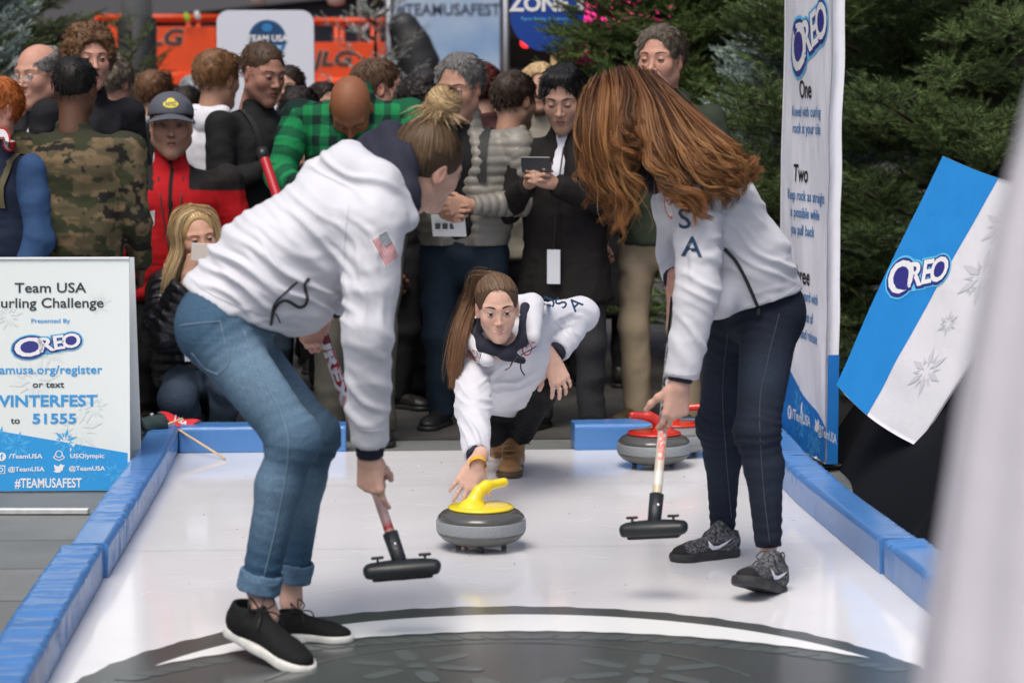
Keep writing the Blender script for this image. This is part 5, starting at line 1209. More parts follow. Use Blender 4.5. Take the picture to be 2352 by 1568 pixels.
    if shirt is not None:
        P = [cone(L(0, -ld, max(hz_, hipz - .02) + .10), waist, .100 * wd, .100 * wd, .06, X, 1.36), cone(waist, chest, .100 * wd, .106 * wd, .06, X, 1.38), cone(chest + Z * .03, nb - Z * .02, .088 * wd, .056, .06, X, 1.2), cone(nb - Z * .02, nb + Z * .035 - Fw * .01, .060, .058, .02, cap=1), cone(nb, nb + Z * .2 - Fw * .02, .052, .054, .008, op='sub'), cone(nb + Fw * .12 + Z * .05, nb + Fw * .09 - Z * .045, .03, .005, .01, op='sub')]
        V, F = sdf_mesh(P, .012); N = vnormals(V, F); V = V + N * wrinkle(V, .003, 12, (1, 1, 1.6), seed + 3)[:, None]; mk("shirt", V, F, Mcl, body, True, np.tile(shirt, (len(V), 1)))
    # trousers
    if legs:
        P = [cone(pel + Z * .06, pel - Z * .04, .098, .104, .05, X, 1.35), cone(L(0, -ld, hipz - .02), L(0, -ld, hipz - .06), .09, .07, .05, X, 1.2)]
        for h_, k_, a_ in ((hR, kR, aR), (hL, kL, aL)): P += [cone(h_, k_, .088, .066, .035), cone(k_, a_ - Z * .04, .064, .058, .03, cap=1)]
        V, F = sdf_mesh(P, .013); N = vnormals(V, F); V = V + N * wrinkle(V, .0065, 5.5, (1, 1, .8), seed + 7)[:, None]
        pc = np.array(pants) * (1 + .12 * fbm(V * 5 + seed, 2))[:, None]; mk("trousers", V, F, Mcl, body, True, np.clip(pc, .001, 1))
        sc_, so_ = shoes if shoes else ((.015, .014, .013), (.02, .02, .02))
        for a_, s_ in ((aR, 1), (aL, -1)): shoe(body, V3(a_[0], a_[1], .002), Fw + X * .18 * s_, 'dress', sc_, so_, res=.008)
    # hair
    if hair != 'bald':
        hv, hf, hcx = hair_cap(hair, haircol, seed, female=female, hl=hl); mk("hair", toW(hv), hf, Mhair, body, True, hcx)
    return dict(body=body, toW=toW, L=L, X=X, Fw=Fw, zs=zs, nb=nb, wrR=wrR, wrL=wrL, elR=elR, elL=elL, jacket=jk, hc=hc, Mh=Mh, hipz=hipz, chest=chest, hs=hs, shR=shR, shL=shL, waist=waist)

def glasses(P, kind='clear', col=(.02, .02, .02), r=.0014, shape=(.021, .014), mt=None):
    toW, body = P['toW'], P['body']; mb = MB(); Mg_ = mt or M['blackp']; z0 = .000
    for s in (-1, 1):
        a = np.linspace(0, 2 * math.pi, 22); e = np.stack([s * .032 + shape[0] * np.sign(np.cos(a)) * np.abs(np.cos(a)) ** .75, np.full(22, .101) - .06 * np.abs(s * .032 + shape[0] * np.cos(a) - 0) ** 1 * .25, z0 + shape[1] * np.sign(np.sin(a)) * np.abs(np.sin(a)) ** .75], 1)
        mb.tube(toW(e), r, 5); mb.tube(toW([(s * .053, .094, .006), (s * .070, .06, .006), (s * .080, .00, .004)]), r, 5)
    mb.tube(toW([(-.011, .103, .004), (0, .106, .007), (.011, .103, .004)]), r, 5); g = mb.build("glasses", Mg_, body, True)
    for s in (-1, 1):
        mb = MB(); a = np.linspace(0, 2 * math.pi, 20, endpoint=False); e = np.stack([s * .032 + shape[0] * np.cos(a), .1005 - .015 * np.abs(s * .032 + shape[0] * np.cos(a)), z0 + shape[1] * np.sin(a)], 1); mb.add(toW(e), [list(range(20))]); mb.build("lens", Mlens if kind == 'clear' else M['blackp'], g)
def slab(name, c, Mx, h, mt, parent=None, label=None, cat=None, bev=.004, smooth=False):
    mb = MB(); mb.box(c, h, Mx, bev=bev); o = mb.build(name, mt, parent, smooth)
    if label: tag(o, label, cat)
    return o
def lanyard(P, col=(.02, .02, .02), badge=(.6, .6, .62), zb=-.34, w=.035, h=.05, off=.135):
    L, zs, nb = P['L'], P['zs'], P['nb']; mb = MB()
    bv = bvh_of(P['jacket']); 
    def on(a, c):
        o = L(a, .5, zs + c); h_ = bv.ray_cast(Vector(o), Vector(-P['Fw']), .8); return (np.array(h_[0]) + P['Fw'] * .006) if h_[0] is not None else L(a, off, zs + c)
    for s in (-1, 1): mb.tube(np.array([on(s * .055, .02), on(s * .045, -.08), on(s * .02, lerp(-.08, zb, .6)), on(0, zb)]), .0035, 5)
    g = mb.build("lanyard", mat("lanyard", col, .6), P['body'], True)
    c = on(0, zb - h) + P['Fw'] * .004; slab("badge", c, np.stack([P['X'], P['Fw'], V3(0, 0, 1)], 1), (w, .003, h), mat("badge card", badge, .4), g)
def straps(P, col=(.02, .02, .02), w=.022, back=True):
    bv = bvh_of(P['jacket']); L, zs = P['L'], P['zs']; root = None; out = []
    for s in (-1, 1):
        pts = []
        for t in np.linspace(0, 1, 16):
            ang = lerp(-.3, 3.6, t)
            a = s * .105; o = L(a, 0, zs - .12) + P['Fw'] * math.cos(ang - .0) * .4 * (1) + V3(0, 0, math.sin(ang) * .4 + .0)
            tgt = L(a, -.01, zs - .14); d = nrm(tgt - o); h_ = bv.ray_cast(Vector(o), Vector(d), .6)
            if h_[0] is not None: pts.append((np.array(h_[0]) - d * .006, P['X'] * w))
        V = []; F = []
        for i, (p, wv) in enumerate(pts): V += [p - wv, p + wv]
        out.append((V, [(2 * i, 2 * i + 1, 2 * i + 3, 2 * i + 2) for i in range(len(pts) - 1)]))
    return out
def backpack(P, label, col=(.015, .015, .016), size=(.15, .09, .22), drop=-.28):
    root = empty("backpack", label, "backpack"); mt = mat("backpack cloth", col, .7, bump=.3, bscale=30)
    c = P['L'](0, -.16 - size[1] * .6, P['zs'] + drop + .08); Mx = np.stack([P['X'], P['Fw'], V3(0, 0, 1)], 1)
    V, F = sdf_mesh([rbox(c, (size[0] - .05, size[1] - .05, size[2] - .06), Mx, rd=.05), rbox(c - P['Fw'] * size[1] - V3(0, 0, .07), (size[0] - .07, .01, .06), Mx, rd=.04, k=.02)], .012)
    V = V + vnormals(V, F) * wrinkle(V, .004, 12)[:, None]; mk("pack", V, F, mt, root, True)
    for v, f in straps(P): mk("strap", v, f, mt, root, True)
    return root

# ================================================================== THE CROWD
CR = "bystanders watching behind the sheet"
black = (.012, .012, .013); navy = (.014, .022, .045)
def f_camo(q, zs, arm, st, V, cc):
    n = fbm(V * np.array([15, 15, 27]), 3); n2 = fbm(V * np.array([12, 12, 20]) + 40, 3); n3 = fbm(V * np.array([15, 15, 22]) + 90, 3)
    c = np.tile((.080, .066, .036), (len(V), 1)); c[n > .12] = (.14, .10, .055); c[n2 > .22] = (.030, .034, .016); c[n3 > .42] = (.012, .011, .009)
    c[V[:, 2] < zs - .54] = (.022, .022, .012); c[(V[:, 2] > zs + .035)] = (.03, .032, .018); return c
def f_red(q, zs, arm, st, V, cc):
    yoke = (q[:, 2] > zs - .045 - .0 * q[:, 0]) & (np.abs(q[:, 0]) > .075); c = np.tile((.40, .008, .012), (len(V), 1)); c[yoke] = (.018, .015, .015)
    sl = arm & (st > .27); c[sl] = (.016, .013, .013); c[(np.abs(q[:, 0]) < .009) & (q[:, 1] > 0)] = (.01, .01, .01); c[(np.abs(q[:, 0] + .075) < .005) & (q[:, 1] > 0) & (q[:, 2] < zs - .12) & (q[:, 2] > zs - .27)] = (.01, .01, .01)
    c[(np.abs(q[:, 2] - (zs - .36)) < .004)] *= .4; return c
def f_plaid(q, zs, arm, st, V, cc):
    u = np.where(arm, st, q[:, 2]); w = np.where(arm, np.arctan2(q[:, 1], q[:, 0]) * .09, q[:, 0]); a = (np.mod(u / .085, 1) < .5); b = (np.mod(w / .075 + .25, 1) < .5)
    c = np.tile((.008, .185, .058), (len(V), 1)); c[a | b] = (.005, .085, .035); c[a & b] = (.004, .018, .014); return c
def f_puf(q, zs, arm, st, V, cc): return cc * (1 + .10 * fbm(V * 8, 2))[:, None]
def f_stripe(q, zs, arm, st, V, cc):
    c = np.array(cc); c[arm] = (.028, .065, .15); return c

# far left: red haired man in navy, cut by the edge
p = crowd("red haired person in a navy top cut off by the left edge of the photo", -14, 178, 9.7, yaw=-35, hs=1.05, hair='short', haircol=(.34, .10, .025), skin='pink', top=(.012, .018, .04), topfn=f_stripe, pants=black, arms=('down', ((.25, .03, -.29), (.22, .13, -.53))), seed=1, grp=CR, wd=1.0)
for v, f in straps(p): mk("bag_strap", v, f, mat("olive webbing", (.10, .085, .04), .7), p['body'], True)
bj = bvh_of(p['jacket']); o = at(4, 322, 9.5); ar = Art(o, (1, 0, 0), (0, 0, 1), (0, -1, 0)); ar.disc((0, 0), .036, M['red'], 1, ry=.052); ar.disc((0, 0), .029, M['white'], 2, ry=.044); ar.line([(-.012, .01), (.012, .01)], .006, M['red'], 3); ar.line([(-.012, -.012), (.012, -.012)], .004, M['navyt'], 3); ar.build("chest_patch", p['body'], bvh=bj, sub=.02)
# B2 bald man with glasses, tie
p = crowd("balding grey haired man with glasses, dark coat, pale shirt and maroon tie", 86, 100, 10.9, yaw=-30, nod=6, hs=1.18, hair='ring', haircol=(.16, .155, .15), skin='pink', top=(.012, .013, .016), pants=black, arms=('hold', 'down'), seed=2, grp=CR, wd=1.15, opening=(.085, .03), shirt=(.55, .52, .60), bodyyaw=-5, headk=dict(brow=(.15, .12, .1), beard=.12, mouth=1, up=.3, heavy=1))
glasses(p, mt=M['metal'], r=.001); L, zs = p['L'], p['zs']
mb = MB(); bs = L(0, .142, zs - .03); mb.add([bs + p['X'] * a + V3(0, 0, c) + p['Fw'] * b for a, b, c in ((-.02, .01, .03), (.02, .01, .03), (.013, .02, -.01), (-.013, .02, -.01), (.028, .028, -.28), (0, .03, -.32), (-.028, .028, -.28))], [(0, 1, 2, 3), (3, 2, 4, 5, 6)]); mb.build("necktie", mat("maroon silk", (.05, .012, .03), .4), p['body'])
# B3 curly
crowd("tall man with curly brown hair standing behind the camouflage jacket", 206, 66, 10.9, yaw=22, nod=4, hs=1.12, hair='curly', haircol=(.12, .062, .03), skin='pink', top=(.013, .013, .016), pants=black, seed=3, grp=CR, wd=1.1, bodyyaw=35, headk=dict(longnose=.003, brow=(.08, .05, .03), up=.35))
# B5
crowd("man with tousled grey hair seen from behind, right of the curly haired man", 258, 128, 12.0, yaw=150, nod=5, hs=1.1, hair='wavy', haircol=(.16, .13, .10), skin='pink', top=(.016, .018, .02), pants=black, seed=5, grp=CR, wd=1.1)
# B4 camo
p = crowd("man seen from behind in a brown and green camouflage bomber jacket", 172, 130, 9.75, yaw=172, nod=4, hs=1.06, hair='buzz', haircol=(.008, .007, .006), skin='dark', top=(.08, .07, .03), topfn=f_camo, pants=(.008, .008, .009), arms=(((.235, -.02, -.30), (.20, .14, -.5)), ((.235, -.02, -.30), (.20, .14, -.5))), seed=4, grp=CR, wd=1.24, hemz=at(200, 592, 9.75)[2], collar=.8, res=.009)
# B6 brown hair
crowd("brown haired person seen from behind, just above the grey cap", 356, 162, 12.5, yaw=160, hs=1.0, hair='side', haircol=(.12, .06, .03), skin='fair', top=(.30, .32, .36), pants=black, seed=6, grp=CR)
crowd("person in a grey knitted hat far back, left of the white hoodie", 452, 172, 13.5, yaw=170, hs=.95, hair='short', haircol=(.22, .24, .26), skin='fair', top=(.03, .03, .035), pants=black, seed=36, grp=CR)
# B7 cap man
p = crowd("man in a slate baseball cap and red and black fleece with a lanyard", 392, 214, 10.5, yaw=8, nod=4, hs=1.14, hair='buzz', haircol=(.02, .015, .012), skin='tan', top=(.4, .01, .012), topfn=f_red, pants=black, arms=('back', 'down'), seed=7, grp=CR, wd=1.3, bodyyaw=6, headk=dict(heavy=1, beard=.15, up=.25, blush=.8), collar=1.5, res=.009)
toW = p['toW']; V, F = sdf_mesh([ell((0, -.012, .048), (.089, .104, .083), k=.01), plane((0, 0, .038), (0, .12, -1), k=.004)], .005); V = V + vnormals(V, F) * (.001 * fbm(V * 30))[:, None]
cp = mk("cap", toW(V), F, mat("slate cotton", (.075, .08, .10), .8, bump=.2, bscale=150), p['body'], True)
V = []; nn_ = 17
for j in range(7):
    for i in range(nn_): a = lerp(-1.25, 1.25, i / (nn_ - 1)); r_ = lerp(0, .075, j / 6); V.append((math.sin(a) * (.082 + r_ * .25), .02 + math.cos(a) * (.07 + r_), .052 - .18 * r_ - .028 * (math.sin(a)) ** 2))
m_ = len(V); V += [(v[0], v[1], v[2] - .004) for v in V]; F = [(j * nn_ + i, j * nn_ + i + 1, (j + 1) * nn_ + i + 1, (j + 1) * nn_ + i) for j in range(6) for i in range(nn_ - 1)]; F += [tuple(i + m_ for i in f[::-1]) for f in F]
mk("brim", toW(V), F, mat("slate brim", (.075, .08, .10), .8), cp, True)
ar = Art(toW((0, .085, .088)), -p['Mh'][:, 0] * 1.0, p['Mh'][:, 2], p['Mh'][:, 1]); Mye = mat("yellow thread", srgb(205, 190, 60), .6); ar.disc((0, 0), .034, Mye, 1, ry=.016); ar.text("NYC", (0, -.006), .022, mat("cap ink", (.05, .05, .09), .6), 2, .04); ar.disc((0, .014), .018, Mye, 1, ry=.012); ar.build("cap_badge", cp, bvh=bvh_of(cp), sub=.01)
lanyard(p, (.03, .02, .02), zb=-.36)
bj = bvh_of(p['jacket']); Mgold = mat("gold thread", srgb(196, 170, 90), .6); Msil = mat("silver patch", srgb(200, 200, 205), .6)
o = p['L'](.105, .3, p['zs'] - .17); ar = Art(o, -p['X'], (0, 0, 1), p['Fw']); ar.poly([(-.034, .045), (0, .038), (.034, .045), (.03, -.02), (0, -.05), (-.03, -.02)], Msil, 1); ar.disc((0, .012), .015, Mgold, 2, ry=.02); ar.line([(-.022, -.02), (0, -.032), (.022, -.02)], .006, M['ink'], 2); ar.build("crest_patch", p['body'], bvh=bj, sub=.015)
o = p['L'](-.13, .3, p['zs'] - .12); ar = Art(o, -p['X'], (0, 0, 1), p['Fw']); ar.poly([(-.038, .014), (.038, .014), (.038, -.014), (-.038, -.014)], M['sky'], 1); ar.poly([(-.038, .014), (-.015, .014), (-.015, 0), (-.038, 0)], M['red'], 2); ar.build("name_tag", p['body'], bvh=bj, sub=.015)
# B8 white hoodie
p = crowd("man with swept brown hair in a white hoodie turned away to the right", 500, 116, 11.6, yaw=140, nod=6, hs=1.12, hair='side', haircol=(.16, .08, .035), skin='tan', top=(.62, .63, .68), pants=(.03, .04, .07), arms=('down', 'down'), hood=True, seed=8, grp=CR, wd=1.1, bodyyaw=165)
# B9 black jacket
p = crowd("stocky man with short brown hair in a black zip jacket looking down to the right", 604, 98, 11.3, yaw=42, nod=16, hs=1.16, hair='buzz', haircol=(.06, .035, .02), skin=(.36, .18, .13), top=(.011, .012, .012), pants=(.05, .075, .11), arms=('hold', 'hold'), seed=9, grp=CR, wd=1.2, bodyyaw=48, headk=dict(beard=.35, beardcol=(.10, .06, .04), up=.15, heavy=1))
backpack(p, "black backpack worn by the man in the black zip jacket", size=(.12, .075, .18), drop=-.36)
# B10 sunglasses
p = crowd("man in black sunglasses in front of the rounded white sign", 660, 152, 12.6, yaw=-8, hs=.95, hair='short', haircol=(.03, .02, .015), skin='tan', top=(.04, .04, .045), pants=black, seed=10, grp=CR)
glasses(p, 'dark', r=.0025, shape=(.024, .018))
# B11 dark long hair
crowd("dark haired person seen from behind below the man in sunglasses", 690, 202, 11.9, yaw=165, hs=1.0, hair='long', haircol=(.018, .012, .010), skin='tan', top=(.03, .03, .032), pants=black, seed=11, grp=CR, female=True)
# B12 bald photographer in plaid
p = crowd("bald photographer in a green and black plaid shirt bending over a camera", 806, 172, 9.95, yaw=-3, nod=62, hs=1.12, hair='bald', skin=(.23, .088, .04), top=(.01, .18, .06), topfn=f_plaid, pants=(.075, .07, .055), arms=(((.265, .08, -.26), (.13, .26, -.32)), ((.26, .08, -.27), (.06, .26, -.34))), seed=12, grp=CR, wd=1.28, lean=.16, opening=(.075, .05), shirt=(.013, .013, .014), bodyyaw=-4, headk=dict(beard=.5, beardcol=(.02, .012, .01), heavy=0, up=-.2), res=.008, shz=at(806, 262, 9.95)[2], collar=1.3)
cc_ = (p['wrR'] + p['wrL']) / 2 + p['Fw'] * .06 + V3(0, 0, .03); root = empty("camera", "black camera with flash held by the bald photographer", "camera")
Mx = rot(-8); V, F = sdf_mesh([rbox(cc_, (.055, .02, .035), Mx, rd=.014), rbox(cc_ + V3(0, 0, .055), (.022, .02, .014), Mx, rd=.008, k=.02), cone(cc_ + Mx[:, 1] * .03, cc_ + Mx[:, 1] * .13 - V3(0, 0, .03), .036, .04, .005, cap=1), rbox(cc_ + Mx[:, 0] * .055 + Mx[:, 1] * .02 - V3(0, 0, .01), (.012, .02, .03), Mx, rd=.012, k=.02)], .006); mk("camera_body", V, F, M['blackp'], root, True)
fb = cc_ + V3(-.02, -.02, .11); slab("flash", fb, Mx, (.032, .025, .045), M['blackp'], root, bev=.008); fo = slab("flash_screen", fb + Mx[:, 1] * .026 + V3(0, 0, .008), Mx, (.025, .002, .024), mat("flash panel", (.25, .28, .31), .3), root)
# B13 profile
crowd("brown haired man in profile facing right behind the photographer", 872, 136, 11.4, yaw=100, nod=2, hs=1.12, hair='short', haircol=(.09, .05, .03), skin='pink', top=(.03, .03, .035), pants=black, seed=13, grp=CR, headk=dict(longnose=.004, beard=.2))
# B14 dark woman
crowd("dark haired woman peering between the photographer and the padded coat", 962, 188, 11.2, yaw=60, nod=14, hs=1.0, hair='wavy', haircol=(.012, .009, .008), skin=(.20, .09, .055), top=(.02, .018, .02), pants=black, seed=14, grp=CR, female=True)
crowd("person in a dark knitted hat far back left of the padded coat", 985, 158, 12.6, yaw=150, hs=.95, hair='short', haircol=(.02, .017, .02), skin='tan', top=(.015, .015, .02), pants=black, seed=37, grp=CR)
# B15 puffer
p = crowd("grey haired man with glasses in a quilted grey coat looking down at papers", 1056, 126, 10.45, yaw=-24, nod=14, hs=1.14, hair='crop', haircol=(.13, .125, .12), skin=(.43, .24, .165), top=(.20, .19, .165), puffer=.042, pants=(.012, .022, .035), arms=(((.25, .03, -.29), (.04, .24, -.30)), ((.27, .02, -.27), (.06, .26, -.27))), seed=15, grp=CR, wd=1.28, bodyyaw=-10, opening=(.055, .085), shirt=(.008, .008, .009), topfn=f_puf, collar=1.7, hemz=at(1050, 560, 10.45)[2], headk=dict(longnose=.006, beard=.3, beardcol=(.12, .09, .08), up=.1), res=.008, hl=.028)
glasses(p, shape=(.022, .012))
for v, f in straps(p): mk("bag_strap", v, f, mat("black webbing", (.014, .014, .015), .7), p['body'], True)
mb = MB(); c_ = p['L'](0.02, .24, p['zs'] - .36); mb.box(c_, (.075, .004, .05), rot(-12, 20)); papers = mb.build("leaflets", M['white']); tag(papers, "white leaflets with small pictures held by the man in the quilted coat", "papers")
ar = Art(c_ - V3(0, .007, 0), (1, 0, 0), V3(0, -.3, 1), (0, -1, 0))
for k in range(4): ar.poly([(-.06 + k * .032, -.015), (-.037 + k * .032, -.015), (-.037 + k * .032, .01), (-.06 + k * .032, .01)], M['ink'], 1)
ar.build("pictures", papers)
# B16
p = crowd("person with dark red hair wearing headphones behind the quilted coat", 1112, 150, 12.2, yaw=165, hs=1.02, hair='long', haircol=(.07, .012, .01), skin='fair', top=(.05, .02, .02), pants=black, seed=16, grp=CR, female=True)
mb = MB(); mb.tube(p['toW'](spline([(.10, -.01, 0), (.095, -.01, .08), (0, -.01, .142), (-.095, -.01, .08), (-.10, -.01, 0)], 20)), .006, 6); hp_ = mb.build("headphones", M['blackp'], p['body'], True)
# B17
crowd("dark haired man in a beige jacket seen from behind, left of the blonde woman", 1184, 166, 11.4, yaw=132, nod=6, hs=1.08, hair='short', haircol=(.035, .022, .015), skin='tan', top=(.23, .215, .175), pants=(.03, .03, .03), seed=17, grp=CR, wd=1.1, bodyyaw=170, headk=dict(beard=.5))
# B18 blonde
crowd("blonde woman partly hidden behind the man holding a phone", 1240, 148, 12.4, yaw=-5, nod=4, hs=1.02, hair='long', haircol=(.42, .30, .16), skin='fair', top=(.24, .22, .18), pants=black, seed=18, grp=CR, female=True)
# B19 phone man
p = crowd("dark haired man in a black overcoat and white shirt looking down at his phone", 1294, 152, 10.35, yaw=-12, nod=22, hs=1.12, hair='side', haircol=(.008, .007, .007), skin=(.42, .245, .175), top=(.012, .010, .010), pants=(.035, .035, .038), arms=(((.235, .07, -.26), (.075, .27, -.13)), ((.235, .07, -.26), (.025, .28, -.13))), seed=19, grp=CR, wd=1.12, bodyyaw=-18, opening=(.05, .012), shirt=(.62, .62, .68), hemz=at(1290, 690, 10.35)[2], headk=dict(beard=.25, up=-.05, brow=(.012, .01, .01), browr=.0034), shoes=((.01, .01, .01), (.01, .01, .01)), stance=.11, res=.009)
ph = (p['wrR'] + p['wrL']) / 2 + p['Fw'] * .07 + V3(0, 0, .08); o = slab("phone", ph, rot(-15, 12), (.065, .005, .034), mat("phone black", (.01, .01, .012), .15), None, "black phone held sideways in the hands of the man in the black overcoat", "phone", bev=.003)
L = p['L']; mb = MB(); mb.tube([L(-.03, .125, p['zs'] + .02), L(-.01, .165, p['zs'] - .2), L(0.0, .17, p['zs'] - .42)], .004, 5); ly = mb.build("lanyard", M['black'], p['body'], True)
slab("badge", L(0, .172, p['zs'] - .5), np.stack([p['X'], p['Fw'], V3(0, 0, 1)], 1), (.03, .003, .075), mat("badge pale", (.6, .62, .66), .4), ly)
# B20 tall man
p = crowd("tall grey haired man in an olive rain jacket and khaki trousers", 1518, 60, 10.5, yaw=-24, nod=3, hs=1.2, hair='crop', haircol=(.085, .070, .052), skin=(.48, .255, .185), top=(.030, .040, .026), pants=(.34, .27, .18), arms=('down', 'down'), seed=20, grp=CR, wd=1.25, bodyyaw=-30, opening=(.05, .02), shirt=(.60, .60, .62), hood=True, hemz=at(1530, 560, 10.5)[2], headk=dict(up=.02, low=-.28, brow=(.05, .04, .03), beard=.12), collar=1.2, stance=.11, shoes=((.06, .04, .02), (.02, .02, .02)), res=.009, hl=.010)
mb = MB(); nb = p['nb']; mb.tube([nb + p['X'] * .055 + V3(0, 0, .06), nb + p['X'] * .04 + p['Fw'] * .06, nb + p['Fw'] * .085 - V3(0, 0, .05), nb - p['X'] * .04 + p['Fw'] * .06, nb - p['X'] * .055 + V3(0, 0, .06)], .0028, 5); mb.build("neck_cord", M['black'], p['body'], True)
# dark back row whose legs and coats fill the gaps
for i, (x, yt, Y, l, c_) in enumerate(((40, 175, 12.6, "person in a dark coat behind the tie wearing man", (.014, .015, .018)), (430, 200, 13.2, "person in a dark coat behind the cap wearing man", (.02, .02, .024)), (745, 190, 13.0, "person in a black coat left of the bald photographer", (.016, .016, .018)), (905, 196, 13.2, "person in a charcoal coat between the photographer and the padded coat", (.02, .02, .022)), (1150, 200, 13.2, "person in a dark brown coat behind the kneeling woman's side of the crowd", (.022, .018, .016)), (1390, 205, 12.0, "person in a black coat hidden behind the long haired woman", (.013, .013, .015)))):
    crowd(l, x, yt, Y, yaw=(20, 170, 30, -150, 10, 160)[i], hs=1.0, hair='short', haircol=(.02, .014, .01), skin='tan', top=c_, pants=(.012, .012, .014), seed=50 + i, grp=CR, long=True, res=.014)

# ================================================================== THE THREE PLAYERS
WHITEJ = (.60, .605, .65)
Mwj = mat("white soft shell", WHITEJ, .75, sheen=.2, bump=.12, bscale=26, bdist=.008, spec=.3)
Mnavy = mat("navy knit", (.012, .014, .030), .85, bump=.3, bscale=300, bdist=.002)
Mzip = mat("black zip", (.012, .012, .014), .4)

def denim(name, dark, light, wear=1.):
    m = bpy.data.materials.new(name); m.use_nodes = True; nt = m.node_tree; b = nt.nodes["Principled BSDF"]; L = nt.links.new
    a = nt.nodes.new("ShaderNodeVertexColor"); a.layer_name = "Col"; tc = nt.nodes.new("ShaderNodeTexCoord")
    n = nt.nodes.new("ShaderNodeTexNoise"); n.inputs["Scale"].default_value = 260; n.inputs["Detail"].default_value = 3; mp = nt.nodes.new("ShaderNodeMapping"); mp.inputs["Scale"].default_value = (1, 1, .35); L(tc.outputs["Object"], mp.inputs[0]); L(mp.outputs[0], n.inputs[0])
    r = nt.nodes.new("ShaderNodeMapRange"); r.inputs[1].default_value = .3; r.inputs[2].default_value = .7; r.inputs[3].default_value = .82; r.inputs[4].default_value = 1.2; L(n.outputs[0], r.inputs[0])
    mx = nt.nodes.new("ShaderNodeMix"); mx.data_type = 'RGBA'; mx.blend_type = 'MULTIPLY'; mx.inputs[0].default_value = 1; L(a.outputs[0], mx.inputs[6]); L(r.outputs[0], mx.inputs[7]); L(mx.outputs[2], b.inputs["Base Color"])
    b.inputs["Roughness"].default_value = .85; b.inputs["Specular IOR Level"].default_value = .2
    n2 = nt.nodes.new("ShaderNodeTexNoise"); n2.inputs["Scale"].default_value = 45; n2.inputs["Detail"].default_value = 5; mp2 = nt.nodes.new("ShaderNodeMapping"); mp2.inputs["Scale"].default_value = (.6, .6, 1.6); L(tc.outputs["Object"], mp2.inputs[0]); L(mp2.outputs[0], n2.inputs[0])
    bp = nt.nodes.new("ShaderNodeBump"); bp.inputs["Strength"].default_value = .35; bp.inputs["Distance"].default_value = .006; L(n2.outputs[0], bp.inputs["Height"]); L(bp.outputs[0], b.inputs["Normal"])
    return m
Mden = denim("denim", 0, 0)

def legs_mesh(body, J, r, col, cuff=None, seed=0, pelr=(.115, 1.25), res=.0075, lightf=None, W=None, seat=None):
    """skin tight trousers: J = pelvis, hips, knees, ankles"""
    pel, X, up = J['pel'], J['X'], J['up']
    P = [cone(pel + up * .09, pel - up * .02, pelr[0] * .92, pelr[0], .05, X, pelr[1])]
    if seat is not None: P += [ell(s, seat_r, k=.05) for s, seat_r in seat]
    for h, k, a in ((J['hR'], J['kR'], J['aR']), (J['hL'], J['kL'], J['aL'])):
        calf = lerp(k, a, .3) - J.get('F', V3(0, 0, 0)) * .012
        P += [cone(h, k, r[0], r[1], .04), ell(k, r[1] * .97, k=.03), cone(k, calf, r[1] * .96, r[2], .03), cone(calf, a, r[2], r[3], .03, cap=1)]
    V, F = sdf_mesh(P, res); N = vnormals(V, F); d = np.zeros(len(V)); wear = np.zeros(len(V))
    for h, k, a in ((J['hR'], J['kR'], J['aR']), (J['hL'], J['kL'], J['aL'])):
        d1, t1 = segdist(V, h, k); d2, t2 = segdist(V, k, a); L1 = np.linalg.norm(k - h); L2 = np.linalg.norm(a - k)
        on = np.minimum(d1, d2) < .13; s = np.where(d1 < d2, t1 - L1, t2)           # 0 at the knee
        w = vnoise(V * 9 + seed) * .02; q = vnoise(V * np.array([7, 7, 5]) + seed * 3)
        ring = np.sin((s + w) / .017 * 2 * math.pi * .5 + 2.5 * q) * (.5 + .5 * q)
        mk_ = np.exp(-(s / .075) ** 2) + .8 * np.exp(-((s - L2 + .03) / .07) ** 2) + .7 * np.exp(-((s + L1 - .02) / .08) ** 2) + .18
        d += on * ring * .0034 * mk_; front = np.clip(((V - lerp(h, k, .5)) @ J['F'] - .01) / .06, 0, 1)
        wear = np.maximum(wear, (d1 < .14) * np.exp(-((s + L1 * .45) / (L1 * .38)) ** 2) * .9 + (d2 < .1) * np.exp(-((s - L2 * .35) / (L2 * .3)) ** 2) * .6)
    V = V + N * d[:, None]; c0, c1 = np.array(col[0]), np.array(col[1])
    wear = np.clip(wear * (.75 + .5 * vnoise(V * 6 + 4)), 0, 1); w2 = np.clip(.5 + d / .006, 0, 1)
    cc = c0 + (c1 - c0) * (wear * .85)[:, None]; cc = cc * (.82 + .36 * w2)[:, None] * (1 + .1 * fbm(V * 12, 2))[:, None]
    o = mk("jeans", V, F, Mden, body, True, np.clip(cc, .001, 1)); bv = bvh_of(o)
    return o, bv
def seam(parent, bv, pts, mt, r=.0014, n=40, push=None, name="seam"):
    """a stitched line laid on a surface"""
    out = []
    for p in spline(pts, n):
        e = nrm(p - V3(0, 0, CAMH)); h = bv.ray_cast(Vector(p - e * .35), Vector(e), .9)
        if h[0] is None:
            if not out: h = bv.find_nearest(Vector(p))
            else: continue
        out.append(np.array(h[0]) - e * r * .6)
    mb = MB(); mb.tube(np.array(out), r, 5); return mb.build(name, mt, parent, True)
def place_hand(mir, wr, fdir, back, res=.0032, **k):
    hv, hf = hand_geo(res=res, mir=mir, **k); y = nrm(fdir); z = nrm(back - y * np.dot(back, y)); x = np.cross(y, z); return wr + hv @ np.stack([x, y, z], 1).T, hf, (wr, np.stack([x, y, z], 1))
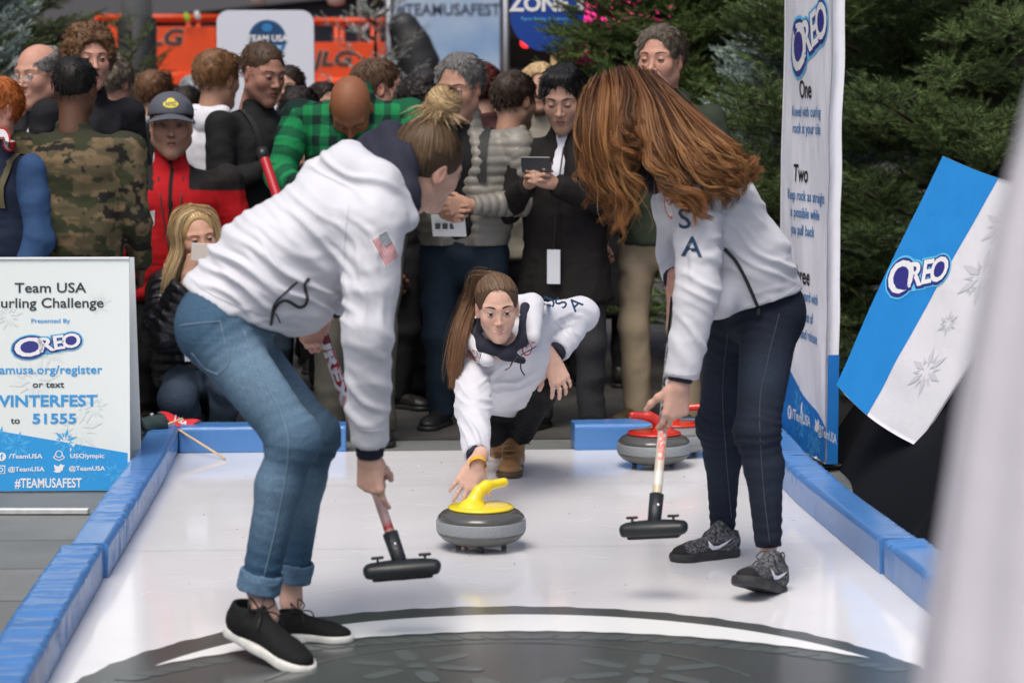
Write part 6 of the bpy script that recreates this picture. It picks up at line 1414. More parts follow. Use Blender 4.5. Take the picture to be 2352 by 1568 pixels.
def limb_skin(J, extra=()):
    P = [cone(J['pel'], J['chest'], .085, .09, .05, J['X'], 1.2), cone(J['chest'], J['nb'], .08, .046, .05), cone(J['sR'], J['sL'], .042, .042, .05)]
    for a, b, c in ((J['sR'], J['eR'], J['wR']), (J['sL'], J['eL'], J['wL'])): P += [cone(a, b, .038, .031, .03), cone(b, c, .031, .0225, .02)]
    for a, b, c in ((J['hR'], J['kR'], J['aR']), (J['hL'], J['kL'], J['aL'])): P += [cone(a, b, .060, .038, .03), cone(b, lerp(b, c, .35), .036, .036, .02), cone(lerp(b, c, .35), c, .035, .028, .02)]
    return P + list(extra)
def flag(o, u, v, n, bv, body, w=.075, name="flag_patch"):
    h = w * .58; ar = Art(o, u, v, n); ar.poly([(-w / 2 - .004, -h / 2 - .004), (w / 2 + .004, -h / 2 - .004), (w / 2 + .004, h / 2 + .004), (-w / 2 - .004, h / 2 + .004)], M['white'], 1)
    for i in range(0, 13, 2): y = -h / 2 + h * i / 13; ar.poly([(-w / 2, y), (w / 2, y), (w / 2, y + h / 13), (-w / 2, y + h / 13)], M['red'], 2)
    ar.poly([(.06 * w, h / 2), (w / 2, h / 2), (w / 2, h / 2 - h * 7 / 13), (.06 * w, h / 2 - h * 7 / 13)], M['navyt'], 3)
    for i in range(5):
        for j in range(4): ar.disc((.11 * w + i * w * .08, h / 2 - h * (.09 + j * .12)), .0022 * w / .075, M['white'], 4, 5)
    return ar.build(name, body, step=.0007, bvh=bv, sub=.02, lift=.0015)
def crest(o, u, v, n, bv, body, r=.034):
    ar = Art(o, u, v, n); ar.disc((0, 0), r, M['red'], 1, ry=r * 1.15); ar.disc((0, 0), r * .74, M['white'], 2, ry=r * .87)
    for i, ch in enumerate("OLYMPIC TEAM"): a = math.pi * (1.25 + i * .0455 * 3.2 * .35 * 3); 
    for k in range(14):
        a = 2 * math.pi * k / 14; ar.disc((r * .87 * math.cos(a), r * 1.01 * math.sin(a)), r * .05, M['white'], 2, 6)
    for i in range(3): ar.poly([(-r * .35, r * (.12 + i * .2)), (r * .4, r * (.2 + i * .2)), (r * .4, r * (.28 + i * .2)), (-r * .35, r * (.2 + i * .2))], M['red'], 3)
    ar.poly([(-r * .35, r * .3), (-r * .02, r * .34), (-r * .02, r * .64), (-r * .35, r * .6)], M['navyt'], 4)
    for i, (x, y) in enumerate(((-.32, -.22), (0, -.22), (.32, -.22), (-.16, -.42), (.16, -.42))): ar.ring(np.array([x * r, y * r]), r * .14, r * .19, M['greyp'], 3, 14)
    return ar.build("team_crest", body, step=.0007, bvh=bv, sub=.015, lift=.0015)
def skull_strands(toW, tgt, n, seed, colA, colB, w=.0013, lift=.004, front=-.1, seg=12, rr=(.086, .107, .097), hair_ok=None, wisp=.002):
    """hair combed over the skull from the hairline to one gathering point"""
    rs = np.random.RandomState(seed); c0 = V3(0, -.018, .034); tgt = nrm(tgt); VV, FF, CC = [], [], []; b = 0; k = 0
    while k < n:
        d = nrm(rs.normal(0, 1, 3)); y, z, x = d[1], d[2], d[0]
        if z < -.62 + .25 * max(0, y): continue
        if y > .30 and z < .62 - .5 * max(0, abs(x) - .35): continue
        if y > .05 and z < -.05: continue
        if abs(x) > .8 and z < .12 and y > -.35: continue
        k += 1; P = []
        for t in np.linspace(0, 1, seg):
            q = nrm(d * (1 - t) + tgt * t) if np.dot(d, tgt) > -.95 else nrm(d * (1 - t) + tgt * t + V3(0, 0, .3 * t)); P.append(c0 + q * np.array(rr) * (1 + lift * 4 * rs.rand() * math.sin(t * 3.14) + .02 * t))
        P = toW(np.array(P)) + np.cumsum(rs.normal(0, wisp * .15, (seg, 3)), 0)
        T = np.gradient(P, axis=0); T /= np.linalg.norm(T, axis=1)[:, None] + 1e-9; N = P - toW(c0[None])[0]; S = np.cross(T, N); S /= np.linalg.norm(S, axis=1)[:, None] + 1e-9
        ww = w * rs.uniform(.6, 1.3); VV.append(np.concatenate([P - S * ww, P + S * ww])); FF.append(np.array([(j, j + 1, seg + j + 1, seg + j) for j in range(seg - 1)]) + b); b += 2 * seg
        c = lerp(np.array(colA), np.array(colB), rs.rand()) * rs.uniform(.8, 1.15); CC.append(np.tile(c, (2 * seg, 1)))
    return np.concatenate(VV), np.concatenate(FF), np.concatenate(CC)
def cuffmesh(body, el, wr, t0, t1, r, name="cuff", mt=None, k=None):
    a, b = lerp(el, wr, t0), lerp(el, wr, t1); V, F = sdf_mesh([cone(a, b, r, r * .9, .005, cap=1)], .005); V = V + vnormals(V, F) * (.0012 * np.sin(np.arctan2((V - a) @ nrm(np.cross(b - a, (0, 1, .1))), (V - a) @ nrm(np.cross(b - a, (1, 0, .1)))) * 26))[:, None]
    return mk(name, V, F, mt or Mnavy, body, True)

# ------------------------------------------------------------------ 1: the woman on the left
P1 = at; J = {}
J.update(pel=at(530, 735, 6.30), chest=at(768, 512, 6.34), nb=at(885, 425, 6.40), X=nrm(V3(-.1, -1, .05)), F=nrm(V3(.98, -.1, -.1)), up=nrm(V3(.45, 0, .9)))
J.update(hR=at(492, 760, 6.22), kR=at(676, 1008, 6.13), aR=at(594, 1352, 6.14), hL=at(522, 765, 6.40), kL=at(722, 1000, 6.40), aL=at(668, 1325, 6.44))
J.update(sR=at(868, 520, 6.20), eR=at(842, 762, 6.17), wR=at(850, 1040, 6.28), sL=at(850, 490, 6.50), eL=at(800, 650, 6.60), wL=at(752, 722, 6.62))
skin1 = (.62, .38, .29)
Mh = rot(128, 20, 15); hc = at(983, 381, 6.50); hp, eyes, toW = put_head(hc, Mh, 1.0, skin1, female=True, neck=.047, brow=(.12, .08, .04), res=.003)
P = limb_skin(J, [cone(J['nb'], hc - Mh[:, 2] * .1, .046, .046, .03), cone(J['aR'], J['aR'] + V3(.02, .0, -.07), .031, .036, .02), cone(J['aL'], J['aL'] + V3(.0, .0, -.07), .031, .034, .02), ell(J['aR'] + V3(.0, -.03, -.045), .014, k=.02)])
V, F = sdf_mesh(P, .010); parts = [(V, F, skin1)] + hp
# broom line
bt, bh_ = at(601, 345, 6.84), at(912, 1278, 6.33); bd = nrm(bh_ - bt)
hR_ = place_hand(-1, J['wR'] + V3(-.004, 0, -.006), V3(.05, .10, -1), V3(-.55, -1, .0), curl=((.30, .30, .2), (1.0, 1.4, .7), (1.1, 1.5, .8), (1.1, 1.5, .8)), spread=.02, thumb=(1.5, .3)); parts.append((hR_[0], hR_[1], skin1))
hL_ = place_hand(1, J['wL'] + V3(-.01, 0, 0.01), V3(-.35, -.2, -.8), V3(-.6, -.7, .1), curl=((1.1, 1.5, .8),) * 4, spread=0, thumb=(.6, .8)); parts.append((hL_[0], hL_[1], np.array(skin1) * [1, .85, .85]))
V, F, C = joinm(parts); w1 = mk("person", V, F, Mskin, None, True, C)
tag(w1, "woman with a blonde topknot, white hoodie and rolled blue jeans with the red broom", "person", "players in white team jackets")
for e in eyes: mk("eye", e[0], e[1], Meye, w1, True, e[2])
# jacket
X = J['X']; hemc = at(545, 708, 6.31); wst = at(640, 612, 6.33)
P = [cone(hemc + V3(-.06, 0, -.07), wst, .158, .150, .06, X, 1.08), cone(wst, J['chest'], .150, .130, .06, X, 1.22), cone(J['chest'], lerp(J['chest'], J['nb'], .75), .128, .080, .06, X, 1.15), cone(J['sR'] + V3(-.02, .03, .01), J['sL'], .072, .070, .06), ell(at(690, 700, 6.3), (.09, .10, .080), k=.05), plane(hemc, V3(-.447, 0, -.894), k=.006),
     cone(J['sR'] + V3(-.01, 0, .0), J['eR'] + V3(0, 0, 0), .078, .062, .05), cone(J['eR'], lerp(J['eR'], J['wR'], .90), .060, .0455, .03, cap=1), cone(J['sL'], J['eL'], .068, .058, .04), cone(J['eL'], lerp(J['eL'], J['wL'], .75), .058, .048, .03, cap=1),
     
     # hood
     cone(at(738, 408, 6.36), at(800, 395, 6.30), .046, .058, .03), cone(at(800, 392, 6.30), at(872, 425, 6.26), .060, .058, .03), cone(at(872, 425, 6.26), at(928, 500, 6.28), .056, .040, .03), cone(at(738, 408, 6.36), at(800, 372, 6.48), .044, .045, .03), cone(at(800, 366, 6.48), at(850, 360, 6.56), .040, .03, .03), ell(at(802, 372, 6.36), (.055, .06, .045), k=.03)]
V, F = sdf_mesh(P, .0065); V = relax(V, F, 2, .4); N = vnormals(V, F)
d = wrinkle(V, .006, 4.2, (1.5, 1, .8), 3) + wrinkle(V, .0022, 13, (1.3, 1, .8), 77)
ap = at(795, 560, 6.2)
d += fold(V, at(660, 610, 6.2), V3(.75, 0, -.45), V3(.5, 0, .8), .050, .012, (.18, .14), 1) + fold(V, at(560, 600, 6.2), V3(.85, 0, -.35), V3(.3, 0, 1), .055, .010, (.16, .13), 2, 1.) + fold(V, at(735, 560, 6.2), V3(.6, 0, -.75), V3(.7, 0, .6), .05, .010, (.13, .08), 5, .5)
d += fold(V, J['eR'] + V3(.02, -.03, -.02), V3(1, 0, -.28), V3(0, 0, 1), .055, .010, (.09, .10), 7) + fold(V, lerp(J['eR'], J['wR'], .45), V3(.6, 0, -.8), V3(.8, 0, .5), .06, .007, (.10, .09), 8, .7) + fold(V, lerp(J['sR'], J['eR'], .55), V3(.35, 0, -1), V3(1, 0, .4), .05, .008, (.13, .08), 9)
d += fold(V, at(800, 385, 6.25), V3(1, 0, -.45), V3(.4, 0, 1), .05, .007, (.12, .06), 11) + fold(V, at(610, 700, 6.2), V3(1, 0, .1), V3(0, 0, 1), .05, .005, (.10, .05), 12)
jk1 = mk("hoodie", V + N * d[:, None], F, Mwj, w1, True); bj1 = bvh_of(jk1)
# navy lining of the hood
P = [cone(at(855, 348, 6.52), at(898, 318, 6.50), .043, .038, .03), cone(at(898, 318, 6.50), at(922, 372, 6.42), .043, .044, .03), cone(at(918, 368, 6.42), at(932, 445, 6.36), .042, .038, .03), cone(at(932, 445, 6.36), at(934, 508, 6.34), .036, .028, .03), cone(at(858, 352, 6.52), at(900, 410, 6.40), .05, .05, .03), ell(hc - Mh[:, 2] * .06 - Mh[:, 1] * .0, (.062, .07, .085), M=Mh, k=.01, op='sub')]
V, F = sdf_mesh(P, .006); V = V + vnormals(V, F) * (fold(V, at(900, 380, 6.4), V3(.5, 0, -1), V3(1, 0, .5), .05, .006, (.2, .2), 3) + wrinkle(V, .003, 9))[:, None]; mk("hood_lining", V, F, Mnavy, w1, True)
cuffmesh(w1, J['eR'], J['wR'], .86, 1.02, .041); cuffmesh(w1, J['eL'], J['wL'], .7, .92, .036)
# side zip and cords
zp = [at(710, 640, 6.12), at(700, 655, 6.12), at(706, 690, 6.13), at(690, 706, 6.13), at(655, 690, 6.13), at(632, 708, 6.14), at(622, 746, 6.15)]
seam(w1, bj1, zp, Mzip, .0045, 50, name="zip"); seam(w1, bj1, [at(683, 648, 6.12), at(660, 668, 6.12), at(630, 700, 6.13), at(622, 744, 6.15)], Mzip, .003, name="zip")
mb = MB(); mb.tube(spline([at(622, 744, 6.12), at(632, 720, 6.11), at(644, 742, 6.12)], 12), .0022, 5); mb.build("zip_pull", Mzip, w1, True)
hm = [at(428, 656, 6.3), at(470, 690, 6.2), at(540, 722, 6.15), at(618, 748, 6.15)]; Mst = mat("stitch", (.50, .51, .56), .8)
seam(w1, bj1, [p + V3(.012, 0, .02) for p in hm], Mst, .0012, name="hem_stitch"); seam(w1, bj1, [at(802, 470, 6.1), at(792, 560, 6.1), at(790, 680, 6.1)], Mst, .0012, name="armhole_seam"); seam(w1, bj1, [at(822, 985, 6.2), at(850, 990, 6.15), at(880, 985, 6.2)], Mst, .0011, name="cuff_stitch")
flag(at(899, 575, 6.05), nrm(V3(.5, -.1, -.86)) * -1, nrm(V3(.86, 0, .5)) * 1, V3(.25, -1, 0), bj1, w1, .078)
# jeans with rolled cuffs
J1 = dict(J); J1['F'] = nrm(V3(.9, 0, .2))
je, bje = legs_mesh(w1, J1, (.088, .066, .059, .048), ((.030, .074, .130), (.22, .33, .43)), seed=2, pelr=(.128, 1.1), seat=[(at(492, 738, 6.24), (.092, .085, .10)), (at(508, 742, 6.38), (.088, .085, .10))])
for a, k, nm in ((J['aR'], J['kR'], 0), (J['aL'], J['kL'], 1)):
    dd_ = nrm(a - k); V, F = sdf_mesh([cone(a - dd_ * .048, a + dd_ * .006, .058, .0585, .004, cap=2), cone(a - dd_ * .1, a + dd_ * .05, .05, .050, .002, op='sub')], .0045); V = V + vnormals(V, F) * wrinkle(V, .002, 26)[:, None]
    mk("rolled_cuff", V, F, Mden, je, True, np.tile((.09, .16, .24), (len(V), 1)) * (1 + .3 * fbm(V * 40, 2))[:, None])
Mths = mat("jean thread", (.16, .24, .32), .8)
for pts in ([at(412, 748, 6.05), at(455, 742, 6.05), at(505, 738, 6.05)], [at(505, 735, 6.05), at(520, 800, 6.05), at(524, 835, 6.05), at(500, 860, 6.05)], [at(500, 860, 6.05), at(470, 845, 6.05), at(440, 810, 6.05)], [at(560, 760, 6.05), at(600, 860, 6.05), at(650, 960, 6.02), at(662, 1040, 6.0), at(640, 1180, 6.0), at(605, 1330, 6.0)], [at(570, 755, 6.05), at(640, 770, 6.05), at(680, 790, 6.1)]): seam(je, bje, pts, Mths, .0016)
# shoes
def sneaker(parent, heel, toe, upv, col, solec, s=1., kind='skate', sock=None):
    y = nrm(toe - heel); L_ = np.linalg.norm(toe - heel) / .27; up = nrm(upv - y * np.dot(upv, y)); x = np.cross(y, up); Mx = np.stack([x, y, up], 1); W = lambda q: heel + (np.asarray(q, float) * L_) @ Mx.T
    P = [cone((0, .035, .045), (0, .06, .045), .034, .036, .02), cone((0, .06, .05), (0, .18, .030), .040, .030, .03, w=(1, 0, 0), sx=1.05), ell((0, .205, .026), (.040, .055, .026), k=.03), cone((0, .045, .05), (0, .045, .085), .036, .037, .02, cap=1), cone((0, .045, .07), (0, .05, .14), .029, .032, .004, op='sub'), plane((0, 0, .016), (0, 0, -1), k=.003)]
    if kind == 'run': P.append(cone((0, .10, .075), (0, .06, .105), .026, .030, .02, w=(1, 0, 0), sx=1.1, cap=1))
    V, F = sdf_mesh(P, .004); V = V + vnormals(V, F) * wrinkle(V, .0008, 60)[:, None]
    if kind == 'run': c = np.array(col) * (1 + 1.6 * np.clip(vnoise(V * np.array([260, 420, 320])) + .5 * vnoise(V * 160), -.5, 1.2))[:, None]; c = np.clip(c, .008, .5); c[V[:, 1] > .225] = (.02, .02, .02)
    else: c = np.tile(col, (len(V), 1))
    up_ = mk("shoe", W(V), F, Mcl, parent, True, c)
    zs0 = .024 if kind == 'skate' else .026; P = [cone((0, .040, .012), (0, .12, .012), .042, .037, .03), cone((0, .12, .012), (0, .2, .012), .037, .047, .04), ell((0, .215, .012), (.046, .055, .03), k=.03), plane((0, 0, .000 if kind == 'skate' else -.004), (0, 0, -1)), plane((0, 0, zs0), (0, 0, 1))]
    V, F = sdf_mesh(P, .004); cs = np.tile(solec, (len(V), 1)); 
    if kind == 'skate': cs[V[:, 2] < .0025] = (.30, .30, .27)
    so = mk("sole", W(V), F, mat("rubber", (.5, .5, .48), .6, attr=True, var=.12, scale=30, bump=.5 if kind == 'run' else .2, bscale=160), up_, True, cs)
    mb = MB()
    for i in range(6):
        yy = .085 + i * .016; z = .083 - i * .0085; mb.tube(W(spline([(-.022, yy, z - .006), (0, yy + .003, z + .003), (.022, yy, z - .006)], 6)), .0022 * L_, 5)
        mb.tube(W(spline([(-.022, yy, z - .006), (.022, yy + .016, z - .0145)], 4)), .002 * L_, 5)
    for sg in (-1, 1): mb.tube(W(spline([(0, .082, .088), (sg * .03, .07, .12), (sg * .045, .085, .10), (sg * .02, .085, .088), (0, .082, .088)], 20)), .0022 * L_, 5); mb.tube(W(spline([(0, .082, .088), (sg * .03, .11, .085), (sg * .045, .12, .06)], 10)), .0022 * L_, 5)
    mb.build("laces", M['black'], up_, True)
    return up_, W, Mx
h0, t0 = at(522, 1448, 6.14), at(715, 1553, 5.97); sneaker(w1, h0, t0, V3(.25, -.15, 1), (.010, .010, .010), (.62, .62, .58))
h0, t0 = gp(628, 1468, SZ), gp(812, 1476, SZ); h0[1] += .03; sneaker(w1, h0 + [0, 0, .001], t0 + [0, 0, .001], V3(0, 0, 1), (.010, .010, .010), (.62, .62, .58))
# hair: combed up from the neck into a topknot
bun = V3(0, -.045, .128); Vc, Fc, Cc = hair_cap('updo', (.075, .048, .028), 3, female=True, res=.005); keep = slice(None)
V, F = sdf_mesh([ell((0, -.018, .034), (.083, .104, .093), k=.01), ell((0, .115, -.014), (.080, .078, .106), k=.006, op='sub'), plane((0, -.03, -.066), (0, .25, -1), k=.006)] + [ell((s * .092, .006, -.014), (.03, .028, .034), k=.004, op='sub') for s in (-1, 1)], .005)
parts = [(toW(V), F, np.tile((.060, .038, .022), (len(V), 1)))]; parts.append(skull_strands(toW, bun, 2600, 5, (.045, .028, .016), (.16, .10, .055), rr=(.085, .106, .096)))
rs = np.random.RandomState(3); VV = []; bcn = V3(.0, -.040, .172)
for k in range(1000):   # the knot itself: wound strands
    a0 = rs.rand() * 6.28; tilt_ = nrm(V3(.25 + rs.normal(0, .16), rs.normal(0, .16), 1)); u = nrm(np.cross(tilt_, (1, 0, 0))); v = np.cross(tilt_, u); r0 = rs.uniform(.018, .052); t = np.linspace(0, rs.uniform(2.5, 5.5), 14)
    zz = rs.uniform(-.042, .042); r1 = r0 * math.sqrt(max(.2, 1 - (zz / .056) ** 2)); P_ = bcn + np.stack([np.cos(a0 + t), np.sin(a0 + t), 0 * t], 1)[:, :1] * u * r1 + np.sin(a0 + t)[:, None] * v * r1 + tilt_ * (zz + .006 * np.sin(t * 1.3 + a0))[:, None]
    VV.append(P_)
V, F = sdf_mesh([ell(bcn, (.047, .047, .043), k=.01), cone(bcn - V3(0, 0, .05), bcn, .034, .03, .02)], .005); parts.append((toW(V), F, np.tile((.20, .13, .06), (len(V), 1))))
b = 0; SV, SF, SC = [], [], []
for P_ in VV:
    W = toW(P_); T_ = np.gradient(W, axis=0); T_ /= np.linalg.norm(T_, axis=1)[:, None]; N_ = W - toW(bcn[None])[0]; S = np.cross(T_, N_); S /= np.linalg.norm(S, axis=1)[:, None] + 1e-9; m = len(W)
    SV.append(np.concatenate([W - S * .0011, W + S * .0011])); SF.append(np.array([(j, j + 1, m + j + 1, m + j) for j in range(m - 1)]) + b); b += 2 * m; SC.append(np.tile(lerp(np.array((.16, .095, .04)), np.array((.62, .45, .24)), rs.rand() ** .8), (2 * m, 1)))
parts.append((np.concatenate(SV), np.concatenate(SF), np.concatenate(SC)))
gd_ = []
for (dx, dy, dz) in ((-.095, .0, .0), (-.08, .04, -.01), (-.05, -.06, -.03), (.085, 0.0, -.01), (.07, -.05, -.02), (.02, -.09, -.035), (-.02, .07, -.02), (.09, .03, .005), (-.02, -.08, -.05)):
    o = bun + V3(0, 0, .012); gd_.append(toW(np.array([o, o + V3(dx * .45, dy * .45, dz * .2 + .012), o + V3(dx, dy, dz)])))
parts.append(strands(None, gd_, 130, 9, (.22, .14, .06), (.70, .52, .30), w=.0014, spread=.006, seg=9, frizz=.004, clump=-.6))
V, F, C = joinm(parts); mk("hair", V, F, Mhair, w1, True, C)

def broom(label, bt, bh_, colfn, head_w, head_dir, letters=None, r=.0145, endcap=True):
    root = empty("curling_broom", label, "broom", "curling brooms held by the walking women"); d = nrm(bh_ - bt); L_ = np.linalg.norm(bh_ - bt)
    n = 60; pts = [lerp(bt, bh_, i / (n - 1)) for i in range(n)]; V, F = tube(pts, r, 14); C = np.zeros((len(V), 3))
    for i in range(n): C[i * 14:(i + 1) * 14] = colfn(i / (n - 1) * L_, L_)
    mt = mat("shaft gloss", (0, 0, 0), .25, attr=True, spec=.5); sh = mk("handle", V, F, mt, root, True, C)
    hd = nrm(head_dir - d * np.dot(head_dir, d) * .3); side = nrm(np.cross(hd, (0, 0, 1) if abs(hd[2]) < .9 else (0, 1, 0))); upn = np.cross(side, hd); upn = upn if upn[2] > 0 else -upn
    Mx = np.stack([hd, np.cross(upn, hd), upn], 1); c = bh_ + d * .055
    P = [rbox(c - upn * .004, (head_w / 2 - .020, .018, .004), Mx, rd=.014, k=.02), ell(c + upn * .002, (head_w / 2 * .96, .038, .021), M=Mx, k=.02), plane(c - upn * .020, -upn, k=.004)]
    V, F = sdf_mesh(P, .0035); hdm = mk("broom_head", V, F, mat("head black", (.014, .018, .019), .42, bump=.4, bscale=120, bdist=.002), root, True)
    mb = MB(); mb.tube([bh_ - d * .05, bh_ + d * .06], [r * 1.5, r * 1.35], 16); sk = mb.build("socket", mat("carbon black", (.02, .024, .028), .3, bump=.3, bscale=200), root, True)
    mb = MB(); mb.lathe([(.0, 0), (.005, 0), (.005, .002), (0, .0025)], bh_ - d * .02 + V3(.3, -1, .1) / 1.05 * r * 1.5, (.3, -1, .1), 12); mb.build("screw", M['metal'], sk, True)
    V, F = sdf_mesh([rbox(c - upn * .021, (head_w / 2 - .03, .018, .002), Mx, rd=.006)], .004); mk("pad", V, F, mat("pad cloth", (.028, .018, .022), .8), hdm, True)
    for s in (-1, 1):
        mb = MB(); q = c + hd * s * head_w * .30; mb.tube([q, q + upn * .032], .004, 8); mb.box(q + upn * .034, (.017, .006, .0035), Mx, bev=.002); mb.build("knob", M['blackp'], hdm, True)
    if endcap: mb = MB(); mb.tube([bt - d * .004, bt + d * .028], r * 1.12, 14); mb.build("end_cap", M['blackp'], root, True)
    if letters:
        side2 = nrm(np.cross(d, V3(0, -1, .1)))
        for (t, s0, s1, size, mt2, flipd) in letters:
            ar = Art(bt + d * s0, d * flipd, side2 * -1 * flipd, V3(0, -1, .1)); ar.text(t, (0 if flipd > 0 else -(s1 - s0), -size * .36), size, mt2, 1, .05, (s1 - s0) / (size * .68 * len(t)), 'LEFT'); ar.build("lettering", sh, step=.0005, bvh=bvh_of(sh), sub=.008, lift=.0006)
    return root
RED = (.42, .012, .022)
def c1(s, L):
    if s < .66: return RED if s < .34 else (.20, .010, .016)
    if s < .80: return RED
    if L - s < .05: return (.62, .56, .44)
    if L - s < .085: return (.45, .02, .03)
    return (.62, .40, .36)
bt, bh_ = at(601, 345, 6.84), at(909, 1262, 6.33); c1L = np.linalg.norm(bt - bh_)
broom("red curling broom held by the woman in blue jeans", bt, bh_, c1, .215, V3(1, .02, -.02), [("YOUREX", .46, .82, .040, M['white'], 1)])

# ------------------------------------------------------------------ 2: the woman on the right
J = dict(pel=at(1742, 700, 7.25), chest=at(1640, 478, 7.14), nb=at(1540, 385, 7.10), X=nrm(V3(-.3, .93, .0)), F=nrm(V3(-.93, -.3, -.1)), up=nrm(V3(-.28, -.1, .95)))
J.update(hR=at(1690, 735, 7.32), kR=at(1650, 975, 7.42), aR=at(1660, 1212, 7.50), hL=at(1768, 740, 7.17), kL=at(1739, 990, 7.02), aL=at(1765, 1255, 7.00))
J.update(sL=at(1600, 450, 6.97), eL=at(1603, 665, 6.92), wL=at(1562, 880, 6.90), sR=at(1555, 465, 7.24), eR=at(1556, 580, 7.30), wR=at(1551, 655, 7.16))
skin2 = (.60, .36, .28); Mh = rot(-62, 42, 0); hc = at(1430, 300, 7.12); hp, eyes, toW = put_head(hc, Mh, 1.0, skin2, female=True, neck=.046)
V, F = sdf_mesh(limb_skin(J, [cone(J['nb'], hc - Mh[:, 2] * .1, .046, .046, .03)]), .012); parts = [(V, F, skin2)] + hp
b2t, b2h = at(1560, 585, 7.22), at(1505, 1172, 6.80); bd2 = nrm(b2h - b2t)
hL_ = place_hand(1, J['wL'] + V3(-.002, 0, 0), V3(-.12, .0, -1), V3(.35, -1, 0), curl=((.35, .5, .3), (.45, .6, .4), (1.1, 1.4, .8), (1.1, 1.5, .8)), spread=.03, thumb=(.6, .3)); parts.append((hL_[0], hL_[1], skin2))
hR_ = place_hand(-1, J['wR'], V3(.02, -.1, -1), V3(-.9, -.5, 0), curl=((.5, .8, .5), (.8, 1.1, .6), (1.1, 1.5, .8), (1.1, 1.5, .8)), spread=0, thumb=(.6, .6)); parts.append((hR_[0], hR_[1], np.array(skin2) * [1, .86, .86]))
V, F, C = joinm(parts); w2 = mk("person", V, F, Mskin, None, True, C)
tag(w2, "woman with long wavy auburn hair over her face, white jacket and dark jeans", "person", "players in white team jackets")
for e in eyes: mk("eye", e[0], e[1], Meye, w2, True, e[2])
X = J['X']; hemc = at(1742, 688, 7.22); wst = at(1700, 590, 7.2)
P = [cone(hemc + V3(.02, 0, -.06), wst, .140, .130, .06, X, 1.12), cone(wst, J['chest'], .130, .118, .06, X, 1.25), cone(J['chest'], lerp(J['chest'], J['nb'], .8), .118, .070, .06, X, 1.15), cone(J['sR'], J['sL'] + V3(.0, .04, .0), .064, .066, .05), ell(at(1652, 690, 7.08), (.05, .08, .06), k=.05), plane(hemc, V3(.27, 0, -.963), k=.006),
     cone(J['sL'], J['eL'], .070, .060, .045), cone(J['eL'], lerp(J['eL'], J['wL'], .93), .058, .047, .03, cap=1), cone(J['sR'], J['eR'], .062, .056, .04), cone(J['eR'], lerp(J['eR'], J['wR'], .72), .055, .045, .03, cap=1),
     cone(at(1500, 380, 7.05), at(1545, 360, 7.0), .03, .045, .03), cone(at(1545, 360, 7.0), at(1620, 390, 7.05), .045, .05, .03)]
V, F = sdf_mesh(P, .0065); V = relax(V, F, 2, .4); N = vnormals(V, F); d = wrinkle(V, .005, 4.5, (1.2, 1, .8), 13) + wrinkle(V, .0022, 13, (1.3, 1, .8), 77)
d += fold(V, at(1740, 570, 7.07), V3(1, 0, -.5), V3(.4, 0, 1), .048, .008, (.13, .13), 1) * 1.35 + fold(V, at(1700, 470, 7.05), V3(1, 0, -.45), V3(.4, 0, 1), .055, .006, (.10, .08), 2, 1) + fold(V, at(1780, 640, 7.08), V3(1, 0, .2), V3(-.2, 0, 1), .045, .006, (.10, .06), 3)
d += fold(V, J['eL'] + V3(.03, -.04, .02), V3(1, 0, -.5), V3(.4, 0, 1), .05, .007, (.07, .10), 4) + fold(V, lerp(J['eL'], J['wL'], .5), V3(.5, 0, -.85), V3(.85, 0, .5), .055, .006, (.09, .07), 5) + fold(V, lerp(J['sL'], J['eL'], .6), V3(.1, 0, -1), V3(1, 0, .1), .06, .004, (.12, .07), 6)
jk2 = mk("jacket", V + N * d[:, None], F, Mwj, w2, True); bj2 = bvh_of(jk2)
V, F = sdf_mesh([cone(at(1478, 372, 7.08), at(1500, 425, 7.05), .035, .030, .02), cone(at(1495, 360, 7.12), at(1560, 352, 7.08), .045, .045, .03), cone(at(1455, 385, 7.1), at(1495, 400, 7.06), .02, .03, .02)], .007); mk("hood_lining", V, F, Mnavy, w2, True)
cuffmesh(w2, J['eR'], J['wR'], .66, .93, .040); cuffmesh(w2, J['eL'], J['wL'], .88, .985, .038)
seam(w2, bj2, [at(1664, 572, 6.95), at(1690, 600, 6.95), at(1712, 640, 6.97), at(1734, 690, 7.0), at(1741, 708, 7.0)], Mzip, .0055, 50, name="zip")
mb = MB(); mb.box(at(1742, 716, 7.07), (.006, .004, .010), bev=.002); mb.build("zip_pull", Mzip, w2)
seam(w2, bj2, [at(1655, 470, 6.9), at(1662, 560, 6.92), at(1660, 640, 6.95)], Mst, .0012, name="armhole_seam"); seam(w2, bj2, [at(1750, 700, 7.0), at(1800, 680, 7.05), at(1836, 652, 7.1)], Mst, .0012, name="hem_stitch"); seam(w2, bj2, [at(1538, 858, 6.85), at(1570, 862, 6.82), at(1605, 858, 6.85)], Mst, .0011, name="cuff_stitch")
ar = Art(at(1575, 505, 6.8), (1, 0, 0), (0, 0, 1), (0, -1, 0)); s_ = 6.93 / FPX
for ch, x, y, rt, sz in (("U", 1560, 466, .12, 47), ("S", 1579, 528, .05, 45), ("A", 1594, 592, -.03, 46)): ar.text(ch, ((x - 1575) * s_, -(y - 505) * s_), sz * s_ / .70, M['navyt'], 1, .012, 1.02, 'CENTER', rt)
ar.build("sleeve_letters", w2, bvh=bj2, sub=.02); crest(at(1503, 480, 6.9), V3(.55, -.1, -.15), (0, 0, 1), V3(-.35, -1, 0), bj2, w2, .035)
J2 = dict(J); J2['F'] = V3(-.9, -.3, 0)
je, bje = legs_mesh(w2, J2, (.090, .064, .057, .040), ((.010, .014, .026), (.022, .032, .052)), seed=5, pelr=(.120, 1.15), seat=[(at(1795, 715, 7.2), (.07, .08, .09))])
Mth2 = mat("dark thread", (.05, .06, .08), .8)
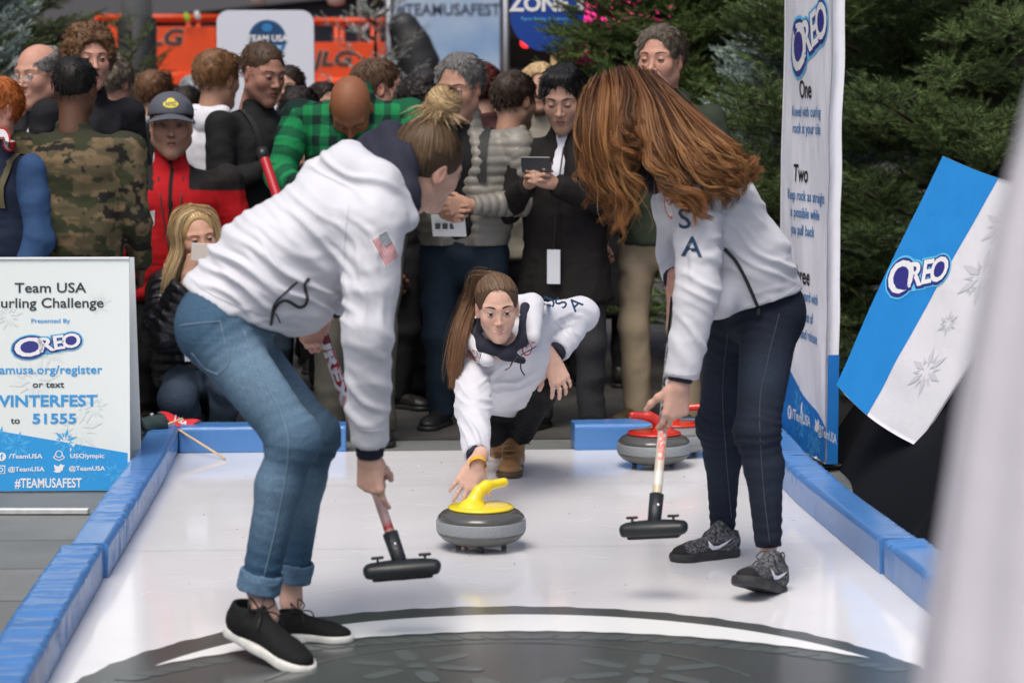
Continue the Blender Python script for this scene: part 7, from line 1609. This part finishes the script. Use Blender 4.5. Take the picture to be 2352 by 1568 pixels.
for pts in ([at(1790, 720, 6.95), at(1765, 820, 6.9), at(1745, 930, 6.85), at(1752, 1100, 6.85), at(1768, 1250, 6.85)], [at(1672, 760, 7.1), at(1660, 900, 7.2), at(1668, 1050, 7.3), at(1680, 1190, 7.35)]): seam(je, bje, pts, Mth2, .0014)
def swoosh(parent, W, Mx, side, sh):
    ar = Art(W((side * .12, .095, .050)), Mx[:, 1] * -side * 1.0 * side, Mx[:, 2], Mx[:, 0] * side)
    pts = [(-.040, .014), (-.026, -.004), (-.008, -.004), (.040, .018), (-.006, -.014), (-.028, -.018), (-.042, -.006)]
    ar.poly([(x, y) for x, y in pts], mat("white tick", (.6, .6, .66), .5), 1); ar.build("side_mark", sh, bvh=bvh_of(sh), sub=.01)
h0, t0 = gp(1697, 1277, SZ), gp(1540, 1290, SZ); u_, W_, Mx_ = sneaker(w2, h0 + [0, .02, .003], t0 + [0, 0, .003], V3(0, 0, 1), (.075, .078, .085), (.022, .022, .024), kind='run'); swoosh(w2, W_, Mx_, -1, u_)
h0, t0 = at(1788, 1366, 6.98), at(1700, 1338, 6.76); u_, W_, Mx_ = sneaker(w2, h0, t0, V3(.1, .25, 1), (.075, .078, .085), (.022, .022, .024), kind='run'); swoosh(w2, W_, Mx_, -1, u_)
def c2(s, L):
    if L - s < .12: return (.58, .50, .36) if L - s < .08 else (.7, .68, .62)
    if L - s < .27: return (.60, .52, .44)
    return (.015, .015, .017) if s < .30 else (.30, .30, .32)
broom("black and silver curling broom held by the long haired woman", b2t, b2h, c2, .205, V3(1, -.25, .12), [("USWCA", .52, .68, .026, mat("pink ink", srgb(225, 120, 115), .5), -1), ("WOMEN", .31, .52, .040, M['black'], -1)])
# hair
def G(*p): return np.array([at(*q) for q in p])
gA = [G((1366,203,7.12),(1350,225,7.04),(1330,290,6.99),(1336,380,6.98),(1346,440,7.0),(1372,452,7.0)), G((1376,195,7.12),(1362,222,7.02),(1342,290,6.96),(1358,380,6.96),(1388,440,6.98),(1372,470,7.0)), G((1388,188,7.1),(1374,226,7.0),(1362,300,6.93),(1380,390,6.94),(1420,440,6.96),(1440,490,6.98),(1408,520,6.98)),
      G((1400,182,7.1),(1400,215,6.98),(1388,310,6.92),(1404,400,6.93),(1436,455,6.94),(1424,540,6.96)), G((1412,177,7.1),(1418,220,6.97),(1412,310,6.91),(1428,380,6.92),(1462,430,6.93),(1446,500,6.95)), G((1424,173,7.1),(1440,220,6.97),(1432,290,6.90),(1436,330,6.90),(1440,362,6.92)),
      G((1436,170,7.1),(1464,220,6.96),(1480,275,6.9),(1496,320,6.9),(1506,345,6.9)), G((1446,168,7.1),(1482,230,6.95),(1498,310,6.88),(1512,380,6.86),(1536,440,6.84),(1590,470,6.82),(1610,525,6.82)), G((1456,167,7.1),(1500,235,6.95),(1530,310,6.87),(1550,390,6.85),(1600,440,6.84),(1646,485,6.86))]
gB = [G((1466,167,7.12),(1520,235,6.97),(1560,310,6.88),(1600,390,6.86),(1650,440,6.88),(1645,488,6.9)), G((1476,168,7.14),(1548,236,7.0),(1600,300,6.9),(1650,370,6.88),(1692,400,6.9),(1668,470,6.92)), G((1484,170,7.15),(1566,224,7.04),(1635,280,6.94),(1685,335,6.92),(1714,372,6.95),(1728,372,6.95)),
      G((1490,172,7.15),(1580,242,7.03),(1640,300,6.94),(1690,360,6.92),(1700,415,6.93),(1716,436,6.95)), G((1470,167,7.13),(1560,250,6.98),(1610,340,6.88),(1625,410,6.86),(1660,455,6.88)), G((1480,169,7.13),(1560,270,6.96),(1580,360,6.86),(1640,420,6.86),(1680,440,6.9)), G((1494,174,7.15),(1590,260,7.0),(1650,340,6.92),(1660,400,6.9),(1690,460,6.92))]
def sag(gs):
    out = []
    for g in gs:
        g = g.copy()
        for i, q_ in enumerate(g):
            px_ = 1176 + q_[0] / q_[1] * FPX; py_ = 212 + (CAMH - q_[2]) / q_[1] * FPX
            if px_ > 1430 and py_ < 340: g[i][2] -= min(26, (px_ - 1430) * .22) * q_[1] / FPX
            if px_ < 1420 and py_ > 230: g[i][0] += 9 * q_[1] / FPX
        out.append(g)
    return out
gA, gB = sag(gA), sag(gB)
parts = []
V, F = sdf_mesh([ell((0, -.018, .034), (.080, .102, .090), M=None), cone((0, .05, .05), (0, .08, -.06), .06, .05, .04)], .008); parts.append((toW(V), F, np.tile((.035, .014, .006), (len(V), 1))))
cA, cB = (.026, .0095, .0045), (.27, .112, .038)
for g_x, sd in ((gA, 1), (gB, 2)):
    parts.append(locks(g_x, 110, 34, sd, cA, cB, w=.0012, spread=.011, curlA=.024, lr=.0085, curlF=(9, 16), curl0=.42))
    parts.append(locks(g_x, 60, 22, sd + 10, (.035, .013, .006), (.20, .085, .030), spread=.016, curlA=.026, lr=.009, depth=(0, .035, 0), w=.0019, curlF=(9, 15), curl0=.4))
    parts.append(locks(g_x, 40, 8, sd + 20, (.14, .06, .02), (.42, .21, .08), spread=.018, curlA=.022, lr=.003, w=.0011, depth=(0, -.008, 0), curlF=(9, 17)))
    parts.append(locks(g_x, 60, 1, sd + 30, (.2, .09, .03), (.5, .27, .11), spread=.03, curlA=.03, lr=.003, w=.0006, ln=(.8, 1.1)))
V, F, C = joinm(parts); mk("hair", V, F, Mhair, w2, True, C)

# ------------------------------------------------------------------ 3: the kneeling woman
J = dict(pel=at(1172, 905, 9.15), chest=at(1172, 828, 8.78), nb=at(1158, 792, 8.58), X=nrm(V3(-1, -.12, -.32)), F=nrm(V3(-.05, -1, -.35)), up=nrm(V3(-.05, -.8, .6)))
J.update(hL=at(1200, 900, 9.15), kL=at(1258, 868, 8.82), aL=at(1198, 1000, 9.12), hR=at(1150, 915, 9.15), kR=at(1132, 985, 9.12), aR=at(1150, 950, 9.5))
J.update(sR=at(1090, 815, 8.62), eR=at(1086, 935, 8.36), wR=at(1097, 1058, 8.02), sL=at(1228, 738, 8.80), eL=at(1332, 722, 9.00), wL=at(1266, 822, 8.76))
skin3 = (.62, .385, .295); Mh = rot(5, 15, 3); hc = at(1142, 707, 8.42)
hp, eyes, toW = put_head(hc, Mh, .94, skin3, female=True, mouth=1, up=.50, low=-.42, white=(.55, .50, .48), gaze=(.0, .26), iris=(.028, .018, .010), er=1.0, brow=(.022, .011, .007), browr=.0031, lip=(.50, .16, .15), res=.0024, lashw=2, blush=.7, neck=.046, browz=.0030)
V, F = sdf_mesh(limb_skin(J, [cone(J['nb'], hc - Mh[:, 2] * .09, .048, .046, .03)]), .010); parts = [(V, F, skin3)] + hp
hR_ = place_hand(-1, J['wR'], V3(-.42, -.22, -.85), V3(.05, -.9, .4), curl=((.12, .2, .1), (.15, .2, .1), (.15, .25, .1), (.2, .25, .1)), spread=.16, thumb=(.75, -.1), res=.0028); parts.append((hR_[0], hR_[1], skin3))
hL_ = place_hand(1, J['wL'], V3(.30, -.30, -.75), V3(.1, -.8, .5), curl=((.5, .5, .3), (.45, .6, .3), (.4, .6, .4), (.4, .6, .4)), spread=.14, thumb=(1.1, -.2), res=.0028); parts.append((hL_[0], hL_[1], skin3))
V, F, C = joinm(parts); w3 = mk("person", V, F, Mskin, None, True, C)
tag(w3, "kneeling woman with a brown ponytail facing the camera behind the yellow handled stone", "person", "players in white team jackets")
for e in eyes: mk("eye", e[0], e[1], Meye, w3, True, e[2])
for s in (-1, 1):
    mb = MB(); mb.lathe([(.0, -.004), (.0038, -.003), (.0045, 0), (.0038, .003), (0, .004)], toW((s * .083, .002, -.032)), (0, 1, 0), 10); mb.build("earring", mat("pearl", (.75, .75, .72), .2), w3, True)
X = J['X']; wst = at(1172, 858, 8.95); hemc = at(1160, 890, 9.08)
P = [cone(hemc + V3(0, .05, -.01), wst, .120, .118, .06, X, 1.1), cone(wst, J['chest'], .118, .116, .06, X, 1.25), cone(J['chest'], lerp(J['chest'], J['nb'], .8), .118, .075, .05, X, 1.25), cone(J['sR'], J['sL'], .064, .064, .05),
     cone(J['sR'], J['eR'], .068, .060, .04), cone(J['eR'], lerp(J['eR'], J['wR'], .88), .058, .044, .03, cap=1), cone(J['sL'], J['eL'], .066, .060, .04), cone(J['eL'], lerp(J['eL'], J['wL'], .82), .060, .047, .025, cap=1), ell(J['eL'] + V3(.03, 0, 0), .045, k=.03),
     cone(at(1076, 768, 8.55), at(1108, 738, 8.66), .026, .03, .02), cone(at(1224, 700, 8.70), at(1224, 775, 8.47), .036, .026, .015), cone(at(1078, 772, 8.5), at(1120, 826, 8.42), .026, .022, .015), cone(at(1225, 700, 8.72), at(1160, 700, 8.72), .03, .04, .03), cone(at(1076, 768, 8.55), at(1110, 822, 8.46), .024, .018, .02), cone(at(1160, 860, 8.72), at(1150, 905, 8.86), .09, .06, .04)]
V, F = sdf_mesh(P, .0055); V = relax(V, F, 2, .4); N = vnormals(V, F); d = wrinkle(V, .004, 5.5, (1, 1, 1), 23) + wrinkle(V, .0022, 13, (1.3, 1, .8), 77)
d += fold(V, J['eR'] + V3(0, -.05, .05), V3(1, 0, -.3), V3(0, 0, 1), .034, .006, (.08, .07), 1) + fold(V, lerp(J['eR'], J['wR'], .4) + V3(0, -.04, 0), V3(.6, 0, -.8), V3(.8, 0, .5), .04, .005, (.06, .06), 2) + fold(V, at(1290, 715, 8.8), V3(.8, 0, .25), V3(-.2, 0, 1), .035, .006, (.06, .05), 3) + fold(V, lerp(J['eL'], J['wL'], .3), V3(.5, 0, -.6), V3(.7, 0, .6), .032, .005, (.06, .06), 4)
d += fold(V, at(1130, 855, 8.65), V3(.8, 0, .4), V3(-.4, 0, 1), .04, .005, (.08, .06), 5) + fold(V, at(1190, 860, 8.7), V3(.9, 0, .5), V3(-.4, 0, 1), .042, .005, (.09, .05), 6)
jk3 = mk("jacket", V + N * d[:, None], F, Mwj, w3, True); bj3 = bvh_of(jk3)
P = [cone(at(1088, 765, 8.50), at(1112, 796, 8.43), .018, .021, .02), cone(at(1112, 796, 8.43), at(1165, 812, 8.41), .022, .021, .02), cone(at(1165, 812, 8.41), at(1200, 780, 8.47), .021, .018, .02), cone(at(1200, 780, 8.47), at(1206, 705, 8.62), .018, .018, .02), cone(at(1088, 765, 8.5), at(1110, 735, 8.66), .022, .03, .02), cone(at(1165, 815, 8.40), at(1200, 828, 8.42), .02, .012, .02)]
V, F = sdf_mesh(P, .005); V = V + vnormals(V, F) * wrinkle(V, .003, 16)[:, None]; mk("hood_lining", V, F, Mnavy, w3, True)
cuffmesh(w3, J['eR'], J['wR'], .84, .96, .040); cuffmesh(w3, J['eL'], J['wL'], .78, .93, .043)
mb = MB(); mb.tube(spline([at(1198, 818, 8.38), at(1196, 845, 8.38), at(1205, 862, 8.38)], 10), .0028, 5); mb.tube(spline([at(1190, 818, 8.38), at(1178, 830, 8.38), at(1172, 838, 8.38)], 8), .0022, 5); mb.tube(spline([at(1196, 815, 8.38), at(1215, 805, 8.40), at(1232, 795, 8.44)], 8), .0022, 5); mb.build("hood_cord", Mzip, w3, True)
seam(w3, bj3, [at(1160, 850, 8.3), at(1172, 842, 8.3), at(1180, 824, 8.3)], M['navyt'], .0022, name="chest_mark")
flag(at(1081, 818, 8.35), nrm(V3(.96, 0, -.26)), nrm(V3(.26, 0, .96)), V3(0, -1, .05), bj3, w3, .070); crest(at(1229, 802, 8.4), nrm(V3(.9, 0, .2)), nrm(V3(-.1, 0, 1)), V3(.15, -1, .1), bj3, w3, .023)
ar = Art(at(1298, 700, 8.6), (1, 0, 0), (0, 0, 1), (0, -1, 0)); s_ = 8.85 / FPX
for ch, x, y, rt in (("U", 1273, 701, 1.2), ("S", 1300, 703, 1.0), ("A", 1330, 708, .75)): ar.text(ch, ((x - 1298) * s_, -(y - 700) * s_), 28 * s_ / .7, M['navyt'], 1, .012, 1.0, 'CENTER', rt)
ar.build("sleeve_letters", w3, bvh=bj3, sub=.015)
J3 = dict(J); J3['F'] = V3(0, -1, .2)
je, bje = legs_mesh(w3, J3, (.082, .060, .054, .044), ((.006, .006, .007), (.010, .010, .011)), seed=8, pelr=(.115, 1.2)); je.name = "trousers"; seam(je, bje, [at(1290, 890, 8.7), at(1268, 960, 8.8), at(1230, 1010, 8.95)], mat("black thread", (.04, .04, .045), .8), .0012)
# wristband and rings
wb = lerp(J['eR'], J['wR'], 1.06); dd_ = nrm(J['wR'] - J['eR']); V, F = tube([wb - dd_ * .011, wb + dd_ * .011], .0305, 20, caps=False, flat=.95); mk("wristband", V, F, mat("yellow band", srgb(222, 170, 40), .4), w3, True)
for (o_, c_, l_) in ((hL_, (.031, .118, .0), "ring"), (hL_, (.0105, .125, -.002), "ring"), (hR_, (.011, .112, -.002), "ring")):
    w_, Mf = o_[2]; c = w_ + Mf @ np.array(c_); V, F = tube([c - Mf[:, 1] * .0015, c + Mf[:, 1] * .0015], .0098, 14, caps=False); mk("ring", V, F, M['metal'], w3, True)
# boots
def boot(an, toe, up=(0, 0, 1)):
    col = (.30, .155, .062); o, W = shoe(w3, an, toe, 'boot', col, (.085, .05, .025), up, 1.0, .0045, "boot")
    mb = MB()
    for i in range(6):
        y = .095 - i * .021; z = .068 + i * .020; r_ = .026
        mb.tube(W(spline([(-r_, y - .012, z), (0, y + .006, z + .004), (r_, y - .012, z + .006)], 8)), .0028, 5); mb.tube(W(spline([(r_, y - .012, z), (0, y + .006, z + .006), (-r_, y - .012, z + .010)], 8)), .0028, 5)
    for s in (-1, 1): mb.tube(W(spline([(0, .025, .165), (s * .04, .03, .185), (s * .062, .03, .15), (s * .03, .03, .14), (0, .025, .16)], 16)), .0026, 5); mb.tube(W(spline([(0, .025, .165), (s * .05, .035, .15), (s * .07, .04, .11)], 10)), .0026, 5)
    mb.build("laces", mat("tan lace", (.26, .14, .06), .7), o, True); return o
a_ = gp(1190, 1085, SZ); boot(V3(at(1178, 1080, 9.2)[0], 9.20, SZ), V3(-.09, -1, 0)); boot(V3(at(1148, 960, 9.5)[0], 9.56, .12), V3(.02, .25, -1), V3(0, -1, -.2))
# hair: combed back into a long ponytail on her right
V, F = sdf_mesh([ell((0, -.018, .034), (.083, .104, .092), k=.01), ell((0, .112, .010), (.080, .080, .116), k=.006, op='sub'), plane((0, -.03, -.066), (0, .25, -1), k=.006)] + [ell((s * .092, .006, -.014), (.03, .028, .034), k=.004, op='sub') for s in (-1, 1)], .0045)
parts = [(toW(V), F, np.tile((.075, .045, .026), (len(V), 1)))]; parts.append(skull_strands(toW, V3(.25, -.75, .62), 3000, 15, (.060, .036, .020), (.22, .14, .085), w=.0011, rr=(.085, .106, .095)))
o = toW(np.array([[.02, -.085, .10]]))[0]
tails = [np.array([o, o + V3(-.05, .02, -.01), at(1082, 700, 8.56), at(1056, 770, 8.50), at(1046, 840, 8.47), at(x_, 890, 8.46)]) for x_ in (1038, 1044, 1050)] + [np.array([o, o + V3(-.04, .02, -.015), at(1090, 700, 8.56), at(1070, 760, 8.46), at(1056, 825, 8.44), at(1052, 870, 8.44)]), np.array([o, o + V3(-.04, .02, -.005), at(1074, 690, 8.56), at(1046, 760, 8.5), at(1038, 825, 8.48), at(1038, 880, 8.47)])]
parts.append(strands(None, tails, 1500, 31, (.06, .030, .016), (.22, .11, .055), w=.0012, spread=.0055, seg=18, frizz=.003, clump=-.2))
parts.append(strands(None, tails, 60, 33, (.10, .06, .03), (.25, .15, .08), w=.0006, spread=.016, seg=18, frizz=.008, clump=-.4))
V, F, C = joinm(parts); mk("hair", V, F, Mhair, w3, True, C)

# ------------------------------------------------------------------ curling stones
def stone(label, c, rad, hcol, yaw, granite=(.085, .085, .08), speck=None, yellow=False):
    root = empty("curling_stone", label, "curling stone", "curling stones on the sheet"); c = np.asarray(c, float); s = rad / .145
    prof = [(.03, .020), (.075, .016), (.100, .022), (.125, .034), (.138, .048), (.1435, .058)]
    def gm(nm, c_, rg, bm=0): return mat(nm, c_, rg, var=.10, scale=140, spec=.5, bump=bm, bscale=200)
    body = lambda pr, nm, mt: MB().lathe([(r * s, z * s) for r, z in pr], c, n=72).build(nm, mt, root, True)
    body(prof, "lower_body", gm("granite low", np.array(granite) * 1.3, .4)); body([(.1435, .0585), (.145, .063), (.145, .092), (.1435, .0965)], "striking_band", gm("granite band", (.26, .28, .29), .55, .3)); body([(.1433, .097), (.138, .108), (.125, .120), (.105, .1285), (.085, .132), (.03, .133)], "upper_body", gm("granite top", granite, .12))
    mh = mat("handle gloss", hcol, .22, spec=.5, coat=.4); d = V3(math.cos(R(yaw)), math.sin(R(yaw)), 0)
    mb = MB(); mb.lathe([(r * s, z * s) for r, z in ((.104, .130), (.107, .1345), (.102, .139), (.085, .142), (.05, .145), (.02, .146), (.0, .146))], c, n=64); hb = mb.build("handle_plate", mh, root, True)
    q = lambda a, z: c + d * a * s + V3(0, 0, z * s)
    P = [cone(q(-.038, .143), q(-.024, .160), .030 * s, .020 * s, .02), cone(q(-.024, .160), q(-.008, .186), .018 * s, .016 * s, .02), cone(q(-.008, .186), q(.02, .200), .016 * s, .016 * s, .02), cone(q(.02, .200), q(.090, .207), .016 * s, .0145 * s, .02), ell(q(-.035, .140), (.05 * s, .05 * s, .012 * s), k=.02)]
    V, F = sdf_mesh(P, .004); mk("grip", V, F, mh, hb, True)
    for k in range(3):
        a = k * 2.094 + 1.57 + math.pi; p = c + V3(math.cos(a), math.sin(a), 0) * .085 * s; mb = MB(); mb.lathe([(.0, -.009), (.013, -.009), (.014, 0), (.013, .009), (0, .009)], p + V3(0, 0, .014), (1, 0, 0), 16); mb.build("caster", M['blackp'], root, True)
ysx = gp(1105, 1262, SZ); stone("grey granite curling stone with a shiny yellow handle in front of the kneeling woman", (at(1105, 1200, 7.61)[0], 7.61, SZ), .1475, srgb(240, 214, 40), 35)
rs_ = gp(1502, 1072, SZ); stone("nearer grey curling stone with a red handle by the back right rail", (at(1502, 1000, 9.3)[0], 9.30, SZ), .1475, (.55, .025, .015), 195)
stone("farther speckled curling stone with a red handle, half hidden behind the nearer one", (at(1556, 972, 9.60)[0], 9.60, SZ), .142, (.55, .03, .015), -10, granite=(.20, .20, .20))

# things lying on the rails
def pennant(label, a, b, roll):
    root = empty("pennant_flag", label, "flag"); a, b = np.asarray(a), np.asarray(b); mb = MB(); mb.tube([a, b], .0048, 8); mb.build("stick", M['wood'], root, True); return root
ra, rb_ = at(396, 978, 9.69), gp(517, 1053, SZ + .006)
root = pennant("small red pennant on a wooden stick leaning over the back left rail corner", ra + V3(0, 0, 0), rb_, 0); Mrp = mat("red felt", srgb(205, 40, 48), .75, bump=.3, bscale=40)
tri = [at(364, 945, 9.88), at(463, 968, 9.76), at(404, 983, 9.72)]; V = []; F = []; n_ = 14
for i in range(n_ + 1):
    for j in range(n_ + 1 - i):
        u_, v_ = i / n_, j / n_; p = tri[0] + (tri[1] - tri[0]) * u_ + (tri[2] - tri[0]) * v_; V.append(p + V3(0, .012 * math.sin(u_ * 7 + v_ * 4), .006 * math.sin(u_ * 9)))
idx = {}; k = 0
for i in range(n_ + 1):
    for j in range(n_ + 1 - i): idx[(i, j)] = k; k += 1
for i in range(n_):
    for j in range(n_ - i):
        F.append([idx[(i, j)], idx[(i + 1, j)], idx[(i, j + 1)]])
        if j < n_ - i - 1: F.append([idx[(i + 1, j)], idx[(i + 1, j + 1)], idx[(i, j + 1)]])
V = np.array(V); m_ = len(V); fl = mk("flag", np.concatenate([V, V + [0, .004, -.001]]), F + [[q + m_ for q in f[::-1]] for f in F], Mrp, root, True)
ar = Art((tri[0] + tri[1] + tri[2]) / 3, nrm(tri[1] - tri[0]), nrm(np.cross(V3(0, -1, .3), nrm(tri[1] - tri[0]))) * -1, V3(0, -1, .3)); ar.v = V3(0, 0, 1); ar.text("USA", (0.01, -.012), .035, M['white'], 1, .03, 1.1, 'CENTER', -.25); ar.build("lettering", fl, bvh=bvh_of(fl), sub=.02)
# rolled dark flag
rc = at(352, 984, 9.60); root = empty("rolled_flag", "rolled up dark green flag on a short stick at the back left rail corner", "flag"); Mdg = mat("dark green felt", (.016, .035, .038), .8, bump=.3, bscale=60)
ax_ = nrm(V3(.55, .35, .10)); V = []; F = []; na, nl_ = 60, 12
u_ = nrm(np.cross(ax_, (0, 0, 1))); v_ = np.cross(u_, ax_)
for j in range(nl_):
    for i in range(na):
        a = i / na * 2 * math.pi * 2.6; r_ = .016 + .0072 * a / math.pi * .72; V.append(rc + V3(0, 0, .012) + ax_ * (j / (nl_ - 1) - .5) * .10 + (u_ * math.cos(a) + v_ * math.sin(a)) * r_ * (1 + .05 * math.sin(a * 5 + j)))
F = [(j * na + i, j * na + i + 1, (j + 1) * na + i + 1, (j + 1) * na + i) for j in range(nl_ - 1) for i in range(na - 1)]; fl = mk("roll", V, F, Mdg, root, True)
md = fl.modifiers.new("thick", 'SOLIDIFY'); md.thickness = .003
ar = Art(rc + V3(.01, 0, .03), nrm(V3(.8, .3, .1)), V3(0, 0, 1), V3(0, -1, .3)); ar.text("U", (0, 0), .05, M['white'], 1, .05, 1.2); ar.build("lettering", fl, bvh=bvh_of(fl), sub=.01)
mb = MB(); mb.tube([rc + ax_ * .03, rc + ax_ * .135 + V3(0, 0, .012)], .0045, 8); mb.build("stick", M['wood'], root, True)
# flag lying on the back right rail
root = empty("rail_flag", "dark flag with a pale wooden stick lying along the back right rail", "flag"); a_ = at(1374, 969, 9.93); b_ = at(1545, 966, 9.95)
mb = MB(); mb.tube([a_, b_], .0045, 8); mb.build("stick", M['wood'], root, True)
V, F = sdf_mesh([cone(at(1545, 966, 9.96), at(1640, 968, 10.0), .014, .020, .02)], .006); V = V + vnormals(V, F) * wrinkle(V, .006, 20)[:, None]; mk("flag", V, F, Mdg, root, True)

# ------------------------------------------------------------------ crouching blonde woman with the phone
J = dict(pel=at(455, 860, 10.44), chest=at(420, 690, 10.32), nb=at(438, 610, 10.28), X=nrm(V3(-.8, -.5, 0)), F=nrm(V3(.5, -.85, 0)), up=V3(0, 0, 1))
J.update(hL=at(480, 870, 10.39), kL=at(530, 880, 10.06), aL=at(500, 1020, 10.32), hR=at(425, 870, 10.34), kR=at(405, 905, 10.04) + V3(0, 0, -.02), aR=at(470, 1010, 10.44), sR=at(385, 660, 10.24), eR=at(370, 760, 10.06), wR=at(432, 640, 10.00), sL=at(470, 650, 10.34), eL=at(495, 760, 10.19), wL=at(470, 640, 10.04))
skb = (.60, .34, .24); Mh = rot(24, 4, 8); hc = at(452, 548, 10.16); hp, eyes, toW = put_head(hc, Mh, 1.02, skb, female=True, neck=.046, up=.3, brow=(.16, .09, .05), browz=-.003)
V, F = sdf_mesh(limb_skin(J, [cone(J['nb'], hc - Mh[:, 2] * .09, .046, .046, .03)]), .013); parts = [(V, F, skb)] + hp
h1 = place_hand(-1, J['wR'], V3(.25, .05, 1), V3(-.75, -.65, .1), curl=((.9, 1.1, .5), (1., 1.2, .6), (1.1, 1.3, .7), (1.1, 1.3, .8)), spread=.08, thumb=(.4, .2)); parts.append((h1[0], h1[1], skb)); h2 = place_hand(1, J['wL'], V3(.0, -.1, 1), V3(.7, -.6, 0), curl=(.7, .8, .8, .9), spread=.05, thumb=(.4, .2)); parts.append((h2[0], h2[1], skb))
V, F, C = joinm(parts); wb_ = mk("person", V, F, Mskin, None, True, C); tag(wb_, "crouching blonde woman in a shiny black quilted jacket taking a picture with her phone", "person", CR)
for e in eyes: mk("eye", e[0], e[1], Meye, wb_, True, e[2])
X = J['X']; P = [cone(at(455, 890, 10.42), lerp(J['pel'], J['chest'], .4), .17, .14, .06, X, 1.2), cone(lerp(J['pel'], J['chest'], .4), J['chest'], .14, .125, .06, X, 1.25), cone(J['chest'], J['nb'], .12, .07, .05, X, 1.1), cone(J['sR'], J['sL'], .065, .065, .05), cone(J['sR'], J['eR'], .074, .072, .04), cone(J['eR'], lerp(J['eR'], J['wR'], .85), .07, .052, .03, cap=1), cone(J['sL'], J['eL'], .07, .066, .04), cone(J['eL'], lerp(J['eL'], J['wL'], .85), .064, .05, .03, cap=1), plane(at(450, 885, 10.34), V3(0, 0, -1))]
V, F = sdf_mesh(P, .008); N = vnormals(V, F); dR, tR = segdist(V, J['sR'], J['eR']); dR2, tR2 = segdist(V, J['eR'], J['wR']); st = np.where(np.minimum(dR, dR2) < .09, np.where(dR < dR2, tR, .2 + tR2), V[:, 2]); V = V + N * (.010 * np.abs(np.sin(math.pi * (st + .01 * vnoise(V * 14)) / .045)) ** .6 + wrinkle(V, .004, 16))[:, None]
mk("jacket", V, F, mat("shiny black nylon", (.012, .012, .013), .28, bump=.4, bscale=40, bdist=.008), wb_, True)
J4 = dict(J); J4['F'] = V3(.4, -.9, 0); legs_mesh(wb_, J4, (.095, .075, .065, .05), ((.03, .05, .085), (.15, .20, .26)), seed=12, pelr=(.12, 1.2), res=.011)
for a in (J['aR'], J['aL']): shoe(wb_, V3(a[0], a[1], .002), V3(.3, -1, 0), 'dress', (.02, .02, .02), (.3, .3, .3), res=.008)
V, F = sdf_mesh([ell((0, -.018, .036), (.086, .106, .094), k=.01), ell((0, .112, .006), (.078, .078, .112), k=.006, op='sub'), plane((0, -.03, -.09), (0, .1, -1), k=.006)], .006); parts = [(toW(V), F, np.tile((.40, .27, .12), (len(V), 1)))]
tp = toW(np.array([[.01, -.01, .125]]))[0]
gs = []
for s, o_ in ((1, 0), (1, 1), (-1, 0), (-1, 1), (1, 2), (1, 3), (-1, 2)):
    q = [(.0, .02 - o_ * .025, .126), (s * .06, .03 - o_ * .03, .105), (s * .086, .02 - o_ * .03, .04), (s * (.088 - .004 * o_), .01 - o_ * .03, -.04)]; pw = toW(np.array(q)); gs.append(np.concatenate([pw, [pw[-1] + V3(-.03 if s > 0 else .0, -.03, -.09), pw[-1] + V3(-.055 if s > 0 else .01, -.04, -.20 if s > 0 else -.10)]]))
parts.append(strands(None, gs, 1500, 41, (.36, .22, .09), (.78, .60, .34), w=.0018, spread=.008, seg=18, frizz=.003, clump=-.2)); parts.append(skull_strands(toW, V3(.1, -.7, .3), 900, 44, (.42, .28, .12), (.80, .62, .36), w=.0016, rr=(.088, .109, .098)))
V, F, C = joinm(parts); mk("hair", V, F, Mhair, wb_, True, C)
slab("phone", at(476, 580, 9.88), rot(24, 0, -4), (.070, .005, .038), mat("phone gold", (.62, .55, .48), .35), None, "pale gold phone held up by the crouching blonde woman", "phone", bev=.004)
slab("badge", at(447, 800, 10.06), rot(24), (.045, .003, .055), mat("badge white", (.6, .62, .66), .4), wb_)
